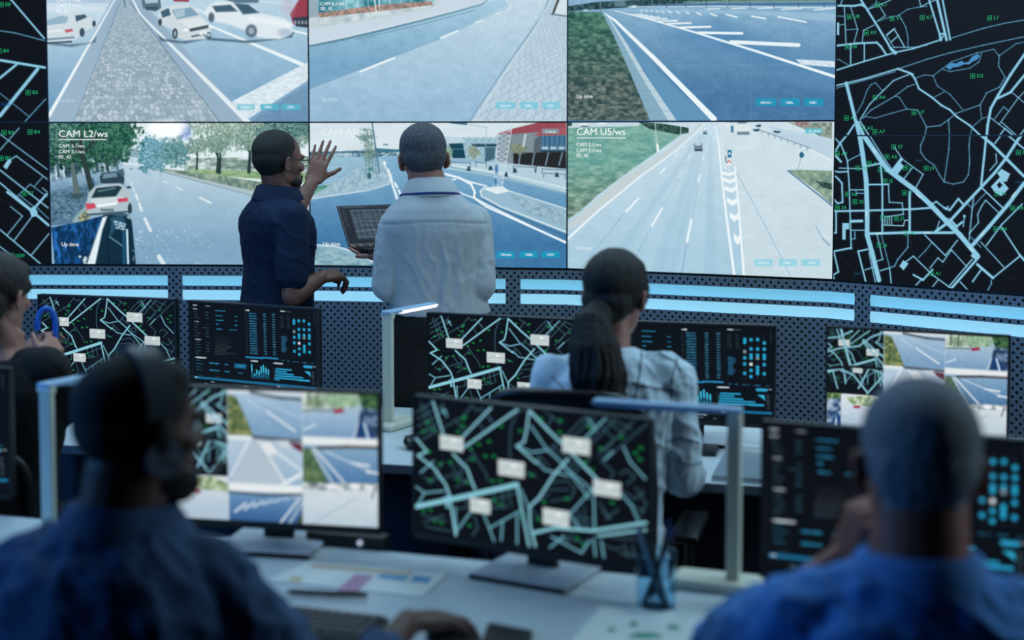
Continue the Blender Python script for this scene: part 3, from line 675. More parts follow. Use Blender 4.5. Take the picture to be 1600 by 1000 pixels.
    cv.poly([(950, 50), (1046, 56), (1046, 106), (965, 106)], (220, 228, 234), 3); cv.rect(970, 92, 1040, 110, (96, 120, 146), .9); cv.rect(912, 40, 930, 66, (226, 234, 240)); cv.rect(936, 60, 950, 96, (70, 110, 150)); cv.rect(975, 34, 1020, 46, (90, 110, 130)); cv.rect(910, 34, 1040, 40, (110, 130, 150))
    cv.poly([(1110, 90), (1500, 120), (1500, 250), (1390, 190)], (186, 206, 224), 5)
    for x, y, w in ((1078, 82, 18), (1090, 58, 14), (1196, 90, 22)): cv.ell(x, y, w, 9, (30, 60, 90)); cv.ell(x-4, y-6, w*.6, 4, (180, 204, 222))
    cv.line([(1100, 84), (1380, 184)], 4, (110, 130, 156)); 
    for k in range(8): cv.line([(1110+k*36, 88+k*13), (1108+k*36, 104+k*13)], 3, (90, 112, 140))
    for k in range(14): cv.ell(1390+k*8, 196+k*4+(k*7) % 5, 4, 4, (236, 240, 244))
    cv.texpoly([(1250, 40), (1500, 40), (1500, 150), (1400, 100), (1300, 60)], foliage((84, 110, 106), (182, 176, 168), 18, 5)); cv.texpoly([(1290, 34), (1380, 38), (1360, 60), (1300, 56)], foliage((120, 90, 100), (180, 140, 150), 10, 5))
    cv.poly([(1150, 60), (1500, 130), (1500, 160), (1150, 76)], (190, 210, 226), 5)
    cv.texpoly([(1254, 308), (1300, 304), (1500, 310), (1500, 500), (1400, 410)], foliage((104, 128, 120), (164, 182, 160), 22, 8)); cv.line([(1254, 310), (1400, 425), (1500, 505)], 8, (84, 120, 156)); cv.texpoly([(1405, 362), (1430, 370), (1500, 380), (1500, 415), (1450, 405)], foliage((20, 34, 44), (70, 90, 86), 10, 3), 4)
    cv.ell(1331, 222, 13, 17, (44, 96, 130)); cv.line([(1328, 236), (1310, 302)], 3, (120, 150, 176)); cv.line([(1410, 620), (1450, 690), (1486, 730)], 4, (130, 160, 190)); cv.line([(1450, 690), (1486, 724)], 10, (120, 152, 186), .6)
    for x0, x1 in ((1068, 1170), (1202, 1304), (1330, 1434)): cv.rect(x0, 804, x1, 842, (140, 206, 228), .8, 3)
    cv.rect(1352, 74, 1446, 102, (90, 190, 210), .9, 3)
    return cv.out()

RD = (140, 200, 224)      # map road cyan
BGM = (13, 14, 17)
def mroads(cv, L, glow=True):
    for w, pts in L: cv.line(pts, w+7, (20, 62, 92), .55, 7) if glow and w > 3 else None
    for w, pts in L: cv.line(pts, w*.88, RD if w > 5 else (120, 184, 214))
def map_ul(cv):
    cv.tf((0, 0, 4.17))
    mroads(cv, [(12, [(72, 0), (0, -80)]), (12, [(76, 2), (288, 250)]), (5, [(0, 200), (100, 215), (290, 265)]), (18, [(0, 392), (292, 440)]), (16, [(108, 420), (0, 508)]), (24, [(245, 450), (0, 755)]), (4, [(0, 608), (190, 760)]), (5, [(298, 645), (155, 800)]), (5, [(150, 812), (0, 980)]), (6, [(0, 875), (170, 1000), (330, 1130)])])
    cv.ell(20, 680, 34, 10, (10, 60, 130), .7, 8)
def map_ll(cv):
    cv.tf((0, 200, 4.345))
    mroads(cv, [(6, [(130, 0), (0, 150)]), (6, [(0, 42), (320, 280)]), (7, [(55, 225), (110, 190), (322, 348)]), (9, [(0, 285), (326, 542)]), (5, [(290, 332), (232, 398)]), (5, [(110, 470), (205, 382), (320, 466)]), (6, [(288, 408), (320, 434)]), (10, [(0, 372), (110, 466), (220, 560)]), (18, [(50, 435), (230, 575), (330, 660)]), (16, [(318, 448), (232, 545)]), (5, [(250, 540), (330, 616)]), (5, [(130, 455), (225, 530)]), (7, [(218, 600), (95, 765)]), (6, [(72, 534), (152, 598), (50, 725)]), (9, [(0, 690), (284, 930)]), (7, [(332, 718), (212, 864)]), (7, [(0, 805), (110, 890)])])
    cv.poly([(22, 262), (58, 208), (80, 224), (44, 282)], RD); cv.poly([(200, 552), (232, 530), (256, 572), (246, 598), (214, 606)], RD)
    cv.line([(0, 480), (90, 530)], 2, (40, 46, 56)); cv.line([(10, 600), (60, 540)], 2, (34, 40, 48))
def map_ur(cv):
    cv.tf((1295, 0, 4.544))
    mroads(cv, [
        (16, [(30, 40), (180, 42), (230, 32), (250, 45)]), (16, [(216, -20), (262, 52), (330, 160), (400, 275), (440, 345), (480, 375)]), (22, [(440, 345), (470, 378)]), (7, [(80, 40), (100, -10)]), (7, [(110, 45), (122, 305)]), (5, [(36, 112), (108, 116)]), (5, [(70, 180), (110, 172)]),
        (6, [(155, 48), (205, 210), (180, 300)]), (5, [(120, 212), (200, 206)]), (6, [(322, 178), (246, 216), (238, 298)]), (15, [(36, 326), (200, 308), (340, 302), (370, 330), (408, 388)]), (9, [(155, 318), (155, 460)]), (9, [(252, 312), (252, 430)]),
        (4, [(36, 428), (72, 422), (146, 466)]), (11, [(36, 504), (250, 436), (480, 370), (600, 345), (790, 284)]), (6, [(455, 336), (612, 336), (700, 318)]), (6, [(270, 70), (370, 30), (440, 0)]), (5, [(280, 62), (340, 20), (335, -10)]), (6, [(360, 42), (402, 112), (345, 150)]), (4, [(345, 152), (430, 122), (490, 112), (560, 66), (640, 50), (700, 44)]), (5, [(500, 106), (545, 190), (562, 260), (562, 332)]),
        (7, [(640, -10), (654, 48), (720, 14), (760, 0)]), (12, [(412, 248), (466, 204)]), (9, [(470, 215), (536, 330)]), (8, [(440, 300), (495, 252)]), (5, [(412, 256), (460, 330)]), (14, [(712, 0), (786, 240)]), (20, [(768, -10), (836, 284)]), (14, [(806, -10), (862, 282)]), (10, [(786, 240), (820, 236), (796, 290)]), (18, [(790, 245), (792, 280)]),
        (5, [(870, 270), (1100, 200), (1250, 165), (1400, 140)]), (5, [(490, 490), (700, 420), (860, 375), (1100, 320), (1400, 258)]), (11, [(36, 612), (250, 560), (490, 488), (600, 528)]), (5, [(36, 632), (120, 606), (300, 556), (470, 508)]),
        (14, [(490, 488), (580, 520), (612, 560), (640, 630), (730, 690), (800, 748), (860, 780), (910, 830), (1000, 890), (1090, 975)]), (26, [(124, 590), (152, 700), (184, 830), (216, 965)]), (26, [(205, 870), (250, 970)]), (8, [(200, 800), (265, 640), (300, 600), (332, 588), (382, 645)] and [(222, 850), (290, 740), (390, 640), (460, 572), (580, 524)]),
        (4, [(200, 802), (240, 730), (272, 640), (300, 600), (332, 588), (380, 645)]), (5, [(240, 840), (300, 782), (470, 682), (560, 615), (610, 598)]), (4, [(256, 828), (330, 838), (440, 806), (554, 774), (630, 780)]), (4, [(470, 682), (500, 690), (554, 774)]), (5, [(630, 780), (694, 902), (680, 975)]), (5, [(694, 902), (790, 892), (850, 850), (905, 804), (1075, 745), (1120, 660), (1210, 620), (1252, 550), (1205, 470), (1210, 390)]), (4, [(1210, 400), (1172, 350), (1050, 376), (870, 440), (740, 538), (680, 532), (614, 555)]), (4, [(740, 538), (770, 610), (860, 670), (950, 778)]), (4, [(750, 690), (822, 650)]), (4, [(805, 490), (860, 508), (1000, 484), (1065, 440), (1085, 376)]), (4, [(1210, 396), (1330, 310), (1400, 296)]), (4, [(1075, 745), (1084, 835)]), (5, [(850, 850), (858, 975)]), (4, [(1000, 975), (1020, 900), (1090, 840), (1140, 828)]),
        (20, [(1400, 370), (1290, 530), (1200, 680), (1150, 770), (1128, 890), (1120, 975)]), (18, [(1400, 520), (1290, 655), (1195, 700)]), (6, [(1300, 655), (1400, 740)]), (6, [(1400, 640), (1345, 695), (1208, 885)]), (6, [(1140, 830), (1310, 960)]), (5, [(1170, 852), (1242, 758), (1280, 792)]), (7, [(1228, 868), (1330, 960)]), (9, [(1215, 960), (1250, 912), (1300, 955)]), (14, [(30, 975), (60, 1000)]), (14, [(180, 885), (105, 1000)]), (10, [(222, 860), (300, 985)]), (9, [(1400, 905), (1350, 970)])])
    cv.poly([(48, 160), (74, 160), (74, 250), (48, 246)], RD)
    cv.poly([(832, 480), (850, 452), (880, 446), (900, 452), (945, 430), (962, 446), (990, 438), (1020, 400), (1060, 380), (1072, 400), (1050, 425), (1020, 438), (1000, 456), (960, 458), (920, 474), (880, 480), (860, 496)], (74, 140, 190))
def map_lr(cv):
    cv.tf((1295, 200, 3.705))
    mroads(cv, [
        (30, [(172, 0), (196, 150), (216, 300), (222, 480), (222, 620), (250, 720), (290, 880)]), (32, [(200, 40), (290, 170), (340, 240), (420, 300), (500, 360), (590, 445), (680, 540), (760, 620), (860, 740)]), (6, [(222, 20), (310, 160), (368, 245)]), (11, [(140, 0), (64, 90), (30, 150)]), (8, [(28, 50), (70, 95), (108, 190), (118, 330), (128, 640), (130, 700)]), (5, [(110, 190), (188, 150)]), (12, [(214, 222), (300, 205)]), (11, [(300, 210), (310, 330), (310, 600)]), (10, [(216, 328), (345, 326)]), (6, [(345, 326), (350, 430), (425, 434), (432, 500), (330, 514)]), (12, [(40, 482), (220, 478), (480, 470), (590, 462)]), (15, [(468, 370), (468, 600)]), (17, [(230, 612), (430, 606), (720, 606)]),
        (9, [(28, 250), (60, 255), (112, 252)]), (14, [(30, 150), (70, 195)]), (10, [(28, 270), (60, 300), (76, 320), (80, 430), (50, 436), (24, 405)]), (10, [(20, 465), (42, 486), (42, 605), (18, 612)]), (6, [(124, 358), (210, 358)]), (5, [(156, 360), (160, 378), (205, 378)]), (18, [(128, 540), (192, 538)]), (6, [(60, 232), (210, 236)]), (6, [(130, 592), (210, 592)]), (5, [(150, 600), (152, 640), (134, 642)]), (11, [(18, 716), (130, 694)]), (9, [(30, 720), (56, 832), (24, 852), (34, 890)]), (10, [(225, 702), (170, 714), (215, 895)]), (6, [(232, 720), (270, 895)]), (6, [(208, 822), (260, 806)]), (6, [(280, 620), (312, 760), (275, 772)]), (4, [(305, 620), (352, 808)]), (7, [(298, 826), (352, 810), (362, 905)]), (5, [(352, 808), (380, 800), (400, 760), (458, 690), (458, 620)]),
        (6, [(380, 112), (425, 180), (546, 268), (502, 348)]), (6, [(482, 232), (430, 300)]), (20, [(368, 250), (420, 180)]),
        (4, [(562, 0), (550, 60), (532, 100), (532, 140), (560, 180), (610, 215), (640, 270), (668, 312)]), (4, [(700, 0), (695, 120), (668, 312), (720, 325), (780, 312), (808, 270), (815, 200), (812, 100), (822, 10)]),
        (18, [(830, 0), (940, 90), (1040, 190), (1130, 280)]), (14, [(916, 0), (900, 160), (882, 330)]), (18, [(1100, 60), (1030, 170), (960, 260), (880, 345), (800, 430), (700, 540), (620, 598)]), (8, [(960, 90), (1030, 0)]), (10, [(1010, 20), (1130, 120)]), (10, [(1130, 30), (1070, 100)]), (6, [(968, 150), (972, 200), (932, 246)]), (24, [(1130, 320), (1040, 440), (920, 580), (830, 680)]), (9, [(890, 350), (1010, 465)]), (9, [(600, 440), (622, 426), (678, 470), (690, 455)]), (12, [(668, 462), (700, 475), (750, 410), (776, 440)]), (6, [(838, 400), (830, 470), (812, 650)]), (4, [(790, 430), (828, 462), (908, 375)]), (6, [(812, 612), (866, 548), (862, 500), (884, 454), (908, 418), (985, 492)]), (8, [(1120, 440), (1000, 560), (912, 680)]), (9, [(1000, 575), (1108, 740)]), (9, [(1108, 740), (950, 868)]), (14, [(1105, 735), (1140, 775)]), (17, [(950, 868), (860, 790)]), (15, [(870, 745), (708, 930)]), (8, [(830, 760), (694, 920)]), (7, [(490, 742), (600, 850), (710, 930)]), (7, [(412, 800), (490, 742)]), (7, [(556, 620), (675, 738), (745, 650)]), (4, [(520, 750), (560, 710), (598, 662)]), (6, [(585, 812), (632, 752), (660, 776), (710, 706), (800, 804)]), (6, [(880, 660), (1012, 804)]), (4, [(818, 628), (880, 690)]), (11, [(490, 850), (545, 880), (600, 820)]), (7, [(540, 872), (500, 915)]), (6, [(632, 880), (600, 920)]), (9, [(882, 820), (832, 890)]), (7, [(760, 890), (806, 940)]), (5, [(940, 880), (942, 900), (920, 940)]), (6, [(650, 515), (700, 528), (745, 580)]), (6, [(640, 540), (622, 598)]), (14, [(772, 545), (740, 570), (712, 540)]), (6, [(786, 510), (778, 570)])])
    cv.poly([(390, 215), (412, 196), (436, 222), (398, 268), (366, 240)], RD); cv.poly([(410, 800), (430, 765), (462, 785), (432, 824)], RD)
    cv.poly([(78, 550), (118, 550), (118, 586), (98, 588), (98, 646), (78, 646)], RD); cv.poly([(938, 340), (990, 285), (975, 262), (1000, 236), (1050, 265), (1030, 310), (1010, 312), (1042, 350), (1000, 395), (960, 372)], RD); cv.poly([(972, 330), (988, 312), (1006, 330), (988, 350)], BGM)
    cv.ell(785, 510, 8, 8, RD); cv.poly([(840, 720), (874, 740), (850, 765), (820, 740)], RD)
    for k in range(4): cv.line([(325+k*13, 514), (325+k*13, 560)], 5, RD)
    cv.line([(318, 562), (432, 566), (440, 534), (460, 534)], 6, RD)
    for a, b in (((480, 650), (470, 700)), ((470, 700), (505, 730)), ((700, 760), (640, 810)), ((1060, 860), (1130, 900)), ((900, 700), (930, 760)), ((1000, 840), (1050, 880)), ((60, 740), (150, 820)), ((760, 700), (700, 830))): cv.line([a, b], 2, (30, 36, 50))
    for x, y in ((520, 188), (1100, 312), (165, 843)): cv.rect(x-20, y-4, x+20, y+5, (24, 70, 110), .8, 4)
    for x, y, a in ((262, 130, 50), (218, 500, 90), (516, 390, 45), (825, 700, 45), (288, 610, 0), (570, 606, 0), (890, 612, -50), (1070, 385, -50)):
        cv.line([(x-16*math.cos(R(a)), y-16*math.sin(R(a))), (x+16*math.cos(R(a)), y+16*math.sin(R(a)))], 8, (206, 230, 240), .8)
def map_right(px, py):
    cv = Cv(px, py).fill(BGM); n = fbm(px/3, py/3, 4); map_ur(cv)
    up = cv.C.copy(); cv.fill(BGM); map_lr(cv)
    w = (py > 212)[..., None]; cv.C = np.where(w, cv.C, up)
    return cv.out()
def map_left(px, py):
    cv = Cv(px, py).fill(BGM); map_ul(cv); up = cv.C.copy(); cv.fill(BGM); map_ll(cv)
    cv.C = np.where((py > 194)[..., None], cv.C, up)
    return cv.out()

GREEN = (24, 168, 108)
def panel(name, a, b, z0, z1, paint, label, cat, group, nu, nv, inset=.0035, zoff=0):
    """one display of the wall standing between floor nodes a, b"""
    t = (b-a).normalized(); n = seg_normal(a, b)
    mid = (a+b)/2; root = thing(name, label, cat, (mid.x, mid.y, z0), 0, group)
    off = lambda p, z, f=0: Vector((p.x+n.x*f, p.y+n.y*f, z))-Vector((mid.x, mid.y, z0))
    a2 = a+t*inset; b2 = b-t*inset
    TL, TR, BR, BL = v3(a2, z1-inset), v3(b2, z1-inset), v3(b2, z0+inset), v3(a2, z0+inset)
    d = grid_display('display', TL, TR, BR, BL, nu, nv, paint, None)
    d.data.transform(Matrix.Translation((-mid.x, -mid.y, -z0))); d.parent = root
    # housing behind + thin bezel lip
    aa = a+t*.0008; bb = b-t*.0008
    h = MB(); f0, f1 = -.006, -.04
    ab = a+t*.03; bc = b-t*.03; e_ = .0012
    h.hexa([off(aa, z0+e_, f0), off(bb, z0+e_, f0), off(bc, z0+.02, f1), off(ab, z0+.02, f1), off(aa, z1-e_, f0), off(bb, z1-e_, f0), off(bc, z1-.02, f1), off(ab, z1-.02, f1)])
    h.build('housing', m_black, root)
    fr = MB()
    for (p, q, za, zb_) in ((aa, a2, z0, z1), (b2, bb, z0, z1)):
        fr.hexa([off(p, za, .002), off(q, za, .002), off(q, za, -.0055), off(p, za, -.0055), off(p, zb_, .002), off(q, zb_, .002), off(q, zb_, -.0055), off(p, zb_, -.0055)])
    for (za, zb_) in ((z0, z0+inset), (z1-inset, z1)):
        fr.hexa([off(a2, za, .002), off(b2, za, .002), off(b2, za, -.0055), off(a2, za, -.0055), off(a2, zb_, .002), off(b2, zb_, .002), off(b2, zb_, -.0055), off(a2, zb_, -.0055)])
    fr.build('bezel', m_bez, root)
    root['_mid'] = (mid.x, mid.y, z0)
    return root, (TL, TR, BL, n)
def on_panel(info, px, py):
    """photo pixel -> (metres right, metres down) on the panel plane"""
    TL, TR, BL, n = info; n3 = Vector((n.x, n.y, 0)); d = ray(px, py); o = Vector((0, 0, HC))
    t = (TL-o).dot(n3)/d.dot(n3); p = o+d*t
    ux = (TR-TL).normalized(); uz = (TL-BL).normalized()
    return (p-TL).dot(ux), -(p-TL).dot(uz), t
def ptext(root, info, s, px, py, hpx, col=(244, 250, 252), st=1.0, ws=1.0, bold=0, name='lettering'):
    u, v, t = on_panel(info, px, py)
    o = text_part(name, s, info[0], info[1], info[2], (u, v), hpx*t/F, col, None, ws, st, bold=bold)
    m = root['_mid']; o.data.transform(Matrix.Translation((-m[0], -m[1], -m[2]))); o.parent = root
    return o

GW = 'video wall displays showing street camera feeds'
SPEC = [
    ('street_camera_display', N[0], N[1], ZS, ZT, cam_a, 'wall display showing white cars at a junction beside a cobbled traffic island'),
    ('street_camera_display', N[1], N[2], ZS, ZT, cam_b, 'wall display showing an empty curving grey road beside patterned block pavement'),
    ('street_camera_display', N[2], N[3], ZS, ZT, cam_c, 'wall display showing a wide dark blue road with white hatch bars'),
    ('street_camera_display', N[0], N[1], ZB, ZS, cam_d, 'wall display reading CAM L2/ws, a tree lined street with parked cars'),
    ('street_camera_display', N[1], N[2], ZB, ZS, cam_e, 'wall display with a lattice mast and red roofed hall, behind the raised hand and laptop'),
    ('street_camera_display', N[2], N[3], ZB, ZS, cam_f, 'wall display reading CAM U5/ws, a pale motorway from above with white chevrons'),
]
PAN = []
def graded(fn):
    def g(px, py):
        c = fn(px, py); L = c.mean(-1, keepdims=True); k = np.clip(1.15-L, 0, 1)
        c = c*.97+L*.03; return np.clip(c+np.concatenate([-.006+0*L, .030*k, .004*k], -1)*1.0+.012*(1-L), 0, 1)
    return g
for nm, a, b, z0, z1, fn, lb in SPEC:
    r_, inf = panel(nm, a, b, z0, z1, graded(fn), lb, 'display', GW, 500, 280)
    PAN.append((r_, inf))
WT = (246, 251, 253)
def pt(i, *a, **k): return ptext(PAN[i][0], PAN[i][1], *a, **k)
def pills(i, xs, y, ht=3.6, col=WT):
    for x, s in zip(xs, ('240mb/s', '1080p', '10201')): pt(i, s, x, y, ht, col, ws=1.0)
# top row captions
pt(0, 'CAM 3.1/ws', 88, 3, 5.2, ws=1.05); pt(0, 'CAM 3.1/ws', 88, 11, 5.2, ws=1.05); pt(0, '00_42', 88, 20, 5.2, ws=1.05); pt(0, 'Up time', 91, 159.5, 5.6, (190, 208, 224))
pills(0, (376, 412, 448), 169)
pt(1, 'CAM 6.1/ws', 500, 8.5, 5.2, ws=1.05); pt(1, '00_42', 501, 16, 5.2, ws=1.05); pt(1, 'Up time', 502, 157.5, 5.6, (206, 222, 236)); pills(1, (781, 819, 853), 167)
pt(2, 'Up time', 901, 153.5, 5.8); pills(2, (1188, 1227, 1264), 162)
# CAM L2
pt(3, 'CAM L2/ws', 91.5, 214, 10.5, ws=1.1, bold=0); pt(3, 'CAM 3.1/ws', 91.5, 230.5, 5.4, ws=1.08, bold=0); pt(3, 'CAM 3.1/ws', 91.5, 239.5, 5.4, ws=1.08, bold=0); pt(3, '00_42', 91.5, 247.5, 5.4, ws=1.08, bold=0); pt(3, 'Up time', 96, 384.5, 6)
pt(4, 'CAM A8/ws', 501.5, 211, 10.5, (232, 240, 244), ws=1.08, bold=0); pt(4, 'Up time', 504.5, 383.5, 6); pills(4, (782, 820, 854), 399.5)
pt(5, 'CAM U5/ws', 901, 211, 10.8, ws=1.05, bold=0); pt(5, 'CAM 3.1/ws', 900.5, 228.5, 5.6, ws=1.05, bold=0); pt(5, 'CAM 3.1/ws', 900.5, 237.5, 5.6, ws=1.05, bold=0); pt(5, '00_42', 900.5, 245.5, 5.6, ws=1.05, bold=0)
pt(5, 'Up time', 899.5, 389.5, 5.8, (226, 238, 246)); pills(5, (1184, 1223, 1262), 412); pt(5, '10_30:03', 1263, 206.5, 3.6); pt(4, '10:30:03', 851, 208, 3.6)
def underline(i, x0, x1, y, w=1.1):
    root, info = PAN[i]; a = on_panel(info, x0, y); b = on_panel(info, x1, y); h = w*a[2]/F
    TL, TR, BL, n = info; ux = (TR-TL).normalized(); uz = (TL-BL).normalized(); n3 = Vector((n.x, n.y, 0)); m = Vector(root['_mid'])
    q = [TL+ux*u-uz*v+n3*.001-m for u, v in ((a[0], a[1]), (b[0], b[1]), (b[0], b[1]+h), (a[0], a[1]+h))]
    mb = MB(); mb.hexa([q[3], q[2], q[2]+n3*.001, q[3]+n3*.001, q[0], q[1], q[1]+n3*.001, q[0]+n3*.001]); mb.build('underline', FONT_MATS[(WT, 1.0)] if (WT, 1.0) in FONT_MATS else mat('lit_rule', (9, 9, 9), emit=WT), root)
underline(3, 91.5, 167, 217.5); underline(5, 901, 978, 215)

# map displays
r_, iml = panel('map_display', Nl, N[0], ZB, ZS, map_left, 'black wall display with a cyan street map at the left edge, lower of the two', 'display', 'left map displays', 420, 250); ml_lo = r_
r_, imu = panel('map_display', Nl, N[0], ZS, ZT, map_left, 'black wall display with a cyan street map at the left edge, upper of the two', 'display', 'left map displays', 420, 250); ml_up = r_
zr = P(1450, 212, (N[3].y+N[4].y)/2).z
r_, imr = panel('map_display', N[3], N[4], ZB, zr, map_right, 'black wall display with a dense cyan street map at the right, lower of the two', 'display', 'right map displays', 480, 330, inset=.0025); mr_lo = r_
r_, imv = panel('map_display', N[3], N[4], zr, zr+.66, map_right, 'black wall display with a cyan street map and small blue lake', 'display', 'right map displays', 480, 330, inset=.0025); mr_up = r_
def marks(root, info, lst, tf, hp=5.4, sz=7.5, ws=1.15):
    """green square markers with their codes, one lettering part each and one outline"""
    TL, TR, BL, n = info; ux = (TR-TL).normalized(); uz = (TL-BL).normalized(); n3 = Vector((n.x, n.y, 0)); m = Vector(root['_mid'])
    key = (GREEN, 1.0)
    for (cx, cy, s) in lst:
        px = tf[0]+cx/tf[2]; py = tf[1]+cy/tf[2]
        ptext(root, info, s, px+sz*.85, py+hp*.42, hp, GREEN, ws=ws, bold=0, name='map_code')
        u, v, t = on_panel(info, px, py); h = sz*t/F/2; w = h*.16; mb = MB()
        for (x0, y0, x1, y1) in ((-h, -h, h, -h+w), (-h, h-w, h, h), (-h, -h, -h+w, h), (h-w, -h, h, h), (-h*.35, -h*.35, h*.35, h*.35)):
            q = [TL+ux*(u+x)-uz*(v+y)+n3*f-m for f in (.0008, .0014) for x, y in ((x0, y1), (x1, y1), (x1, y0), (x0, y0))]
            mb.hexa([q[0], q[1], q[2], q[3], q[4], q[5], q[6], q[7]])
        mb.build('map_marker', FONT_MATS[key], root)
marks(mr_up, imv, [(146, 120, 'U8'), (450, 131, 'V1'), (664, 126, 'K7'), (1142, 128, 'L7'), (268, 234, 'R9'), (1022, 540, 'D5'), (330, 692, 'A4'), (606, 798, 'U7'), (126, 838, 'A1'), (244, 910, 'A3'), (132, 334, 'V8'), (345, 35, 'K1'), (328, 936, 'A7')], (1295, 0, 4.544))
marks(mr_lo, imr, [(376, 110, 'S7'), (338, 167, 'A5'), (564, 233, 'J4'), (326, 307, 'J5'), (108, 384, 'A6'), (152, 427, 'S5'), (50, 461, 'S4'), (50, 150, 'A9'), (168, 232, 'A8'), (444, 230, 'J3'), (312, 518, 'J2'), (392, 524, 'J7'), (292, 678, 'J6'), (594, 842, 'A1'), (1064, 464, 'D9'), (974, 380, 'P1'), (968, 584, 'D4'), (450, 608, 'A2'), (1098, 142, 'E8'), (438, 376, 'J1'), (298, 242, 'J'), (235, 205, 'A')], (1295, 200, 3.705))
marks(ml_up, imu, [(8, 30, 'E8'), (-6, 332, 'B4'), (184, 603, 'B5')], (0, 0, 4.17)); marks(ml_lo, iml, [(28, 32, 'B3'), (204, 27, 'B4'), (8, 205, 'B3'), (164, 444, 'E7'), (84, 868, 'E09')], (0, 200, 4.345))

# ================================================================ perforated cabinets and light strips under the wall
PTS = [Nl+Vector((-.9, 0))]+NODES
arc = [0]
for a, b in zip(PTS[:-1], PTS[1:]): arc.append(arc[-1]+(b-a).length)
def at_s(s, off=0):
    for i in range(len(PTS)-1):
        if s <= arc[i+1] or i == len(PTS)-2:
            t = (s-arc[i])/(arc[i+1]-arc[i]); p = PTS[i].lerp(PTS[i+1], t)
            n0 = seg_normal(PTS[i], PTS[i+1])
            # blended normal
            na = (n0+seg_normal(PTS[i-1], PTS[i])).normalized() if i > 0 else n0
            nb = (n0+seg_normal(PTS[i+1], PTS[i+2])).normalized() if i+2 < len(PTS) else n0
            nn = na.lerp(nb, t).normalized()
            return p+nn*off
def s_of(px, py, z, off):
    q = PZ(px, py, z); q = Vector((q.x, q.y)); best = min(np.linspace(0, arc[-1], 2400), key=lambda s: abs((at_s(s, off)).x/(at_s(s, off)).y-q.x/q.y)); return float(best)
def strip(name, s0, s1, z0, z1, off, th, m, parent=None, ds=.06, shear=0):
    me = bpy.data.meshes.new(name); bm = bmesh.new(); uvl = bm.loops.layers.uv.new('UVMap')
    k = max(1, int((s1-s0)/ds)); S = [s0+(s1-s0)*i/k for i in range(k+1)]
    S = sorted(set(S+[a for a in arc if s0 < a < s1]))
    rows = []
    for s in S:
        f = at_s(s, off); g = at_s(s, off-th)
        rows.append([bm.verts.new((f.x, f.y, z0)), bm.verts.new((f.x, f.y, z1)), bm.verts.new((g.x, g.y, z1)), bm.verts.new((g.x, g.y, z0))])
    def face(vs, uvs):
        fc = bm.faces.new(vs)
        for l, uv in zip(fc.loops, uvs): l[uvl].uv = uv
    for i in range(len(S)-1):
        A, B = rows[i], rows[i+1]; a, b = S[i], S[i+1]
        face((A[0], B[0], B[1], A[1]), ((a, z0), (b, z0), (b, z1), (a, z1)))
        face((A[1], B[1], B[2], A[2]), ((a, .0172), (b, .0172), (b, .0172), (a, .0172)))
        face((A[2], B[2], B[3], A[3]), ((a, z1), (b, z1), (b, z0), (a, z0)))
        face((A[3], B[3], B[0], A[0]), ((a, .0172), (b, .0172), (b, .0172), (a, .0172)))
    for r_, s in ((rows[0], S[0]), (rows[-1], S[-1])): face(r_, ((.0172, z0), (.0172, z1), (.0172, z1), (.0172, z0)))
    bmesh.ops.recalc_face_normals(bm, faces=bm.faces)
    bm.to_mesh(me); bm.free()
    return link_mesh(name, me, m, parent)
OFF = .05
Z1, Z2, Z3, Z4 = 1.058, 1.010, .990, .942
sp_ = [s_of(x, 440, 1.03, OFF) for x in (273, 801, 1347)]
sp_ = [sp_[0]-1.62, sp_[0], sp_[1], sp_[2], min(arc[-1]-.05, sp_[2]+1.6)]
PWD = .034
m_strip1 = mat('light_strip_diffuser', (120, 180, 210), .5, emit=(110, 182, 212), es=1)
m_strip2 = mat('light_strip_diffuser_pale', (140, 190, 215), .5, emit=(138, 200, 224), es=1)
names = ('leftmost perforated grey metal cabinet section, partly behind the dark bob haired woman', 'perforated grey metal cabinet section behind the two standing men', 'perforated grey metal cabinet section behind the ponytailed woman', 'rightmost perforated grey metal cabinet section below the right map')
for i in range(4):
    s0, s1 = sp_[i], sp_[i+1]
    c = at_s((s0+s1)/2, OFF); root = thing('perforated_cabinet', names[i], 'cabinet', (c.x, c.y, 0), 0, 'perforated cabinets under the video wall')
    def st(nm, *a):
        o = strip(nm, *a); o.data.transform(Matrix.Translation((-c.x, -c.y, 0))); o.parent = root; return o
    e = .0006
    st('top_rail', s0+e, s1-e, Z1, ZB-.004, OFF, .012, M_PERF); st('middle_rail', s0+PWD, s1-PWD, Z3, Z2, OFF, .012, M_PERF)
    st('lower_sheet', s0+e, s1-e, .0, Z4, OFF, .012, M_PERF)
    st('post', s0+e, s0+PWD, Z4, Z1, OFF, .012, M_PERF); st('post', s1-PWD, s1-e, Z4, Z1, OFF, .012, M_PERF)
    ld = ('left end', 'behind the standing men', 'behind the ponytailed woman', 'right end below the map')[i]
    for k, (za, zb_, m_, w) in enumerate(((Z2-.006, Z1+.006, m_strip1, 'upper'), (Z4-.006, Z3+.006, m_strip2, 'lower'))):
        o = strip('light_strip', s0+.004, s1-.004, za, zb_, OFF-.03, .008, m_)
        tag(o, '%s glowing pale blue light strip in the cabinet slot, %s' % (w, ld), 'light strip', 'light strips under the video wall')
tag(strip('plinth', sp_[0]+.02, sp_[4]-.02, 0, ZB-.001, OFF-.06, .05, m_black), 'black backing sheet behind the perforated cabinets', 'backing')
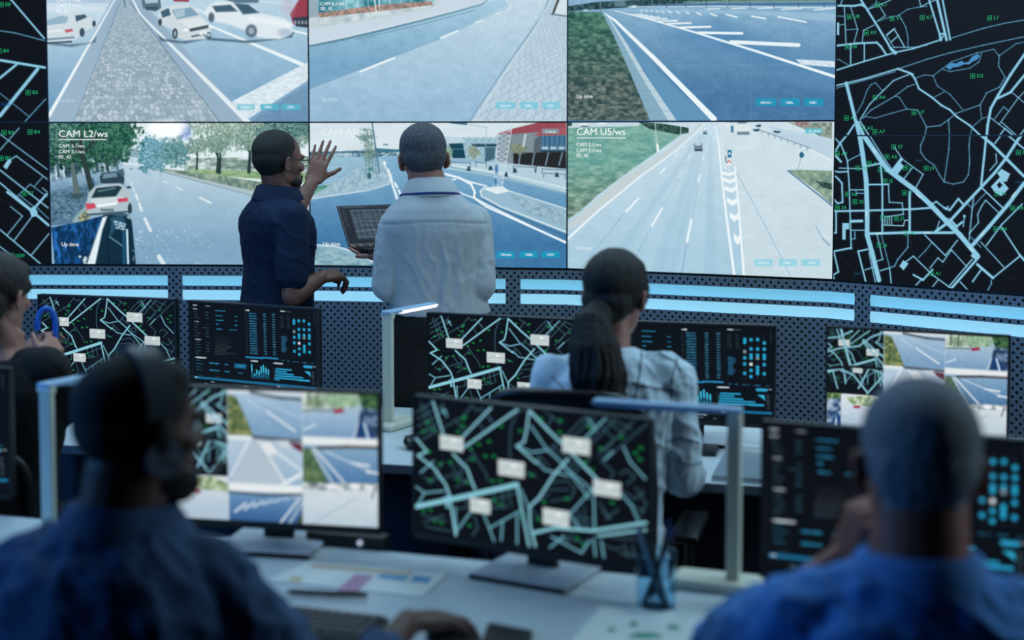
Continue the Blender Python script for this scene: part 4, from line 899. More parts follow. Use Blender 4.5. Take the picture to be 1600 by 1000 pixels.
# ================================================================ content of the desk monitors (unit picture space)
def homog(src, dst=((0, 0), (1, 0), (1, 1), (0, 1))):
    A = []; B = []
    for (x, y), (u, v) in zip(src, dst):
        A += [[x, y, 1, 0, 0, 0, -u*x, -u*y], [0, 0, 0, x, y, 1, -v*x, -v*y]]; B += [u, v]
    h = np.append(np.linalg.solve(np.array(A, float), np.array(B, float)), 1).reshape(3, 3)
    def f(p):
        q = h @ np.array([p[0], p[1], 1.]); return (q[0]/q[2]*1000, q[1]/q[2]*600)
    return f
FM = homog(((75, 60), (1170, 163), (1150, 872), (48, 722)))
def desk_map(cv, x0=0, y0=0, kx=1, ky=1, seed=0):
    """street map, drawn in a 1000 x 600 field"""
    f = lambda pts: [(x0+kx*p[0], y0+ky*p[1]) for p in map(FM, pts)]
    wk = kx
    thin = [[(100, 85), (140, 240)], [(75, 135), (160, 78)], [(80, 165), (185, 105)], [(80, 200), (195, 140)], [(82, 240), (205, 170)], [(95, 270), (300, 150), (345, 95)], [(120, 95), (170, 235)], [(210, 85), (180, 130)], [(345, 95), (365, 120), (390, 110), (440, 170)], [(260, 165), (320, 240)], [(370, 165), (400, 225)], [(420, 150), (450, 200)], [(560, 115), (525, 200), (515, 310), (530, 460)], [(600, 110), (560, 120)], [(680, 110), (760, 180)], [(730, 140), (690, 200)], [(770, 250), (880, 140)], [(820, 240), (925, 140)], [(905, 270), (1010, 160)], [(930, 330), (1100, 160)], [(950, 360), (1165, 170)], [(930, 170), (1010, 250), (960, 310)], [(980, 160), (1060, 230)], [(1000, 150), (1090, 200)], [(870, 160), (915, 220), (880, 260)], [(640, 320), (700, 390)], [(660, 340), (640, 370)], [(700, 300), (770, 370)], [(720, 285), (790, 350)], [(740, 270), (700, 320)], [(790, 380), (830, 370), (840, 400), (810, 410), (790, 380)], [(900, 330), (870, 370)], [(940, 350), (1000, 410), (985, 450)], [(560, 440), (600, 420), (640, 440)], [(690, 470), (780, 455), (820, 490), (800, 540), (700, 560)], [(640, 560), (700, 520)], [(690, 500), (790, 500)], [(610, 600), (660, 660), (700, 650)], [(1030, 420), (1060, 400), (1100, 430), (1060, 470)], [(1040, 500), (1100, 540), (1140, 500)], [(1060, 560), (1140, 600)], [(1100, 480), (1150, 560), (1120, 620)], [(200, 370), (150, 440), (200, 480)], [(230, 380), (260, 430), (200, 450)], [(260, 360), (290, 420), (240, 460)], [(330, 310), (400, 430), (410, 470)], [(250, 500), (330, 450)], [(300, 480), (270, 430)], [(340, 340), (300, 380)], [(100, 450), (130, 480), (180, 440)], [(80, 640), (200, 670)], [(90, 680), (190, 640)], [(100, 700), (220, 720)], [(330, 620), (350, 700), (320, 740)], [(300, 560), (300, 600), (240, 610)], [(430, 520), (440, 600), (500, 590)], [(470, 510), (480, 600)], [(500, 505), (515, 590)], [(430, 560), (540, 520)], [(700, 740), (900, 760)], [(760, 760), (800, 720)], [(800, 640), (900, 640)], [(800, 670), (900, 670)], [(830, 600), (830, 700)], [(860, 580), (860, 700)], [(930, 560), (980, 640), (940, 600)], [(960, 640), (1020, 590)], [(950, 770), (1000, 790), (1030, 780)], [(1040, 760), (1060, 830)], [(1080, 770), (1090, 830)], [(1020, 810), (1110, 815)], [(980, 730), (1100, 740)]]
    for p in thin: cv.line(f(p), 3.4*wk, (74, 120, 138), .9)
    mid = [[(55, 605), (100, 530), (60, 500)], [(100, 530), (200, 518)], [(85, 430), (150, 372)], [(550, 290), (620, 320), (690, 308)], [(620, 190), (690, 300), (760, 370), (850, 490)], [(640, 360), (680, 405), (790, 432)], [(245, 600), (245, 735)], [(405, 700), (555, 610)], [(405, 700), (380, 630)], [(405, 700), (425, 765)], [(460, 760), (470, 660)], [(535, 775), (540, 630)], [(245, 720), (320, 620)], [(700, 735), (840, 812), (880, 750)], [(690, 790), (760, 730)], [(905, 825), (900, 740)], [(945, 832), (935, 750)], [(905, 490), (905, 700)], [(905, 490), (790, 620)], [(1020, 500), (1080, 570), (1112, 650)], [(860, 260), (975, 145)], [(925, 210), (890, 150)], [(1050, 285), (1080, 360), (1148, 440)], [(960, 350), (1000, 310)], [(205, 110), (225, 150)], [(200, 130), (220, 120)], [(345, 500), (350, 540)], [(850, 490), (880, 540)], [(770, 390), (900, 500)], [(600, 600), (560, 500)], [(790, 620), (840, 700)], [(330, 590), (420, 600)], [(215, 540), (190, 560), (215, 600)]]
    for p in mid: cv.line(f(p), 6.5*wk, (118, 184, 204), .95)
    thick = [(8, [(160, 78), (182, 160), (205, 245)]), (8, [(435, 105), (290, 255)]), (9, [(560, 112), (300, 300)]), (8, [(615, 115), (598, 220), (585, 270), (550, 290), (600, 335), (640, 372)]), (10, [(615, 115), (700, 210), (760, 270), (870, 390), (955, 480)]), (9, [(790, 350), (720, 430), (650, 540), (600, 590), (600, 680), (622, 785)]), (20, [(55, 600), (290, 545), (545, 480)]), (9, [(70, 260), (122, 325), (75, 345), (150, 405), (205, 490), (222, 545)]), (9, [(245, 335), (310, 405), (340, 500)]), (9, [(220, 545), (242, 740)]), (9, [(545, 485), (592, 785)]), (12, [(610, 720), (720, 690), (900, 700), (1145, 655)]), (9, [(920, 725), (1145, 690)]), (9, [(205, 560), (205, 600)])]
    for w, p in thick: cv.line(f(p), w*wk, (136, 200, 216))
    for p in ((310, 150), (300, 162), (300, 195), (275, 225), (480, 195), (420, 270), (370, 285), (330, 305), (400, 342), (440, 342), (340, 360), (180, 385), (230, 375), (130, 325), (110, 225), (130, 180), (155, 215), (265, 462), (130, 465), (670, 155), (760, 162), (570, 215), (755, 220), (895, 190), (1040, 240), (945, 295), (1105, 315), (1130, 290), (1125, 345), (900, 400), (615, 432), (430, 465), (465, 463), (310, 475), (670, 565), (640, 650), (780, 545), (145, 670), (175, 680), (310, 690), (125, 615), (90, 620), (430, 560), (460, 580), (820, 740), (850, 770), (560, 640), (870, 365), (990, 560)):
        q = f([p])[0]; cv.ell(q[0], q[1], 9*wk, 4.6*wk, (22, 178, 84), .85, 2)
    for i, ((a, b), (w, h)) in enumerate((((240, 282), (54, 33)), ((520, 402), (58, 35)), ((830, 285), (58, 35)), ((968, 492), (56, 33)), ((724, 640), (56, 36)), ((365, 590), (46, 32)))):
        q = f([(a, b)])[0]; w *= wk; h *= ky*1.0
        cv.poly([(q[0]-w, q[1]-h), (q[0]+w, q[1]-h*.96), (q[0]+w*.98, q[1]+h), (q[0]-w*.98, q[1]+h*.94)], (194, 206, 208)); cv.line([(q[0]-w*.8, q[1]+h*.2), (q[0]-w*.1, q[1]-h*.3), (q[0]+w*.8, q[1]+h*.1)], 4*wk, (150, 166, 172), .8); cv.ell(q[0]+w*.2, q[1]-h*.4, w*.25, h*.2, (236, 240, 240))
def m_map(U, V):
    cv = Cv(U*1000, V*600, soft=.9).fill((12, 15, 20)); desk_map(cv); return cv.out()
DH = homog(((65, 50), (1420, 150), (1372, 990), (12, 885)))
def m_data(U, V):
    cv = Cv(U*1000, V*600, soft=.9).fill((11, 14, 19)); T = (44, 150, 196); Wt = (206, 222, 230)
    g = lambda x, y: DH((x, y))
    rr = random.Random(5)
    def bar(x, y, w, col=T, h=8, a=.8, rough=True):
        p = g(x, y); q = g(x+w, y+w*.07); cx = p[0]; e = q[0]
        if not rough: cv.line([p, q], h, col, a); return
        while cx < e: 
            l = 5+rr.random()*14; cv.line([(cx, p[1]), (min(cx+l, e), p[1])], h*(.6+.4*rr.random()), col, a*(.7+.3*rr.random())); cx += l+2
    for y in (82, 118): bar(95, y, 40, Wt)
    bar(228, 92, 60, Wt, 7, .6); bar(100, 243, 42, Wt); bar(95, 421, 60, Wt); bar(82, 600, 115, Wt, 11, 1)
    for y in (147, 176, 205, 270, 298, 328, 356, 385, 444, 474, 503, 534, 560): bar(100-(y-147)*.03, y, 26+rr.random()*36, (66, 104, 124), 6, .7)
    for y in (153, 183, 212, 277, 306, 337, 366, 396, 455, 485, 512, 542): bar(228-(y-147)*.05-(40 if y == 306 else 0), y, 32+(40 if y == 306 else 0), (62, 110, 136), 6, .75)
    for y in (140, 187, 233, 272, 320): bar(338, y, {140: 108, 187: 72, 233: 80, 272: 24, 320: 68}[y], T, 8, .85)
    for y in (200, 243, 287, 330): bar({330: 484}.get(y, 545), y, {330: 78}.get(y, 26), T, 7, .8)
    for k in range(13): bar(330-k*2.5, 405+k*13, 120+rr.random()*110, (84, 96, 104), 4, .35+.3*(k > 4))
    bar(305, 572, 100, (40, 90, 120), 5, .6)
    bar(672, 140, 32, Wt, 10, 1)
    for k in range(17):
        y = 172+k*24.2; x = 706-k*.9
        bar(x, y, 74, (52, 130, 168), 9, .9); bar(x-38, y+2, 8, (60, 110, 130), 6, .7); bar(858-k*.9, y+9, 22, (62, 140, 172), 8, .9); bar(953-k*.9, y+14, 22, (62, 140, 172), 8, .9)
    bar(640, 598, 180, (36, 128, 176), 11, 1, False); bar(820, 604, 160, (36, 128, 176), 11, 1, False)
    bar(1044, 155, 40, Wt, 9, 1); bar(1090, 158, 60, (120, 136, 146), 6, .6)
    for k in range(6): bar(1034, 205+k*21, 34, (60, 78, 90), 5, .8); bar(1104, 210+k*21, 26, (60, 78, 90), 5, .8)
    p = [g(*q) for q in ((1036, 390), (1090, 400), (1096, 440), (1060, 470), (1090, 520), (1060, 556), (1026, 550))]; cv.poly(p, (26, 70, 98), None, .9)
    for k in range(12): bar(1034, 396+k*13, 20+rr.random()*30, (44, 104, 138), 4, .7)
    dots = {1177: (247, 273, 353, 407, 461, 543), 1228: (251, 331, 385, 411, 465, 519, 573), 1281: (251, 334, 388, 415, 493, 520, 547), 1335: (283, 337, 391, 418, 472, 552)}
    for x, ys in dots.items():
        for k in range(15): q = g(x-k*1.1, 222+k*26); cv.ell(q[0], q[1], 5, 5, (36, 48, 58), .8)
        for y in ys:
            q = g(x-(y-247)*.05, y); big = (x, y) == (1228, 465)
            cv.rect(q[0]-9, q[1]-9, q[0]+9, q[1]+9, (226, 236, 240) if big else ((130, 150, 160) if (x, y) in ((1177, 353), (1281, 415)) else (38, 172, 218)), 1, 3)
    for x, w in ((1028, 20), (1080, 20), (1142, 54), (1234, 50), (1330, 24)): bar(x, 632+(x-1028)*.09, w, (40, 130, 170), 7, .8)
    for x, y, w in ((80, 628, 56), (80, 660, 86), (80, 692, 52), (80, 722, 64)): bar(x, y, w, (40, 120, 146), 6, .8)
    for x, y, w in ((232, 658, 104), (400, 672, 42), (232, 728, 100), (400, 742, 42), (546, 756, 44)): bar(x, y, w, (38, 140, 182), 10, .9)
    p = [g(*q) for q in ((508, 660), (640, 670), (636, 716), (506, 706))]; cv.poly(p, (24, 92, 130)); bar(536, 686, 74, (70, 170, 206), 7, 1)
    bar(692, 635, 70, Wt, 11, 1); bar(934, 657, 92, Wt, 11, 1)
    for k, (h) in enumerate((120, 30, 70, 60, 105, 120, 95, 80)):
        a = g(696+k*25, 795+k*1.2-h); b = g(694+k*25, 795+k*1.2); cv.line([a, b], 10, (30, 104, 142)); cv.line([a, ((a[0]+b[0])/2, (a[1]+b[1])/2)], 9, (64, 190, 226))
    bar(684, 806, 190, (70, 90, 100), 4, .6)
    for k, (x, w) in enumerate(((960, 156), (950, 112), (950, 184), (945, 286), (940, 360), (1186, 112))):
        y = 713+k*19+(12 if k == 5 else 0)*0; bar(x, y+k*3, w, (40, 160, 206), 9, 1, False); bar(928, y, 14, (80, 110, 124), 5, .7)
    bar(1258, 690, 70, (44, 156, 200), 18, 1, False); bar(1345, 690, 26, (180, 200, 210), 7, .8); bar(930, 818, 50, (40, 160, 206), 9)
    p = [g(*q) for q in ((1254, 734), (1310, 740), (1318, 790), (1300, 770))]; cv.poly(p, (50, 176, 216))
    for k in range(6): bar(1330, 745+k*22, 20, (120, 150, 164), 5, .7)
    bar(100, 776, 60, (90, 110, 120), 4, .7); bar(282, 792, 66, (80, 100, 112), 4, .7)
    a, b = g(60, 800), g(925, 882); cv.line([a, (b[0]-5, a[1])], 17, (24, 100, 140)); cv.line([(b[0]+10, a[1]), (985, a[1])], 17, (24, 100, 140)); bar(62, 800, 26, Wt, 8, 1); bar(958, 884, 30, Wt, 8, 1); bar(995, 888, 70, (60, 150, 190), 5, .8)
    for x, y, w, c in ((165, 860, 24, 0), (238, 846, 34, 1), (165, 890, 24, 0), (240, 875, 40, 0), (340, 880, 36, 0), (592, 884, 58, 1), (760, 896, 74, 1), (596, 905, 40, 0), (410, 912, 28, 0), (760, 918, 44, 0), (890, 934, 22, 0), (240, 905, 30, 0), (320, 905, 52, 0)): bar(x, y, w, Wt if c else (90, 120, 136), 7, .9)
    cv.line([g(64, 50), g(34, 800)], 2, (40, 50, 60)); cv.line([g(1390, 170), g(1388, 280)], 3, (50, 60, 70))
    return cv.out()
MH = homog(((55, 45), (1495, 120), (1440, 930), (15, 840)))
def m_multi(U, V):
    cv = Cv(U*1000, V*600, soft=.9).fill((14, 17, 22))
    x1, x2 = 322, 662; G = (206, 218, 226)
    # column 1: map then two tiles
    desk_map(cv, -10, -30, .62, .62)
    for w, p in ((13, [(75, 0), (100, 110), (135, 235)]), (9, [(0, 60), (60, 52), (140, 10)]), (9, [(100, 115), (180, 100), (250, 40), (322, 5)]), (9, [(0, 145), (70, 120), (130, 110)]), (9, [(205, 60), (260, 110), (322, 160)]), (9, [(200, 70), (322, 210)]), (10, [(0, 262), (80, 250), (150, 280), (230, 380)]), (9, [(180, 360), (240, 232), (322, 262)]), (9, [(322, 270), (230, 390)]), (7, [(30, 260), (60, 370)])): cv.line(p, w, (132, 188, 206))
    cv.line([(0, 250), (150, 228), (322, 232)], 16, (16, 20, 26)); cv.rect(0, 400, x1, 600, (150, 170, 184))
    cv.texpoly([(0, 400), (80, 400), (80, 440), (0, 450)], foliage((50, 80, 50), (150, 176, 120), 14, 3)); cv.texpoly([(0, 440), (80, 430), (80, 600), (0, 600)], foliage((40, 70, 110), (190, 206, 220), 26, 6))
    cv.poly([(20, 600), (50, 520), (66, 520), (90, 600)], (30, 70, 120), 3); cv.poly([(44, 600), (54, 530), (62, 600)], (190, 214, 232), 3)
    asphalt(cv, [(82, 400), (x1, 400), (x1, 600), (82, 600)], (210, 220, 226), (176, 196, 212), (430, 560), 6, 8, 3); cv.texpoly([(110, 420), (240, 400), (x1, 430), (x1, 470), (140, 462)], foliage((110, 140, 96), (208, 220, 190), 16, 5)); cv.poly([(150, 470), (190, 466), (192, 482), (156, 484)], (150, 50, 70), 3)
    # column 2
    asphalt(cv, [(x1, 0), (x2, 0), (x2, 210), (x1, 210)], (166, 192, 214), (120, 156, 190), (10, 190), 5, 8, 4)
    cv.rect(x1, 0, x2, 14, (216, 226, 232), 1, 5); cv.line([(430, 8), (560, 30), (x2, 34)], 13, (52, 60, 66), .8, 4)
    cv.texpoly([(x1, 20), (362, 30), (400, 110), (440, 210), (x1, 210)], foliage((58, 84, 56), (150, 156, 100), 16, 7))
    cv.line([(500, 92), (630, 180)], 8, (220, 230, 238)); cv.line([(410, 40), (480, 84)], 4, (200, 216, 228)); cv.line([(470, 40), (x2, 120)], 4, (200, 216, 228), .8)
    asphalt(cv, [(x1, 210), (x2, 210), (x2, 425), (x1, 425)], (180, 200, 216), (150, 178, 204), (230, 410), 5, 8, 5); cv.rect(x1, 208, 440, 226, (226, 234, 238), 1, 5); cv.line([(440, 214), (x2, 222)], 16, (60, 70, 84), .85, 5)
    cv.poly([(430, 228), (470, 228), (600, 425), (330, 425)], (176, 192, 204), 6); cv.line([(418, 232), (330, 400)], 7, (226, 234, 240)); cv.line([(462, 228), (590, 425)], 7, (226, 234, 240)); cv.line([(520, 262), (x2, 360)], 8, (226, 234, 240)); cv.line([(570, 425), (x2, 370)], 18, (220, 230, 236))
    cv.poly([(478, 236), (510, 232), (545, 268), (540, 290), (510, 290), (486, 262)], (222, 228, 232), 4); cv.poly([(540, 225), (600, 222), (620, 250), (570, 256)], (200, 210, 220), 4); cv.poly([(600, 230), (x2, 236), (x2, 276), (625, 256)], (96, 40, 58), 4)
    asphalt(cv, [(x1, 425), (x2, 425), (x2, 600), (x1, 600)], (110, 150, 190), (56, 96, 146), (470, 590), 5, 8, 6); cv.rect(x1, 425, x2, 466, (228, 234, 236), 1, 6); cv.line([(x1, 470), (480, 476), (x2, 466)], 10, (50, 60, 62), .9, 4)
    for k in range(7): cv.line([(350+k*44, 560-k*13), (400+k*40, 520-k*7)], 11-k, (206, 220, 230), .9)
    cv.line([(560, 600), (650, 480)], 9, (206, 220, 230)); cv.line([(600, 600), (660, 500)], 12, (150, 176, 190)); cv.poly([(630, 600), (x2, 540), (x2, 600)], (60, 74, 62), 3)
    # column 3
    asphalt(cv, [(x2, 0), (1000, 0), (1000, 200), (x2, 200)], (166, 190, 210), (120, 156, 190), (60, 190), 5, 8, 7); cv.texpoly([(x2, 0), (920, 0), (900, 60), (x2, 76)], foliage((110, 140, 110), (222, 230, 226), 24, 8))
    for x in (690, 730, 800): cv.line([(x, 66), (x+4, 0)], 7, (56, 66, 58), .8)
    cv.blob(840, 30, 66, 36, ((96, 140, 110), (190, 212, 180)), 12, 4); cv.poly([(800, 74), (846, 66), (850, 84), (808, 92)], (150, 40, 66), 3); cv.line([(x2, 82), (800, 78)], 8, (96, 104, 80), .8)
    cv.texpoly([(910, 0), (1000, 0), (1000, 80), (930, 60)], foliage((20, 50, 40), (90, 130, 80), 14, 5)); cv.texpoly([(925, 60), (1000, 70), (1000, 200), (900, 200)], foliage((26, 46, 76), (140, 170, 196), 22, 9)); cv.poly([(905, 200), (920, 120), (950, 120), (990, 200)], (26, 60, 110), 3); cv.line([(940, 130), (958, 200)], 10, (190, 216, 236)); cv.line([(670, 170), (720, 146)], 7, (214, 226, 236)); cv.line([(890, 200), (912, 130)], 4, (226, 234, 240))
    asphalt(cv, [(x2, 200), (1000, 200), (1000, 410), (x2, 410)], (130, 166, 196), (80, 122, 166), (250, 400), 5, 8, 8); cv.rect(x2, 200, 1000, 238, (226, 232, 234), 1, 6); cv.line([(730, 250), (860, 240), (1000, 238)], 14, (70, 62, 64), .9, 5); cv.line([(x2, 254), (760, 250)], 6, (70, 76, 80), .7)
    cv.texpoly([(x2, 256), (700, 256), (780, 410), (x2, 410)], foliage((58, 84, 62), (110, 136, 96), 14, 9)); cv.line([(704, 256), (780, 380), (800, 410)], 8, (186, 202, 212)); cv.line([(716, 254), (850, 405)], 7, (224, 234, 240)); cv.line([(880, 312), (960, 322)], 9, (220, 230, 238)); cv.line([(760, 262), (1000, 360)], 5, (206, 220, 230)); cv.line([(950, 350), (1000, 352)], 9, (220, 230, 238))
    asphalt(cv, [(x2, 410), (1000, 410), (1000, 600), (x2, 600)], (206, 216, 222), (186, 204, 216), (430, 590), 6, 8, 9); cv.texpoly([(x2, 412), (1000, 400), (1000, 430), (x2, 446)], foliage((70, 90, 96), (226, 232, 234), 20, 9))
    for x, y, w in ((790, 424, 24), (900, 420, 26), (960, 420, 24)): cv.ell(x, y, w, 12, (236, 240, 242), .9, 3)
    cv.line([(700, 600), (900, 470)], 4, (150, 170, 186)); cv.line([(972, 470), (985, 420)], 6, (50, 64, 80))
    for x in (x1, x2): cv.line([(x, 0), (x, 600)], 3, G, .8)
    return cv.out()

# ================================================================ furniture
m_desk = mat('desk_laminate', (196, 206, 210), .38, noise=.03)
m_edge = mat('desk_edge', (96, 104, 116), .5)
m_panel = mat('modesty_panel_grey', (62, 70, 88), .6)
m_leg = mat('powder_coated_steel', (40, 44, 52), .45, metal=.4)
m_mon = mat('monitor_plastic', (20, 22, 26), .4)
m_base = mat('monitor_base_satin', (176, 186, 196), .25)
m_lamp = mat('lamp_ivory_plastic', (212, 214, 198), .4)
m_lampt = mat('lamp_head_shell', (150, 184, 214), .4)  # bluish colour stands for blue light on the white head
m_glow = mat('lamp_led_strip', (255, 240, 236), .4, emit=(255, 236, 232), es=1.6)
m_mesh = mat('chair_mesh_fabric', (22, 24, 30), .8, noise=.3, nscale=200)
m_frame = mat('chair_frame_plastic', (16, 17, 20), .4)
m_seat = mat('chair_seat_fabric', (24, 26, 32), .9, noise=.2, nscale=120)

def lowline(p0, p1):
    a = PZ(*p0, .745); b = PZ(*p1, .745); d = Vector((b.x-a.x, b.y-a.y)).normalized(); return Vector((a.x, a.y)), d
def desk(name_label, o, d, s0, s1, dep, pedestals):
    """o = point on the edge nearest the wall, d = along, body extends toward the camera by dep"""
    n = Vector((d.y, -d.x))
    c = o+d*((s0+s1)/2)+n*dep/2
    rz = math.atan2(d.y, d.x)
    root = thing('office_desk', name_label, 'desk', (c.x, c.y, 0), rz)
    L = s1-s0
    MB().box((0, 0, .7305), (L, dep, .025), bev=.003).build('desktop', m_desk, root)
    MB().box((0, dep/2-.001, .7305), (L, .004, .026)).build('rear_edge', m_edge, root)
    MB().box((0, -dep/2+.001, .7305), (L, .004, .026)).build('front_edge', m_edge, root)
    MB().box((0, dep/2-.06, .45), (L-.1, .018, .52)).build('modesty_panel', m_panel, root)
    for x in (-L/2+.08, 0, L/2-.08):
        m = MB(); m.box((x, 0, .365), (.06, .06, .70), bev=.004); m.box((x, 0, .015), (.08, dep*.8, .03), bev=.006)
        m.build('leg', m_leg, root)
    for x in pedestals:
        pd = MB().box((x, .12, .38), (.42, dep-.3, .66), bev=.006).build('drawer_pedestal', m_panel, root)
        for z in (.17, .38, .59):
            dr = MB().box((x, .12-(dep-.3)/2-.006, z), (.40, .012, .195), bev=.003).build('drawer', m_panel, pd)
    return root
oF, dF = lowline((503, 851), (1068, 904))
deskF = desk('long pale desk across the foreground carrying the nearer row of monitors', oF, dF, -1.75, 1.75, .78, ())
oB = Vector((-.37, 4.18)); dB = Vector((1, -.25)).normalized(); nB = Vector((dB.y, -dB.x)); DEPB = .86
deskB = desk('long pale desk of the farther row, in front of the standing men', oB-nB*DEPB, dB, -1.75, 1.95, DEPB, (.32, ))
TOP = .7435

def monitor(TLp, TRp, zt, h, paint, label, res=(420, 250), group='desk monitors', tr_world=None, base=TOP, tilt=0):
    TL = PZ(*TLp, zt); TR = PZ(*TRp, zt)
    d = Vector((TR.x-TL.x, TR.y-TL.y, 0)); w = d.length; d.normalize(); n = Vector((d.y, -d.x, 0))
    c = (TL+TR)/2; rz = math.atan2(d.y, d.x)
    foot = c-n*.045
    root = thing('computer_monitor', label, 'monitor', (foot.x, foot.y, base), rz, group)
    # local frame: x along, -y toward viewer; screen plane at y=-.045
    y = -.045; zt_ = zt-base; b = .006; bb = .016
    q = [(-w/2+b, y, zt_-b), (w/2-b, y, zt_-b), (w/2-b, y, zt_-h+bb), (-w/2+b, y, zt_-h+bb)]
    grid_display('display', *q, res[0], res[1], paint, root, uvspace=True)
    m = MB(); m.box((0, y+.013, zt_-h/2), (w, .024, h), bev=.003); m.box((0, y+.035, zt_-h/2), (w*.62, .03, h*.6), bev=.012); m.build('housing', m_mon, root)
    f = MB(); yb = y-.0015
    for cx, cz, sx, sz in ((0, zt_-b/2, w, b), (0, zt_-h+bb/2, w, bb), (-w/2+b/2, zt_-h/2, b, h), (w/2-b/2, zt_-h/2, b, h)): f.box((cx, yb, cz), (sx, .0045, sz))
    f.build('bezel', m_mon, root)
    MB().box((0, .035, (zt_-h*.45)/2), (.075, .02, zt_-h*.45), bev=.005).build('stand_neck', m_mon, root)
    s = MB(); s.box((0, .0, .007), (.235, .19, .012), bev=.005); s.build('stand_base', m_base, root)
    t = MB(); t.box((0, -.0955, .006), (.235, .002, .011)); t.build('base_trim', m_mon, root)
    return root
MD = (460, 285)
monitor((59, 459.5), (275, 467), 1.13, .325, m_map, 'monitor with cyan map in front of the dark bob haired woman', (480, 290))
monitor((295, 469), (497, 482), 1.13, .325, m_data, 'dark data dashboard monitor below the navy shirted man', MD)
monitor((667, 488), (921, 500), 1.13, .325, m_map, 'monitor with cyan map left of the ponytailed woman', (500, 300))
monitor((948, 500), (1213, 508.5), 1.13, .325, m_data, 'dark data dashboard monitor right of the ponytailed woman', MD)
monitor((1291, 509.5), (1579, 524.5), 1.13, .325, m_multi, 'bright monitor with tiled street pictures above the grey haired man in blue', (480, 290))
monitor((243, 601), (594, 613), 1.13, .333, m_multi, 'bright monitor with tiled street pictures beside the headset man in the foreground', (480, 290))
monitor((645, 617), (1018, 655), 1.13, .33, m_map, 'large blurred map monitor at the centre of the foreground desk', (520, 310))
monitor((1190, 657), (1618, 688), 1.13, .33, m_data, 'dark dashboard monitor behind the grey haired man in the blue shirt', (440, 270))
monitor((-372, 566), (15, 575), 1.13, .34, m_data, 'dark monitor cut off at the far left edge', (300, 180))

def desk_lamp(label, foot, azimuth, L=.28, on=True, tk=.016):
    x, y = foot
    root = thing('desk_lamp', label, 'lamp', (x, y, TOP), math.atan2(azimuth[1], azimuth[0]), 'white folding desk lamps')
    b = MB(); b.box((.035, 0, .011), (.19, .10, .022), bev=.009, seg=3); b.build('base', m_lamp, root)
    MB().box((0, 0, .20), (tk, .038, .36), bev=.003).build('stem', m_lamp, root)
    MB().tube([(0, -.022, .378), (0, .022, .378)], .010, 14).build('hinge', m_lamp, root)
    r = Euler((0, 0, 0)); hd = MB().box((L/2-.015, 0, .389), (L, .040, .012), bev=.005, seg=3).build('lamp_head', m_lampt, root)
    MB().box((L/2+.02, 0, .3815), (L*.74, .030, .004)).build('led_strip', m_glow if on else m_lampt, hd)
    MB().box((L/2+.02, -.0202, .3875), (L*.74, .0015, .005)).build('side_strip', m_glow if on else m_lampt, hd)
    return root
def pz2(px, py, z=.745): q = PZ(px, py, z); return (q.x, q.y)
desk_lamp('white folding desk lamp with glowing head on the farther desk, beside the map monitor', pz2(607, 668), (.50, .86), .29)
desk_lamp('white folding desk lamp right of the pen cup, its arm over the map monitor', pz2(1146, 918), (-.945, .33), .33, False, .028)
desk_lamp('white folding desk lamp at the far left, behind the headset man', (-1.10, 3.33), (.50, .86), .26, False)

# chairs
def office_chair(label, loc, rz, back_h=1.02):
    root = thing('office_chair', label, 'chair', (loc[0], loc[1], 0), rz, 'black office chairs')
    s = MB(); s.box((0, .02, .445), (.48, .47, .07), bev=.03, seg=4); s.build('seat', m_seat, root, 40)
    w = .22; z0 = .54
    prof = []
    for k in range(33):
        a = 2*math.pi*k/32; ca, sa = math.cos(a), math.sin(a)
        e = .45; X = w*abs(ca)**e*(1 if ca > 0 else -1); Z = (z0+back_h)/2+(back_h-z0)/2*abs(sa)**e*(1 if sa > 0 else -1)
        prof.append((X, -.255-.05*((Z-.75)/.3)**2*1+.05*(1-(X/w)**2)*-1+.03, Z))
    fr = MB(); fr.tube(prof, .014, 10, cap=False); fr.build('back_frame', m_frame, root, 60)
    ms = MB(); rows = []
    for i in range(9):
        row = []
        for j in range(9):
            a = -1+2*j/8; Z = z0+.01+(back_h-z0-.02)*i/8
            k = ((Z-(z0+back_h)/2)/((back_h-z0)/2)); lim = w*(1-abs(k)**4.4)**(1/4.4) if abs(k) < 1 else 0; X = a*max(lim, .1)*.99
            row.append((X, -.225-.05*((Z-.75)/.3)**2-.05*(1-(X/w)**2), Z))
        rows.append(row)
    for off in (0, ): ms.loft([[(p[0], p[1], p[2]) for p in r_] for r_ in rows], cap=False, closed=False)
    mo = ms.build('back_mesh', m_mesh, root, 60); md = mo.modifiers.new('thick', 'SOLIDIFY'); md.thickness = .004
    MB().tube([(0, -.30, .62), (0, -.33, .50), (0, -.24, .40), (0, -.05, .40)], .02, 10).build('back_bracket', m_frame, root, 60)
    for sx in (-1, 1):
        a = MB(); a.box((sx*.285, .03, .66), (.075, .27, .025), bev=.01, seg=3); ar = a.build('armrest', m_frame, root, 40)
        MB().tube([(sx*.285, -.0, .65), (sx*.285, -.0, .50), (sx*.24, .0, .41), (sx*.1, 0, .40)], .016, 10).build('armrest_support', m_frame, root, 60)
    MB().tube([(0, 0, .08), (0, 0, .41)], .028, 14).build('gas_column', m_frame, root, 60)
    for k in range(5):
        a = 2*math.pi*k/5+.3; c_, s_ = math.cos(a), math.sin(a)
        l = MB().tube([(c_*.02, s_*.02, .10), (c_*.29, s_*.29, .075)], [.024, .015], 10).build('base_leg', m_frame, root, 60)
        MB().tube([(c_*.29-s_*.02, s_*.29+c_*.02, .0285), (c_*.29+s_*.02, s_*.29-c_*.02, .0285)], .028, 14).build('caster', m_frame, l, 60)
    return root
AZB = math.atan2(dB.y, dB.x)
office_chair('mesh backed office chair the ponytailed woman sits on', (.20, 3.845), AZB, 1.075)
office_chair('office chair under the grey haired man in blue', (.62, 2.02), -.2, .84)
office_chair('office chair under the headset man in the foreground', (-.74, 2.28), -.3, .84)
office_chair('office chair under the dark bob haired woman', (-1.50, 4.12), -.2, .86)

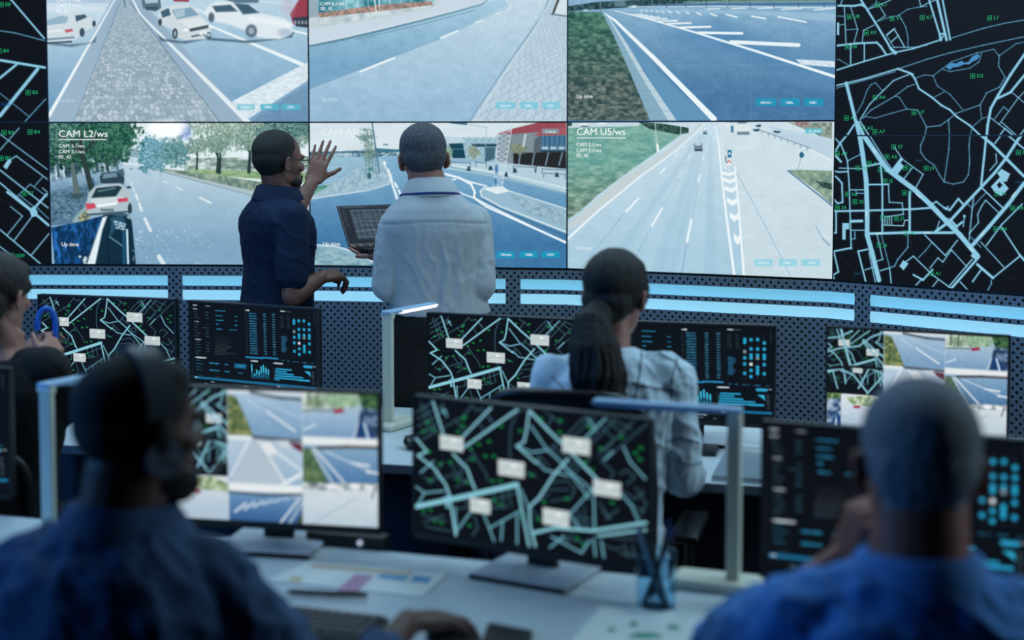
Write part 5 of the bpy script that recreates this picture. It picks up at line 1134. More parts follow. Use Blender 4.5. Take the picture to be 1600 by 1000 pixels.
# ================================================================ things on the desks
m_cup = mat('blue_clear_plastic', (205, 236, 252), .08, trans=1, alpha=1); m_cup.node_tree.nodes['Principled BSDF'].inputs['IOR'].default_value = 1.12
m_paper = mat('white_paper', (226, 230, 224), .8)
m_penb = mat('pen_black', (18, 20, 26), .35); m_pens = mat('pen_steel', (130, 150, 166), .25, metal=.7); m_penbl = mat('pen_navy', (22, 40, 92), .35)
m_green = mat('printed_green', (80, 160, 130), .8); m_pink = mat('printed_pink', (196, 150, 176), .8); m_pblue = mat('printed_blue', (104, 160, 196), .8); m_tan = mat('printed_tan', (206, 190, 160), .8)
m_key = mat('keycap_black', (26, 28, 34), .5); m_kb = mat('keyboard_black', (14, 15, 18), .45)
m_silver = mat('laptop_silver', (168, 178, 188), .3, metal=.5)
m_mouse = mat('mouse_black', (20, 21, 25), .35)
cx, cy = pz2(1025, 948)
cup = thing('pen_cup', 'clear blue plastic pen cup at the front of the desk', 'pen cup', (cx, cy, TOP))
MB().lathe((0, 0, 0), [(.001, 0), (.040, 0), (.041, .004), (.043, .115), (.041, .1155), (.0385, .006), (.001, .006)], 36, cap=False).build('cup_wall', m_cup, cup, 50)
MB().tube([(math.cos(a)*.0425, math.sin(a)*.0425, .115) for a in [i*2*math.pi/36 for i in range(37)]], .0018, 8, cap=False).build('rim', m_cup, cup, 60)
for i, (a, b, r_, m_, lb, cap_) in enumerate((((-.026, -.004, .009), (.034, -.012, .168), .0052, m_penb, 'dark pen leaning right in the blue cup, blue tipped', m_penbl), ((.012, .015, .009), (-.034, .016, .158), .0060, m_pens, 'thick pale steel pen leaning left in the blue cup', m_pens), ((-.008, .022, .009), (.030, .032, .172), .0048, m_penb, 'slim dark pen behind the others in the blue cup', m_penbl), ((.02, -.02, .009), (-.012, -.024, .126), .0045, m_penb, 'short black pen at the front of the blue cup', m_penb))):
    d = Vector(b)-Vector(a); p = thing('pen', lb, 'pen', (cx+a[0], cy+a[1], TOP+a[2]), 0, 'pens in the blue cup')
    MB().tube([(0, 0, 0), d*.06, d*.9, d], [r_*.35, r_, r_, r_*.8], 12).build('barrel', m_, p, 50)
    MB().tube([d*.901, d*1.0, d*1.02], [r_*1.05, r_*1.05, r_*.6], 12).build('pen_cap', cap_, p, 50)
def sheet(name, pts, th, m, parent=None, z=TOP):
    q = [PZ(*p, z) for p in pts]; c = sum(q, Vector())/4
    mb = MB(); mb.hexa([v-c+Vector((0, 0, f)) for f in (0, th) for v in q]); o = mb.build(name, m, parent); 
    if parent is None: o.location = c
    return o, c
def patch(root, c, pts, m, name, z, th=.0004):
    q = [PZ(*p, z) for p in pts]; n_ = len(q)
    mb = MB(); mb.loft([[v-c for v in q], [v-c+Vector((0, 0, th)) for v in q]]); return mb.build(name, m, root)
pa, pc = sheet('paper_pad', [(888, 1012), (1092, 1022), (1108, 961), (938, 952)], .006, m_paper)
tag(pa, 'white paper pad with green printed chart in front of the pen cup', 'paper pad', None)
zt_ = pc.z+.0062
for i, (x, y, w, h) in enumerate(((1052, 980, 10, 4), (990, 975, 7, 4), (1008, 993, 26, 5), (955, 984, 8, 3))):
    patch(pa, pc, [(x+math.cos(a)*w*(1+.2*math.sin(3*a)), y+math.sin(a)*h) for a in [k*math.pi/6 for k in range(12)]], m_green, 'printed_blot', TOP+.0062)
bk, bc = sheet('leaflet', [(418, 908), (659, 934), (700, 897), (480, 880)], .002, m_paper)
tag(bk, 'printed leaflet with pink and blue blocks on the foreground desk', 'leaflet', None)
for nm, pts, m_ in (('pink_block', [(526, 922), (556, 926), (584, 900), (556, 897)], m_pink), ('blue_block', [(588, 903), (632, 908), (640, 901), (596, 897)], m_pblue), ('blue_block', [(640, 908), (668, 911), (676, 902), (648, 899)], m_pblue), ('tan_stripe', [(482, 886), (640, 899), (646, 894), (492, 881)], m_tan), ('tan_stripe', [(450, 908), (468, 910), (474, 902), (456, 900)], m_tan)):
    patch(bk, bc, pts, m_, nm, TOP+.0023)
a = PZ(447, 926, TOP+.006); b = PZ(575, 932, TOP+.006)
pn = thing('ballpoint_pen', 'black ballpoint pen lying on the desk by the leaflet', 'pen', (a.x, a.y, TOP+.0085))
d = Vector((b.x-a.x, b.y-a.y, 0)); MB().tube([(0, 0, 0), d*.08, d*.6, d*.99], [.002, .0058, .006, .005], 12).build('barrel', m_penb, pn, 50); MB().box(d*.8+Vector((0, 0, .006)), (.03, .004, .002)).build('clip', m_penb, pn)
# keyboard
def keyboard(label, TRpx, dirv, L=.44, D=.14, keys=True):
    q = PZ(*TRpx, TOP+.016); n = Vector((dirv.y, -dirv.x)); c = Vector((q.x, q.y))-dirv*L/2+n*D/2
    root = thing('keyboard', label, 'keyboard', (c.x, c.y, TOP), math.atan2(dirv.y, dirv.x))
    MB().box((0, 0, .009), (L, D, .016), bev=.004).build('body', m_kb, root)
    if keys:
        kp = None
        for r_ in range(5):
            for k in range(19):
                if r_ == 0 and 5 < k < 10: continue
                o = None
                if kp is None: kp = MB().box((0, 0, 0), (.0185, .0205, .006), bev=.0022).build('key', m_key, root); o = kp
                else: o = kp.copy(); COL.objects.link(o)
                o.location = (-L/2+.022+k*.0222, -D/2+.022+r_*.0245, .0195)
        sb = MB().box((-L/2+.022+7.5*.0222, -D/2+.022, .0195), (.085, .0205, .006), bev=.0022).build('space_bar', m_key, root)
    return root
keyboard('black keyboard by the headset man on the foreground desk', (608, 964), dF)
keyboard('dark slim keyboard on the farther desk right of the ponytailed woman', (1124, 694), dB, .36, .11, False)
cl, cc = sheet('closed_laptop', [(1112, 752), (1190, 757), (1194, 716), (1134, 710)], .016, m_silver); tag(cl, 'silver closed laptop on the farther desk behind the lamp stem', 'laptop')
q = PZ(798, 996, TOP); ph, pc2 = sheet('phone', [(752, 1010), (824, 1016), (832, 992), (764, 979)], .009, m_mouse); tag(ph, 'black phone lying beside the headset man\'s hand', 'phone')
# cable box and its button, mouse and cable on the far desk
q = PZ(545, 848, TOP); bx = thing('docking_station', 'black docking station with white button behind the tiled picture monitor', 'dock', (q.x, q.y-.02, TOP), math.atan2(dF.y, dF.x))
MB().box((0, 0, .016), (.2, .045, .03), bev=.004).build('body', m_mon, bx); MB().tube([(.042, -.022, .016), (.042, -.0275, .016)], .007, 16).build('button', mat('button_white', (210, 214, 230), .3, emit=(210, 216, 235), es=.5), bx)
q = PZ(645, 700, TOP); ms = thing('computer_mouse', 'black computer mouse with cable beside the lamp on the farther desk', 'mouse', (q.x, q.y, TOP))
MB().ell((0, 0, .021), (.030, .048, .020)).build('shell', m_mouse, ms, 60)
MB().tube([(-.0, .045, .012), (-.02, .09, .006), (-.035, .14, .006), (.01, .19, .006), (.03, .26, .006)], .0028, 8).build('cable', m_mouse, ms, 60)
q = Vector((-.118, 2.68, TOP)); mo = thing('computer_mouse', 'black mouse under the headset man\'s hand', 'mouse', (q.x, q.y, TOP), -.95)
MB().ell((0, 0, .0225), (.031, .055, .022)).build('shell', m_mouse, mo, 60)
# ================================================================ people
def fuse(mb, name, m, parent, vox=.006, it=6, fac=.5, disp=None, sm=True):
    """grow one continuous skin over everything collected in mb"""
    me = bpy.data.meshes.new('raw'); mb.bm.to_mesh(me); mb.bm.free()
    o = bpy.data.objects.new('raw', me); COL.objects.link(o)
    a = o.modifiers.new('r', 'REMESH'); a.mode = 'VOXEL'; a.voxel_size = vox
    b = o.modifiers.new('s', 'SMOOTH'); b.factor = fac; b.iterations = it
    bpy.context.view_layer.update(); dg = bpy.context.evaluated_depsgraph_get()
    out = bpy.data.meshes.new_from_object(o.evaluated_get(dg)); out.name = name
    bpy.data.objects.remove(o); bpy.data.meshes.remove(me)
    if disp:
        n = len(out.vertices); co = np.empty(n*3, np.float32); no = np.empty(n*3, np.float32)
        out.vertices.foreach_get('co', co); out.vertices.foreach_get('normal', no)
        co = co.reshape(-1, 3).astype(float); no = no.reshape(-1, 3)
        co = co+no*disp(co, no)[:, None]
        out.vertices.foreach_set('co', co.reshape(-1).astype(np.float32)); out.update()
    out.materials.clear()
    if sm: smooth(out)
    return link_mesh(name, out, m, parent)
def caps(mb, a, b, ra, rb, n=16):
    a = Vector(a); b = Vector(b); mb.tube([a, a.lerp(b, .5), b], [ra, (ra+rb)/2, rb], n); mb.ell(a, (ra,)*3, seg=16, rings=10); mb.ell(b, (rb,)*3, seg=16, rings=10)
def limb(mb, pts, rs, n=18):
    """a limb through joints with muscle between them"""
    pts = [Vector(p) for p in pts]
    mb.tube(pts, list(rs), n)
    mb.ell(pts[0], (rs[0],)*3, seg=16, rings=10); mb.ell(pts[-1], (rs[-1],)*3, seg=16, rings=10)
def bez(a, b, k=5): return [Vector(a).lerp(Vector(b), i/(k-1)) for i in range(k)]
def limb3(mb, a, b, c, r, bulge=.12):
    """upper, middle joint, lower with muscle bulges; r = (shoulder, mid upper, joint, mid lower, end)"""
    a, b, c = Vector(a), Vector(b), Vector(c)
    limb(mb, [a, a.lerp(b, .35), a.lerp(b, .75), b], [r[0], r[1], (r[1]+r[2])/2, r[2]])
    limb(mb, [b, b.lerp(c, .3), b.lerp(c, .75), c], [r[2], r[3], (r[3]+r[4])/2*.95, r[4]])
MALE = ((-.16, .155, .112, 0), (-.06, .168, .120, 0), (.05, .168, .118, 0), (.2, .158, .112, .004), (.38, .156, .112, .006), (.55, .168, .118, .006), (.68, .180, .122, .002), (.78, .176, .114, -.004), (.86, .146, .098, -.008), (.93, .104, .080, -.008), (1.0, .072, .066, -.004), (1.1, .055, .058, .004))
FEM = ((-.16, .165, .115, 0), (-.06, .175, .122, 0), (.05, .165, .115, 0), (.2, .140, .100, .004), (.38, .134, .098, .006), (.55, .146, .108, .010), (.70, .156, .112, .008), (.82, .160, .098, -.004), (.90, .132, .082, -.008), (.96, .086, .066, -.008), (1.02, .052, .052, -.004), (1.1, .046, .048, .004))
def torso(mb, pel, neck, r, f, prof, grow=0, t0=-1, t1=2, n=40, wide=1.0):
    pel, neck = Vector(pel), Vector(neck); rings = []
    for t, a, b, o in prof:
        if t < t0 or t > t1: continue
        c = pel.lerp(neck, t)+f*o; ring = []
        for k in range(n):
            th = 2*math.pi*k/n; ca, sa = math.cos(th), math.sin(th); e = .82
            ring.append(c+r*((a*wide+grow)*abs(ca)**e*(1 if ca > 0 else -1))+f*((b+grow)*abs(sa)**e*(1 if sa > 0 else -1)))
        rings.append(ring)
    mb.loft(rings)
def head_frame(c, yaw, pitch=0, roll=0, s=1.0):
    return Matrix.Translation(Vector(c)) @ Euler((pitch, roll, -yaw), 'XYZ').to_matrix().to_4x4() @ Matrix.Scale(s, 4)
def add_local(mb, M, fn):
    t = MB(); fn(t); bmesh.ops.transform(t.bm, matrix=M, verts=t.bm.verts); mb._add(t.bm)
def head_shape(t, jaw=1.0, ears=True):
    t.ell((0, -.014, .036), (.0765, .097, .084), seg=32, rings=20)
    t.ell((0, .028, -.012), (.0635*jaw, .062, .084), seg=28, rings=18)
    t.ell((0, .030, -.068), (.052*jaw, .054, .040))
    t.ell((0, .074, -.096), (.023, .018, .018)); t.ell((0, .06, -.085), (.036*jaw, .03, .024))
    for s in (-1, 1):
        t.ell((s*.040, .060, -.022), (.024, .024, .020)); t.ell((s*.028, .080, .020), (.026, .012, .010))
        t.ell((s*.045*jaw, .012, -.062), (.014, .032, .028)); t.ell((s*.010, .094, -.034), (.008, .009, .007))
    t.tube([(0, .084, .016), (0, .093, -.004), (0, .104, -.026)], [.0070, .0080, .0100], 12); t.ell((0, .102, -.029), (.010, .010, .009))
    t.ell((0, .084, -.055), (.022, .009, .0050)); t.ell((0, .082, -.065), (.019, .009, .0060)); t.ell((0, .076, -.060), (.032, .013, .022))
    if ears:
        for s in (-1, 1):
            rot = Euler((0, s*.10, s*.45))
            M3 = rot.to_matrix()
            rim = []
            for k in range(15):
                a = math.pi*2*k/14; rim.append(Vector((s*.0830, -.012, -.010))+M3 @ Vector((s*.003, math.cos(a)*.0145+(.003 if math.sin(a) > 0 else 0), math.sin(a)*.027)))
            t.tube(rim, .0052, 8); t.ell((s*.081, -.011, -.010), (.0055, .013, .024), rot=M3), t.ell((s*.074, -.004, -.010), (.008, .010, .020)); t.ell((s*.076, .000, -.034), (.006, .008, .009)); t.ell((s*.078, .006, -.008), (.006, .006, .008))
def hand_shape(t, side, curls, spread=.12, thumb=(.062, .055, -.01), thumb_curl=.2, palm_len=.094):
    """wrist at origin, +Y to the fingertips, +Z back of the hand, thumb on side*X; curls = index..little, radians per joint"""
    s = side
    t.box((s*.002, .045, 0), (.076, .092, .026), bev=.011, seg=3); t.ell((s*.004, .05, -.004), (.040, .052, .016)); t.ell((s*.026, .034, -.010), (.020, .034, .015)); t.ell((0, .0, 0), (.028, .03, .019))
    base = ((.030, .088), (.0095, .093), (-.011, .090), (-.030, .081)); L = ((.042, .026, .021), (.046, .030, .022), (.043, .028, .021), (.034, .021, .019))
    for i, (bx_, by) in enumerate(base):
        an = (1.5-i)*spread*s; d = Vector((math.sin(an), math.cos(an), 0)); p = Vector((s*bx_, by-.012, .001)); pts = [p]; ang = 0; rr = [.0098]
        c = curls[i]; c = c if isinstance(c, (tuple, list)) else (c, c*1.1, c*.8)
        q = p+d*.012; pts.append(q); rr.append(.0094)
        for k in range(3):
            ang += c[k]; dd = d*math.cos(ang)+Vector((0, 0, -1))*math.sin(ang); q = q+dd*L[i][k]; pts.append(q); rr.append((.0086, .0078, .0066)[k] if i < 3 else (.0078, .0070, .0060)[k])
        t.tube(pts, rr, 12); t.ell(pts[-1], (rr[-1],)*3, seg=12, rings=8)
        for a, r_ in zip(pts[1:-1], rr[1:-1]): t.ell(a, (r_*1.04,)*3, seg=12, rings=8)
    a = Vector((s*.022, .016, -.008)); b = Vector((s*.044, .044, -.014)); e = Vector((s*thumb[0], thumb[1]+.012, thumb[2]-.008)); tip = e+(e-b).normalized()*.026+Vector((-s*thumb_curl*.02, .006, -thumb_curl*.02))
    t.tube([a, b, e, tip], [.016, .0125, .0100, .0082], 12)
    for q, r_ in ((b, .0125), (e, .0104), (tip, .0082)): t.ell(q, (r_,)*3, seg=12, rings=8)
def hand_frame(wrist, to, back):
    """wrist position, point the fingers aim at, direction of the back of the hand"""
    y = (Vector(to)-Vector(wrist)).normalized(); z = Vector(back); z = (z-y*z.dot(y)).normalized(); x = y.cross(z)
    return Matrix.Translation(Vector(wrist)) @ Matrix((x, y, z)).transposed().to_4x4()
def folds(amp, sc, seed, an=(1, 1, .35), amp2=.0):
    def fn(co, no):
        x = co[:, 0]*sc*an[0]+co[:, 1]*sc*an[1]; z = co[:, 2]*sc*an[2]
        n = fbm(x+seed*7.3, z+1.7*co[:, 1]*sc*.3, seed, 3); rdg = (1-np.abs(2*n-1))**3
        m = fbm(co[:, 0]*sc*.8+co[:, 2]*sc*.9+3, co[:, 2]*sc*.5-co[:, 0]*sc*.6+co[:, 1]*sc*.4, seed+5, 3); r2 = (1-np.abs(2*m-1))**4
        return amp*(rdg-.35)+amp2*(r2-.3)
    return fn
def hairnoise(amp, sc, seed=1, ax=2):
    def fn(co, no):
        ang = np.arctan2(co[:, 0]-co[:, 0].mean(), co[:, 1]-co[:, 1].mean())
        return amp*(fbm(ang*sc, co[:, 2]*14, seed, 3)-.45)+amp*.5*(fbm(co[:, 0]*90, co[:, 2]*40+co[:, 1]*60, seed+3, 2)-.5)
    return fn
def skinmat(n, c, c2=None): return mat(n, c, .5, noise=.12, nscale=40, bump=.12, bscale=260, spec=.35)
m_eye = mat('eye_white', (200, 205, 208), .2); m_iris = mat('eye_iris', (30, 26, 24), .2)
def eyes(root, M):
    for s in (-1, 1):
        t = MB(); add_local(t, M, lambda q: q.ell((s*.030, .0745, .000), (.0125, .0125, .0115))); e = t.build('eye', m_eye, root, 80)
        t = MB(); add_local(t, M, lambda q: q.ell((s*.030, .0845, .000), (.0055, .0035, .0055))); t.build('iris', m_iris, e, 80)
def vec(yaw): return Vector((math.cos(yaw), -math.sin(yaw), 0)), Vector((math.sin(yaw), math.cos(yaw), 0))   # right, forward
def shoe(mb, an, f):
    mb.ell(Vector(an)+f*.06+Vector((0, 0, -.045)), (.045, .045, .04)); r = Vector((f.y, -f.x, 0)); M3 = Matrix((r, f, Vector((0, 0, 1)))).transposed()
    mb.ell(Vector((an[0], an[1], .045))+f*.06, (.046, .135, .045), rot=M3); mb.box(Vector((an[0], an[1], .012))+f*.06, (.085, .25, .022), rot=M3.to_euler(), bev=.009)
def collar(name, root, c, r, f, rad, h, m, tilt=.25, open_=.5, th=.006, up=None, w0=0):
    """folded shirt collar round the neck, open at the throat"""
    up = up or Vector((0, 0, 1)); rings = []
    n = 40; inner = []; top = []; outer = []
    mb = MB(); sec = []
    for k in range(n+1):
        a = -math.pi+open_+(2*math.pi-2*open_)*k/n; d = r*math.sin(a)-f*math.cos(a)
        back = .5+.5*(-d.dot(f)); z = h*(.75+.35*back)
        base = c+d*rad; tp = c+d*(rad*.95)+up*z; fo = c+d*(rad*1.12+.006)+up*(z*.92); lo = c+d*(rad*1.28+.010+w0)+up*(-.012+z*.05)
        sec.append([base-d*th*.5, tp, tp+d*.004+up*.003, fo, lo+d*th, lo-up*th*.6, fo-d*th-up*th*1.2, base+d*th*.6])
    mb.loft(sec, cap=True); return mb.build(name, m, root, 50)

# ---------------------------------------------------------------- standing man in the navy short sleeved shirt
sk1 = skinmat('skin_tan', (124, 84, 72)); hr1 = mat('hair_black_cropped', (24, 20, 21), .7, noise=.4, nscale=300, bump=.5, bscale=700)
cl1 = mat('navy_cotton', (18, 34, 60), .85, noise=.12, nscale=50, bump=.15, bscale=500, spec=.2); tr1 = mat('navy_trousers', (26, 34, 54), .85, noise=.1, bump=.1)
def man1():
    Y = 5.6; r, f = vec(R(58)); top = P(434, 302, Y); pel = P(432, 486, Y); pel.z += .01
    root = thing('person', 'man in dark navy short sleeved shirt and glasses, one open hand raised toward the displays', 'person', (pel.x, pel.y, 0))
    o = Vector((-pel.x, -pel.y, 0)); L = lambda v: Vector(v)+o
    neck = L(top); pe = L(pel); hc = L(P(437, 252, Y)); M = head_frame(hc, R(52), R(-2), 0, 1.0)
    shR = neck+r*.150+Vector((0, 0, -.092))-f*.005; shL = neck-r*.155+Vector((0, 0, -.085))+f*.01
    elR = L(P(457, 462, 5.40)); wrR = L(P(503, 433, 5.47)); elL = L(P(450, 352, 5.86)); wrL = L(P(488, 284, 5.95))
    hR = pe+r*.09+Vector((0, 0, -.04)); hL = pe-r*.09+Vector((0, 0, -.04)); knR = Vector((hR.x, hR.y, .50))+f*.02; knL = Vector((hL.x, hL.y, .50))+f*.02; anR = Vector((hR.x, hR.y, .09)); anL = Vector((hL.x, hL.y, .09))
    b = MB(); torso(b, pe, neck, r, f, MALE, -.006); add_local(b, M, head_shape)
    limb(b, [neck+Vector((0, 0, -.05)), neck+Vector((0, 0, .01)), hc+M.to_3x3() @ Vector((0, -.02, -.05))], [.066, .060, .056])
    limb3(b, shR, elR, wrR, (.052, .048, .042, .040, .027)); limb3(b, shL, elL, wrL, (.052, .048, .040, .038, .027))
    limb(b, [neck+Vector((0, 0, -.03)), shR], [.05, .055]); limb(b, [neck+Vector((0, 0, -.03)), shL], [.05, .055])
    HR = hand_frame(wrR, L(P(527, 430, 5.52)), Vector((.1, -.45, 1))); add_local(b, HR, lambda t: hand_shape(t, -1, ((.7, .7, .4), (.75, .8, .4), (.8, .8, .5), (.9, .8, .5)), .10, (.05, .07, -.03)))
    HL = hand_frame(wrL, L(P(509, 225, 5.99)), Vector((0, -1, .1))); add_local(b, HL, lambda t: hand_shape(t, 1, (.06, .04, .06, .05), .085, (.072, .056, -.002), 0))
    for h_, k_, a_ in ((hR, knR, anR), (hL, knL, anL)): limb3(b, h_, k_, a_, (.085, .078, .055, .052, .038))
    fuse(b, 'body', sk1, root, .0045, 4)
    s = MB(); torso(s, pe, neck, r, f, MALE, .012, t0=-.07, t1=1.03)
    for sh, el in ((shR, elR), (shL, elL)):
        limb(s, [neck+Vector((0, 0, -.050)), sh+Vector((0, 0, .0))], [.060, .064]); d = (el-sh).normalized(); e = sh.lerp(el, .78); limb(s, [sh, sh.lerp(e, .5), e-d*.0], [.065, .066, .062])
    fuse(s, 'polo_shirt', cl1, root, .006, 7, disp=folds(.004, 12, 3, amp2=.004))
    collar('collar', root, neck+Vector((0, 0, -.012)), r, f, .069, .042, cl1)
    t = MB(); torso(t, pe, neck, r, f, MALE, .008, t0=-.2, t1=.12)
    for h_, k_, a_ in ((hR, knR, anR), (hL, knL, anL)): limb(t, [h_, k_, Vector((a_.x, a_.y, .10))], [.098, .078, .062])
    fuse(t, 'trousers', tr1, root, .009, 6, disp=folds(.008, 10, 8)); 
    bt = MB(); torso(bt, pe, neck, r, f, MALE, .017, t0=-.07, t1=.06); 
    for q, n_ in ((anR, 0), (anL, 1)):
        w = MB(); shoe(w, q, f); fuse(w, 'shoe', MATS['black_plastic'], root, .006, 3)
    h = MB(); add_local(h, M, lambda t: (t.ell((0, -.022, .042), (.0805, .095, .083), seg=32, rings=20), t.ell((0, -.040, .010), (.0765, .074, .070), seg=28, rings=18), t.ell((0, -.035, -.026), (.062, .054, .047)), t.ell((.070, -.012, .02), (.010, .030, .035)), t.ell((-.070, -.012, .02), (.010, .030, .035)), t.ell((.0705, .004, -.002), (.008, .010, .026)), t.ell((-.0705, .004, -.002), (.008, .010, .026))))
    fuse(h, 'hair', hr1, root, .004, 9)
    g = MB(); add_local(g, M, lambda t: (t.ell((0, .076, -.094), (.025, .018, .018)), t.ell((0, .094, -.048), (.020, .004, .003)), [t.ell((s*.045, .048, -.080), (.014, .030, .016)) for s in (-1, 1)], [t.tube([(s*.026, .088, -.052), (s*.026, .082, -.085)], .004, 8) for s in (-1, 1)]))
    fuse(g, 'beard', hr1, root, .003, 2)
    eyes(root, M)
    gl = MB()
    def glasses(t):
        for s in (-1, 1):
            t.tube([(s*.034+.024*math.cos(a), .101-.004*abs(math.cos(a))-.002, .002+.018*math.sin(a)) for a in [k*math.pi/9 for k in range(19)]], .0016, 8, cap=False)
            t.tube([(s*.058, .098, .006), (s*.080, .07, .007), (s*.084, .0, .008), (s*.083, -.02, -.006)], .0018, 8)
        t.tube([(-.010, .101, .006), (0, .104, .009), (.010, .101, .006)], .0016, 8)
    add_local(gl, M, glasses); gl.build('glasses', MATS['pen_black'], root, 60)
man1()

# ---------------------------------------------------------------- standing man in the white shirt with the laptop
sk2 = skinmat('skin_fair', (150, 104, 90)); hr2 = mat('hair_grey_cropped', (92, 96, 104), .7, noise=.5, nscale=220, bump=.6, bscale=500, stretch=(1, 1, .35), col2=(36, 38, 44))
cl2 = mat('white_shirt_cotton', (170, 175, 180), .85, noise=.04, nscale=40, bump=.12, bscale=300, sheen=.1); tr2 = mat('black_trousers', (10, 11, 14), .85, noise=.1, bump=.1)
m_blue = mat('lanyard_blue', (24, 50, 120), .6)
def man2():
    Y = 5.22; r, f = vec(R(-14)); top = P(672, 296, Y); pel = P(690, 498, Y)
    root = thing('person', 'grey haired man in a pale long sleeved shirt seen from behind, holding a laptop', 'person', (pel.x, pel.y, 0))
    o = Vector((-pel.x, -pel.y, 0)); L = lambda v: Vector(v)+o
    neck = L(top); pe = L(pel); hc = L(P(661, 248, Y+.03)); M = head_frame(hc, R(-14), R(-6), R(-4), 1.03)
    shR = neck+r*.165+Vector((0, 0, -.125)); shL = neck-r*.125+Vector((0, 0, -.135))
    elR = L(P(750, 445, 5.20)); wrR = L(P(722, 420, 5.45)); elL = L(P(607, 446, 5.18)); wrL = L(P(608, 404, 5.38))
    hR = pe+r*.09+Vector((0, 0, -.04)); hL = pe-r*.09+Vector((0, 0, -.04)); knR = Vector((hR.x, hR.y, .50))+f*.02; knL = Vector((hL.x-.02, hL.y, .50))+f*.02; anR = Vector((hR.x, hR.y, .09)); anL = Vector((hL.x-.02, hL.y, .09))
    b = MB(); torso(b, pe, neck, r, f, MALE, -.006); add_local(b, M, head_shape)
    limb(b, [neck+Vector((0, 0, -.05)), neck+Vector((0, 0, .01)), hc+M.to_3x3() @ Vector((0, -.02, -.05))], [.068, .066, .062])
    limb3(b, shR, elR, wrR, (.050, .046, .040, .038, .027)); limb3(b, shL, elL, wrL, (.050, .046, .040, .038, .027))
    limb(b, [neck+Vector((0, 0, -.03)), shR], [.05, .055]); limb(b, [neck+Vector((0, 0, -.03)), shL], [.05, .055])
    HL = hand_frame(wrL, L(P(572, 394, 5.46)), Vector((0, .2, -1))); add_local(b, HL, lambda t: hand_shape(t, 1, (.12, .10, .10, .12), .10, (.062, .06, .0), .1))
    HR = hand_frame(wrR, L(P(690, 400, 5.52)), Vector((.5, .5, .6))); add_local(b, HR, lambda t: hand_shape(t, -1, (.5, .5, .5, .6), .06))
    for h_, k_, a_ in ((hR, knR, anR), (hL, knL, anL)): limb3(b, h_, k_, a_, (.085, .078, .055, .052, .038))
    fuse(b, 'body', sk2, root, .0045, 4)
    s = MB(); torso(s, pe, neck, r, f, MALE, .020, t0=-.03, t1=1.03, wide=.97)
    for sh, el, wr in ((shR, elR, wrR), (shL, elL, wrL)):
        limb(s, [neck+Vector((0, 0, -.055)), sh], [.062, .066]); limb(s, [sh, sh.lerp(el, .5), el], [.067, .066, .060]); limb(s, [el, el.lerp(wr, .45), wr.lerp(el, .12)], [.060, .054, .040])
    R3 = Matrix((r, f, Vector((0, 0, 1)))).to_3x3()
    def disp(co, no):
        q = (co-np.array(neck)) @ np.array(R3).T; x, y, z = q[:, 0], q[:, 1], q[:, 2]
        d = folds(.006, 13, 11, an=(1, .6, .22), amp2=.0035)(co, no)*np.clip((-.10-z)/.08, .15, 1)
        tens = 0
        for x0, z0, x1, z1, a in ((-.10, -.10, -.02, -.40, .009), (.02, -.12, .03, -.48, .010), (.12, -.12, .05, -.42, .008), (-.14, -.20, .02, -.46, .008), (.16, -.22, .02, -.47, .008), (-.05, -.11, .0, -.36, .007), (.08, -.10, .10, -.32, .006)):
            ex, ez = x1-x0, z1-z0; t = np.clip(((x-x0)*ex+(z-z0)*ez)/(ex*ex+ez*ez), 0, 1); dd = np.hypot(x-x0-t*ex+.012*np.sin(t*9+x0*30), z-z0-t*ez)
            tens = tens+.75*a*np.exp(-(dd/.009)**2)*np.sin(np.pi*np.clip(t, .03, .97))
        yoke = np.exp(-((z+.112+.35*np.maximum(0, np.abs(x)-.05)*.25)/.0035)**2)*.004*(np.abs(x) < .2)
        return d+tens*(y < .02)-yoke*(y < 0)
    fuse(s, 'long_sleeved_shirt', cl2, root, .0052, 6, disp=disp)
    collar('collar', root, neck+Vector((0, 0, -.010)), r, f, .070, .050, cl2, w0=.004)
    ly = MB(); ring = []
    for k in range(29):
        a = 2*math.pi*k/28; d = r*math.sin(a)-f*math.cos(a); ring.append(neck+d*.109+Vector((0, 0, -.020+.012*math.cos(a)-.03*max(0, -math.cos(a)))))
    ly.tube(ring, .0042, 8, cap=False); ly.build('lanyard', m_blue, root, 60)
    t = MB(); torso(t, pe, neck, r, f, MALE, .013, t0=-.2, t1=.12)
    for h_, k_, a_ in ((hR, knR, anR), (hL, knL, anL)): limb(t, [h_, k_, Vector((a_.x, a_.y, .10))], [.105, .085, .066])
    fuse(t, 'trousers', tr2, root, .009, 6, disp=folds(.008, 10, 8))
    for q in (anR, anL):
        w = MB(); shoe(w, q, f); fuse(w, 'shoe', MATS['black_plastic'], root, .006, 3)
    h = MB(); add_local(h, M, lambda t: (t.ell((0, -.018, .044), (.0830, .101, .085), seg=32, rings=20), t.ell((0, -.040, .010), (.0765, .074, .070), seg=28, rings=18), t.ell((0, -.035, -.026), (.062, .054, .047)), t.ell((0, .045, .075), (.060, .045, .045)), t.ell((.072, -.008, .012), (.010, .032, .036)), t.ell((-.072, -.008, .012), (.010, .032, .036))))
    fuse(h, 'hair', hr2, root, .0038, 9, disp=hairnoise(.006, 9, 2)); eyes(root, M)
    # laptop, a thing of its own, on his left hand
    BL = P(545, 384.5, 5.50); w = Vector((.205, .125, 0)); hh = Vector((-.056, .092, .152)); wn = w.normalized()
    lp = thing('laptop', 'open black laptop held by the man in the pale shirt', 'laptop', BL)
    n = wn.cross(hh.normalized()).normalized()
    if n.y > 0: n = -n
    mb = MB(); mb.hexa([p-n*k for k in (.006, 0) for p in (Vector(), w, w+hh, hh)]); mb.build('lid', m_mon, lp)
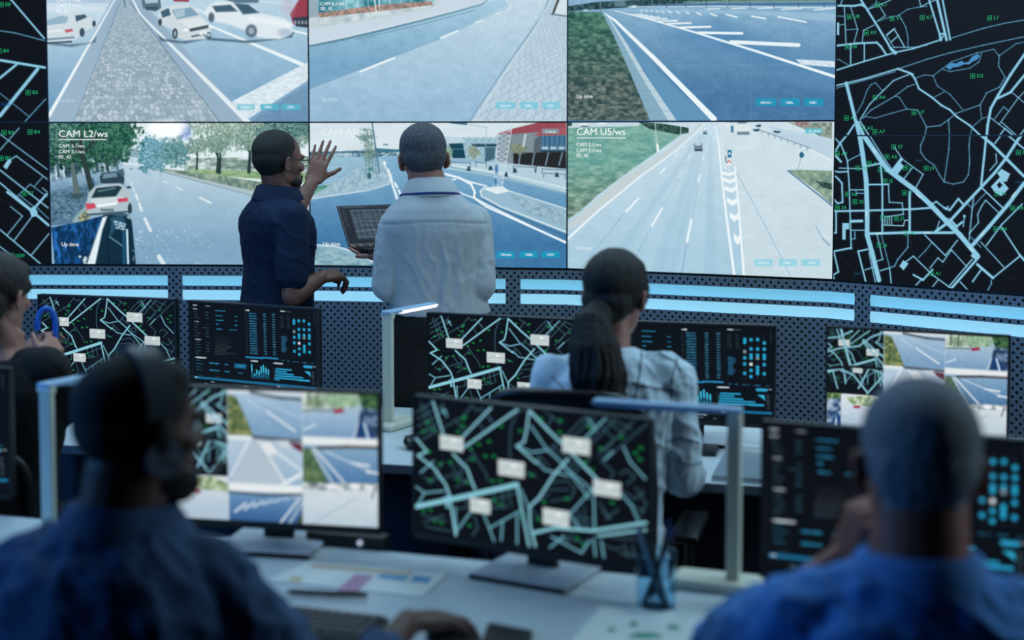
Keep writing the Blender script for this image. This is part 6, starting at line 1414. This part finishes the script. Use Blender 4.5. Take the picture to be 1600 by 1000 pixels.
    def scr(U, V):
        cv = Cv(U*1000, V*700, soft=1.5).fill((26, 31, 40)); rr = random.Random(9)
        cv.rect(170, 60, 960, 640, (44, 54, 66)); cv.rect(0, 0, 1000, 40, (36, 42, 52))
        for k in range(22):
            y = 80+k*25; c = 60+int(rr.random()*60) if k % 4 else 128
            cv.line([(190, y), (940, y)], 15, (c*.72, c*.9, c), .75 if k % 5 in (0, 1) else .35)
            for j in range(7): cv.line([(200+j*105, y), (200+j*105+30+rr.random()*50, y)], 6, (150, 172, 184), .5)
        for k in range(9): cv.line([(30, 70+k*40), (60+rr.random()*60, 70+k*40)], 7, (110, 130, 146), .6)
        cv.line([(460, 60), (560, 640)], 5, (150, 170, 180), .7); cv.line([(60, 14), (500, 14)], 7, (140, 156, 170), .6)
        return cv.out()
    i = .006; e1 = wn*i; e2 = hh.normalized()*i; q = [hh-e2+e1, w+hh-e2-e1, w-e1+e2*2, e1+e2*2]; q = [p+n*.0007 for p in q]
    grid_display('display', *q, 260, 200, scr, lp, uvspace=True, gain=1.1)
    d = Vector((wn.y, -wn.x, 0))*.175; mb = MB(); mb.hexa([p+Vector((0, 0, z)) for z in (-.013, -.001) for p in (Vector(), w, w+d, d)]); mb.build('keyboard_deck', m_mon, lp)
    mb = MB(); mb.hexa([p+Vector((0, 0, z)) for z in (-.001, .001) for p in (w*.06+d*.12, w*.94+d*.12, w*.94+d*.58, w*.06+d*.58)]); mb.build('keys', m_key, lp)
man2()

# ---------------------------------------------------------------- seated woman with the long ponytail
sk3 = skinmat('skin_light', (170, 122, 108)); hr3 = mat('hair_black_long', (12, 10, 13), .62, noise=.4, nscale=160, bump=.5, bscale=260, stretch=(1, 1, .06))
cl3 = mat('pale_blue_shirt', (204, 224, 236), .85, noise=.04, bump=.1, bscale=300); m_seam = mat('dark_check_thread', (58, 74, 96), .9)
def legs_sit(b, pe, r, f, rr=(.082, .075, .056, .050, .036), knee_z=.50, reach=.43, ht=.09):
    out = []
    for s in (-1, 1):
        h = pe+r*s*.085+f*.02; k = pe+r*s*.11+f*reach; k.z = knee_z; a = Vector(k)+f*-.02; a.z = ht; limb3(b, h, k, a, rr); out.append((h, k, a))
    return out
def seated(label, pel, neck, hcp, byaw, hy, hp, hrl, prof, sk, hs=1.0, arms=None, hands=None, neckr=.058, knee_z=.50, bs=1.0, vox=.0055, reach=.43):
    r, f = vec(byaw); root = thing('person', label, 'person', (pel.x, pel.y, 0)); o = Vector((-pel.x, -pel.y, 0)); L = lambda v: Vector(v)+o
    pe, nk, hc = L(pel), L(neck), L(hcp); M = head_frame(hc, hy, hp, hrl, hs)
    b = MB(); torso(b, pe, nk, r, f, prof, -.006); add_local(b, M, head_shape)
    limb(b, [nk+Vector((0, 0, -.05)), nk+Vector((0, 0, .01)), hc+M.to_3x3() @ Vector((0, -.02, -.05))], [neckr+.006, neckr, neckr-.004])
    A = []
    for (sh, el, wr) in arms:
        sh, el, wr = L(sh), L(el), L(wr); A.append((sh, el, wr)); limb3(b, sh, el, wr, (.050*bs, .046*bs, .040*bs, .037*bs, .025*bs)); limb(b, [nk+Vector((0, 0, -.035)), sh], [.046*bs, .05*bs])
    for (s, to, back, curls, wr) in hands:
        H = hand_frame(A[wr][2], L(to), back); add_local(b, H @ Matrix.Scale(bs, 4), lambda t: hand_shape(t, s, curls, .08))
    lg = legs_sit(b, pe, r, f, knee_z=knee_z, reach=reach)
    fuse(b, 'body', sk, root, vox, 4)
    tr = MB(); torso(tr, pe, nk, r, f, prof, .010, t0=-.2, t1=.08)
    for h, k, a in lg: limb(tr, [h, k, Vector((a.x, a.y, .11))], [.094, .078, .058])
    fuse(tr, 'trousers', tr2, root, .010, 5)
    for h, k, a in lg:
        w = MB(); shoe(w, a, f); fuse(w, 'shoe', MATS['black_plastic'], root, .007, 3)
    return root, L, pe, nk, hc, M, r, f, A
def woman():
    Y = 3.74; by = R(12); r, f = vec(by)
    nk = P(956, 558, Y); pel = Vector((nk.x-.03, Y+.02, .57))
    root, L, pe, neck, hc, M, r, f, A = seated('woman with a long black ponytail and pale blue shirt, seated with her back to us', pel, nk, P(963, 461, Y+.03), by, R(28), R(-8), R(2), FEM, sk3, .98,
        [(nk+r*.150+Vector((0, 0, -.055)), P(1068, 742, 3.74), P(1075, 742, 3.98)), (nk-r*.155+Vector((0, 0, -.060)), P(838, 720, 3.80), P(872, 700, 4.1))],
        [(-1, P(1080, 725, 4.3), Vector((0, 0, 1)), (.3, .3, .3, .3), 0), (1, P(905, 700, 4.3), Vector((0, 0, 1)), (.3, .3, .3, .3), 1)], neckr=.050, bs=.92)
    s = MB(); torso(s, pe, neck, r, f, FEM, .022, t0=-.2, t1=1.02, wide=1.02)
    for sh, el, wr in A: limb(s, [neck+Vector((0, 0, -.05)), sh], [.054, .064]); limb(s, [sh, sh.lerp(el, .5), el], [.066, .062, .056]); limb(s, [el, wr.lerp(el, .08)], [.056, .042])
    fuse(s, 'shirt', cl3, root, .006, 7, disp=folds(.011, 13, 21, amp2=.008))
    collar('collar', root, neck+Vector((0, 0, -.012)), r, f, .060, .040, cl3, w0=.004)
    h = MB(); add_local(h, M, lambda t: (t.ell((0, -.018, .040), (.0855, .104, .088), seg=32, rings=20), t.ell((0, -.060, -.020), (.071, .052, .062)), t.ell((.070, .000, .015), (.014, .050, .050)), t.ell((-.070, .000, .015), (.014, .050, .050)), t.ell((0, .055, .078), (.055, .036, .034)), t.ell((0, -.095, -.050), (.036, .030, .030))))
    fuse(h, 'hair', hr3, root, .0045, 3, disp=hairnoise(.005, 12, 4))
    pt_ = MB(); p0 = hc+M.to_3x3() @ Vector((0, -.100, -.045)); cps = [p0, L(P(925, 505, 3.63)), L(P(930, 545, 3.60)), L(P(934, 585, 3.59)), L(P(938, 625, 3.60)), L(P(942, 668, 3.61)), L(P(945, 705, 3.62))]
    pt_.tube(cps, [.030, .046, .058, .064, .060, .045, .012], 20)
    rr = random.Random(4)
    for k in range(46):
        a = rr.random()*6.28; off = .030+.030*rr.random(); pts = [p0]
        for i, c in enumerate(cps[1:]):
            w_ = (.7, .95, 1.08, 1.05, .9, .5)[i]; pts.append(c+Vector((math.cos(a+i*.18)*off*w_, math.sin(a+i*.18)*off*w_*.7, rr.uniform(-.01, .01))))
        pt_.tube(pts, [.008, .010, .012, .012, .010, .008, .003], 8)
    pc_ = np.array(cps[3])
    def strand(co, no):
        a = np.arctan2(co[:, 0]-pc_[0], pc_[1]+.02-co[:, 1]); return .011*((1-np.abs(2*fbm(a*7+.8*np.sin(co[:, 2]*26), co[:, 2]*4.5, 3, 3)-1))**2-.5)
    fuse(pt_, 'ponytail', hr3, root, .0042, 2, disp=strand)
    eyes(root, M)
    # dark check lines laid on the back of the shirt
    sm_ = [c for c in kids(root) if c.name.startswith('shirt')][0]
    from mathutils.bvhtree import BVHTree
    me = sm_.data; bv = BVHTree.FromPolygons([v.co.copy() for v in me.vertices], [tuple(p.vertices) for p in me.polygons])
    def seam(pts):
        out = []
        for i in range(len(pts)-1):
            for k in range(9):
                x = pts[i][0]+(pts[i+1][0]-pts[i][0])*k/8; y = pts[i][1]+(pts[i+1][1]-pts[i][1])*k/8
                d = ray(x, y).normalized(); hit = bv.ray_cast(L(Vector((0, 0, HC))), d)
                if hit[0]: out.append(hit[0]+hit[1]*.0012)
        if len(out) > 2: MB().tube(out, .0016, 6).build('check_line', m_seam, root, 60)
    for q in ([(1004, 538), (1000, 580), (992, 628)], [(1058, 560), (1050, 590), (1048, 640)], [(1020, 546), (1056, 566), (1064, 580)], [(988, 598), (1020, 606), (1052, 610)], [(862, 588), (880, 606), (896, 640)], [(840, 612), (870, 616), (900, 622)], [(1040, 690), (1066, 684), (1092, 692)], [(1056, 720), (1080, 726), (1096, 722)], [(872, 556), (900, 548), (925, 545)]): seam(q)
woman()

# ---------------------------------------------------------------- seated woman at the left edge
hr4 = mat('hair_dark_brown', (34, 25, 23), .6, noise=.3, nscale=160, bump=.5, bscale=300, stretch=(1, 1, .08)); cl4 = mat('black_knit', (9, 9, 11), .9, noise=.2, bump=.15)
def woman2():
    Y = 4.05; by = R(25); r, f = vec(by); nk = P(12, 548, Y); pel = Vector((nk.x-.02, Y-.02, .56))
    hb = L0 = None
    root, L, pe, neck, hc, M, r, f, A = seated('woman with dark bobbed hair and black top at the left edge, facing the map monitor', pel, nk, P(-4, 462, Y), by, R(20), R(-6), 0, FEM, sk3, 1.0,
        [(nk+r*.148+Vector((0, 0, -.045)), P(92, 640, 4.06), P(74, 566, 4.25)), (nk-r*.15+Vector((0, 0, -.05)), P(-60, 640, 4.1), P(36, 560, 4.30))],
        [(-1, P(88, 530, 4.33), Vector((.7, -.6, .3)), (.6, .65, .7, .7), 0), (1, P(58, 528, 4.36), Vector((-.5, -.6, .5)), (.5, .6, .6, .7), 1)], neckr=.050, bs=.92)
    s = MB(); torso(s, pe, neck, r, f, FEM, .016, t0=-.2, t1=1.0, wide=1.02)
    for sh, el, wr in A: limb(s, [neck+Vector((0, 0, -.05)), sh], [.054, .064]); limb(s, [sh, sh.lerp(el, .5), el], [.066, .060, .054]); limb(s, [el, wr.lerp(el, .12)], [.054, .040])
    fuse(s, 'black_top', cl4, root, .007, 6, disp=folds(.007, 14, 5))
    h = MB(); add_local(h, M, lambda t: (t.ell((0, -.014, .042), (.0870, .104, .086), seg=32, rings=20), t.ell((0, -.062, -.020), (.074, .054, .070)), t.ell((0, -.070, -.060), (.056, .040, .050)), t.ell((0, .052, .070), (.062, .040, .036)), t.ell((.072, -.012, .022), (.015, .040, .030)), t.ell((-.072, -.012, .0), (.015, .050, .060)), t.ell((.066, .030, .030), (.016, .030, .026))))
    fuse(h, 'hair', hr4, root, .0045, 3, disp=hairnoise(.005, 12, 6)); eyes(root, M)
    c = P(73, 520, 4.36); hs = thing('headset', 'black headset band, blue light painted in, held by the woman at the left edge', 'headset', c, R(20))
    arc_ = [Vector((-.026*math.cos(a), 0, (.030+.046*math.sin(a)) if a > 0 else .03)) for a in [k*math.pi/14 for k in range(15)]]
    MB().tube([arc_[0]-Vector((0, 0, .02))]+arc_+[arc_[-1]-Vector((0, 0, .05)), arc_[-1]-Vector((.008, 0, .10))], .0085, 12).build('headband', mat('headset_blue_lit', (30, 100, 200), .35), hs, 60)  # black band; its blue colour stands for the light on it
    MB().tube([p+Vector((.004, .012, -.004)) for p in arc_]+[arc_[-1]+Vector((.004, .012, -.10))], .009, 12).build('inner_pad', MATS['black_plastic'], hs, 60)
    MB().ell((.018, 0, -.085), (.012, .026, .030)).build('ear_cushion', MATS['black_plastic'], hs, 60)
woman2()

# ---------------------------------------------------------------- foreground man with the headset
sk5 = skinmat('skin_deep_brown', (86, 58, 50)); hr5 = mat('hair_black_short', (10, 10, 12), .8, noise=.4, nscale=300, bump=.4, bscale=600); cl5 = mat('dark_denim_shirt', (34, 66, 104), .85, noise=.12, nscale=30, bump=.12, bscale=300)
def man5():
    Y = 2.34; by = R(24); r, f = vec(by); nk = P(192, 812, Y); pel = Vector((nk.x-.03, Y-.06, .54))
    hand_to = Vector((-.045, 2.73, .780))
    root, L, pe, neck, hc, M, r, f, A = seated('man wearing a headset and dark blue shirt in the left foreground, face turned right', pel, nk, P(221, 668, Y), by, R(54), R(-2), 0, MALE, sk5, 1.02,
        [(P(325, 925, Y-.03), Vector((-.30, 2.28, .765)), Vector((-.195, 2.625, .806))), (P(48, 905, Y+.05), Vector((-.98, 2.50, .82)), Vector((-.80, 2.78, .80)))],
        [(-1, hand_to, Vector((0, 0, 1)), ((.25, .55, .3), (.22, .5, .3), (.26, .55, .35), (.4, .6, .4)), 0), (1, Vector((-.70, 2.95, .78)), Vector((0, 0, 1)), (.3, .3, .3, .3), 1)], neckr=.073, vox=.005)
    s = MB(); torso(s, pe, neck, r, f, MALE, .026, t0=-.2, t1=1.02)
    for i, (sh, el, wr) in enumerate(A): limb(s, [neck+Vector((0, 0, -.04)), sh], [.066, .076]); limb(s, [sh, sh.lerp(el, .5), el], [.078, .074, .064]); limb(s, [el, wr.lerp(el, .42)], [.060, .048])
    fuse(s, 'denim_shirt', cl5, root, .008, 7, disp=folds(.014, 10, 31, amp2=.010))
    collar('collar', root, neck+Vector((0, 0, -.012)), r, f, .076, .044, cl5, w0=.004)
    h = MB(); add_local(h, M, lambda t: (t.ell((0, -.018, .040), (.0800, .099, .085), seg=32, rings=20), t.ell((0, -.040, .010), (.0765, .074, .070), seg=28, rings=18), t.ell((0, -.035, -.026), (.062, .054, .047)), t.ell((0, .035, .072), (.058, .045, .040))))
    fuse(h, 'hair', hr5, root, .004, 9)
    g = MB(); add_local(g, M, lambda t: (t.ell((0, .076, -.098), (.034, .026, .024)), t.ell((0, .058, -.112), (.038, .034, .018)), t.ell((0, .096, -.048), (.022, .006, .004)), [t.ell((s*.046, .040, -.086), (.014, .036, .018)) for s in (-1, 1)])); fuse(g, 'beard', hr5, root, .0035, 2)
    eyes(root, M)
    Mi = M; loc = M.to_translation(); hs = thing('headset', 'dark over ear headset worn by the man in the left foreground', 'headset', loc-Vector((root.location.x*-1, root.location.y*-1, 0)))
    M2 = M.copy(); M2.translation = Vector((0, 0, 0))
    band = MB(); add_local(band, M2, lambda t: t.loft([[Vector(((.094+k)*math.cos(a), w_-.006, .030+(.106+k)*math.sin(a)*.92)) for (w_, k) in ((-.022, 0), (.022, 0), (.022, .006), (-.022, .006))] for a in [math.pi*i/24 for i in range(25)]]))
    band.build('headband', mat('headset_band', (40, 46, 58), .45), hs, 50)
    for s in (-1, 1):
        y = MB(); add_local(y, M2, lambda t: t.box((s*.095, -.002, .004), (.008, .026, .06), bev=.003)); y.build('yoke', MATS['black_plastic'], hs, 50)
        c = MB(); add_local(c, M2, lambda t: (t.tube([(s*.083, .002, -.034), (s*.098, .002, -.034)], .030, 24))); c.build('ear_cup', mat('ear_cup_grey', (92, 102, 118), .4), hs, 50)
        c = MB(); add_local(c, M2, lambda t: (t.tube([(s*.077, .002, -.034), (s*.0835, .002, -.034)], [.030, .033], 24))); c.build('ear_pad', MATS['black_plastic'], hs, 50)
    b = MB(); add_local(b, M2, lambda t: (t.tube([(.098, .0, -.03), (.096, .045, -.060), (.075, .095, -.070), (.045, .118, -.068)], .0035, 8), t.ell((.036, .121, -.068), (.011, .009, .009)))); b.build('microphone_boom', MATS['black_plastic'], hs, 50)
man5()

# ---------------------------------------------------------------- foreground man in blue, grey hair
sk6 = skinmat('skin_ruddy', (158, 96, 80)); hr6 = mat('hair_silver_cropped', (150, 160, 170), .7, noise=.4, nscale=200, bump=.5, bscale=500, col2=(70, 76, 88)); cl6 = mat('blue_shirt_cotton', (62, 130, 204), .85, noise=.06, nscale=30, bump=.1, bscale=300)
def man6():
    Y = 2.08; by = R(4); r, f = vec(by); nk = P(1436, 888, Y); pel = Vector((nk.x, Y-.08, .54))
    root, L, pe, neck, hc, M, r, f, A = seated('grey haired man in a bright blue shirt in the right foreground, seen from behind', pel, nk, P(1433, 728, Y+.04), by, R(3), R(-8), R(2), MALE, sk6, 1.08,
        [(nk+r*.165+Vector((0, 0, -.095)), Vector((.98, 2.22, .80)), Vector((.86, 2.46, .80))), (nk-r*.165+Vector((0, 0, -.095)), Vector((.355, 2.40, .835)), P(1318, 872, 2.30))],
        [(-1, Vector((.78, 2.62, .78)), Vector((0, 0, 1)), (.3, .3, .3, .3), 0), (1, P(1345, 805, 2.27), Vector((-.8, -.2, 0)), (1.1, 1.1, 1.1, 1.1), 1)], neckr=.074, vox=.005)
    s = MB(); torso(s, pe, neck, r, f, MALE, .026, t0=-.2, t1=1.02)
    for i, (sh, el, wr) in enumerate(A):
        limb(s, [neck+Vector((0, 0, -.045)), sh], [.064, .076])
        if i == 0: limb(s, [sh, sh.lerp(el, .5), el], [.078, .074, .064]); limb(s, [el, wr.lerp(el, .2)], [.064, .050])
        else: limb(s, [sh, sh.lerp(el, .5), sh.lerp(el, .82)], [.078, .074, .066])
    fuse(s, 'blue_shirt', cl6, root, .008, 7, disp=folds(.014, 10, 41, amp2=.010))
    collar('collar', root, neck+Vector((0, 0, -.014)), r, f, .076, .042, cl6, w0=.004)
    h = MB(); add_local(h, M, lambda t: (t.ell((0, -.018, .042), (.0805, .099, .084), seg=32, rings=20), t.ell((0, -.040, .010), (.0765, .074, .070), seg=28, rings=18), t.ell((0, -.035, -.026), (.062, .054, .047)), t.ell((0, .035, .074), (.060, .045, .040)), t.ell((0, -.034, -.052), (.060, .050, .040))))
    fuse(h, 'hair', hr6, root, .004, 9, disp=hairnoise(.004, 9, 7)); eyes(root, M)
man6()
# ================================================================ room lighting (unseen area lamps, the ceiling ones added as fill)
def area(name, loc, size, power, col, rot=(0, 0, 0), sy=None):
    l = bpy.data.lights.new(name, 'AREA'); l.energy = power; l.color = col; l.shape = 'RECTANGLE'; l.size = size; l.size_y = sy or size
    o = bpy.data.objects.new(name, l); COL.objects.link(o); o.location = loc; o.rotation_euler = rot; return o
for x, y, p in ((-1.7, 5.5, 26), (0, 5.4, 18), (1.6, 5.0, 26), (-1.2, 3.6, 19), (1.2, 3.3, 19)):
    area('ceiling_fill', (x, y, 3.08), .8, p, (.52, .80, 1.0), sy=.8)  # unseen lamps added to brighten the cabinets, desks and people
area('wall_light_left', (-4.1, 2.6, 1.9), 1.2, 62, (.10, .38, 1.0), rot=(0, R(-90), R(-8)), sy=.8)
area('wall_light_right', (4.1, 3.0, 2.0), 1.0, 42, (.62, .86, 1.0), rot=(0, R(90), 0), sy=.8)
w = bpy.data.worlds.new('room_dark'); SC.world = w; w.use_nodes = True
w.node_tree.nodes['Background'].inputs[0].default_value = (.05, .08, .13, 1); w.node_tree.nodes['Background'].inputs[1].default_value = .3
SC.view_settings.view_transform = 'Standard'; SC.view_settings.look = 'None'; SC.view_settings.gamma = 1; SC.view_settings.exposure = 0
SC.view_settings.use_curve_mapping = False
SC.cycles.use_denoising = True
SC.cycles.max_bounces = 6
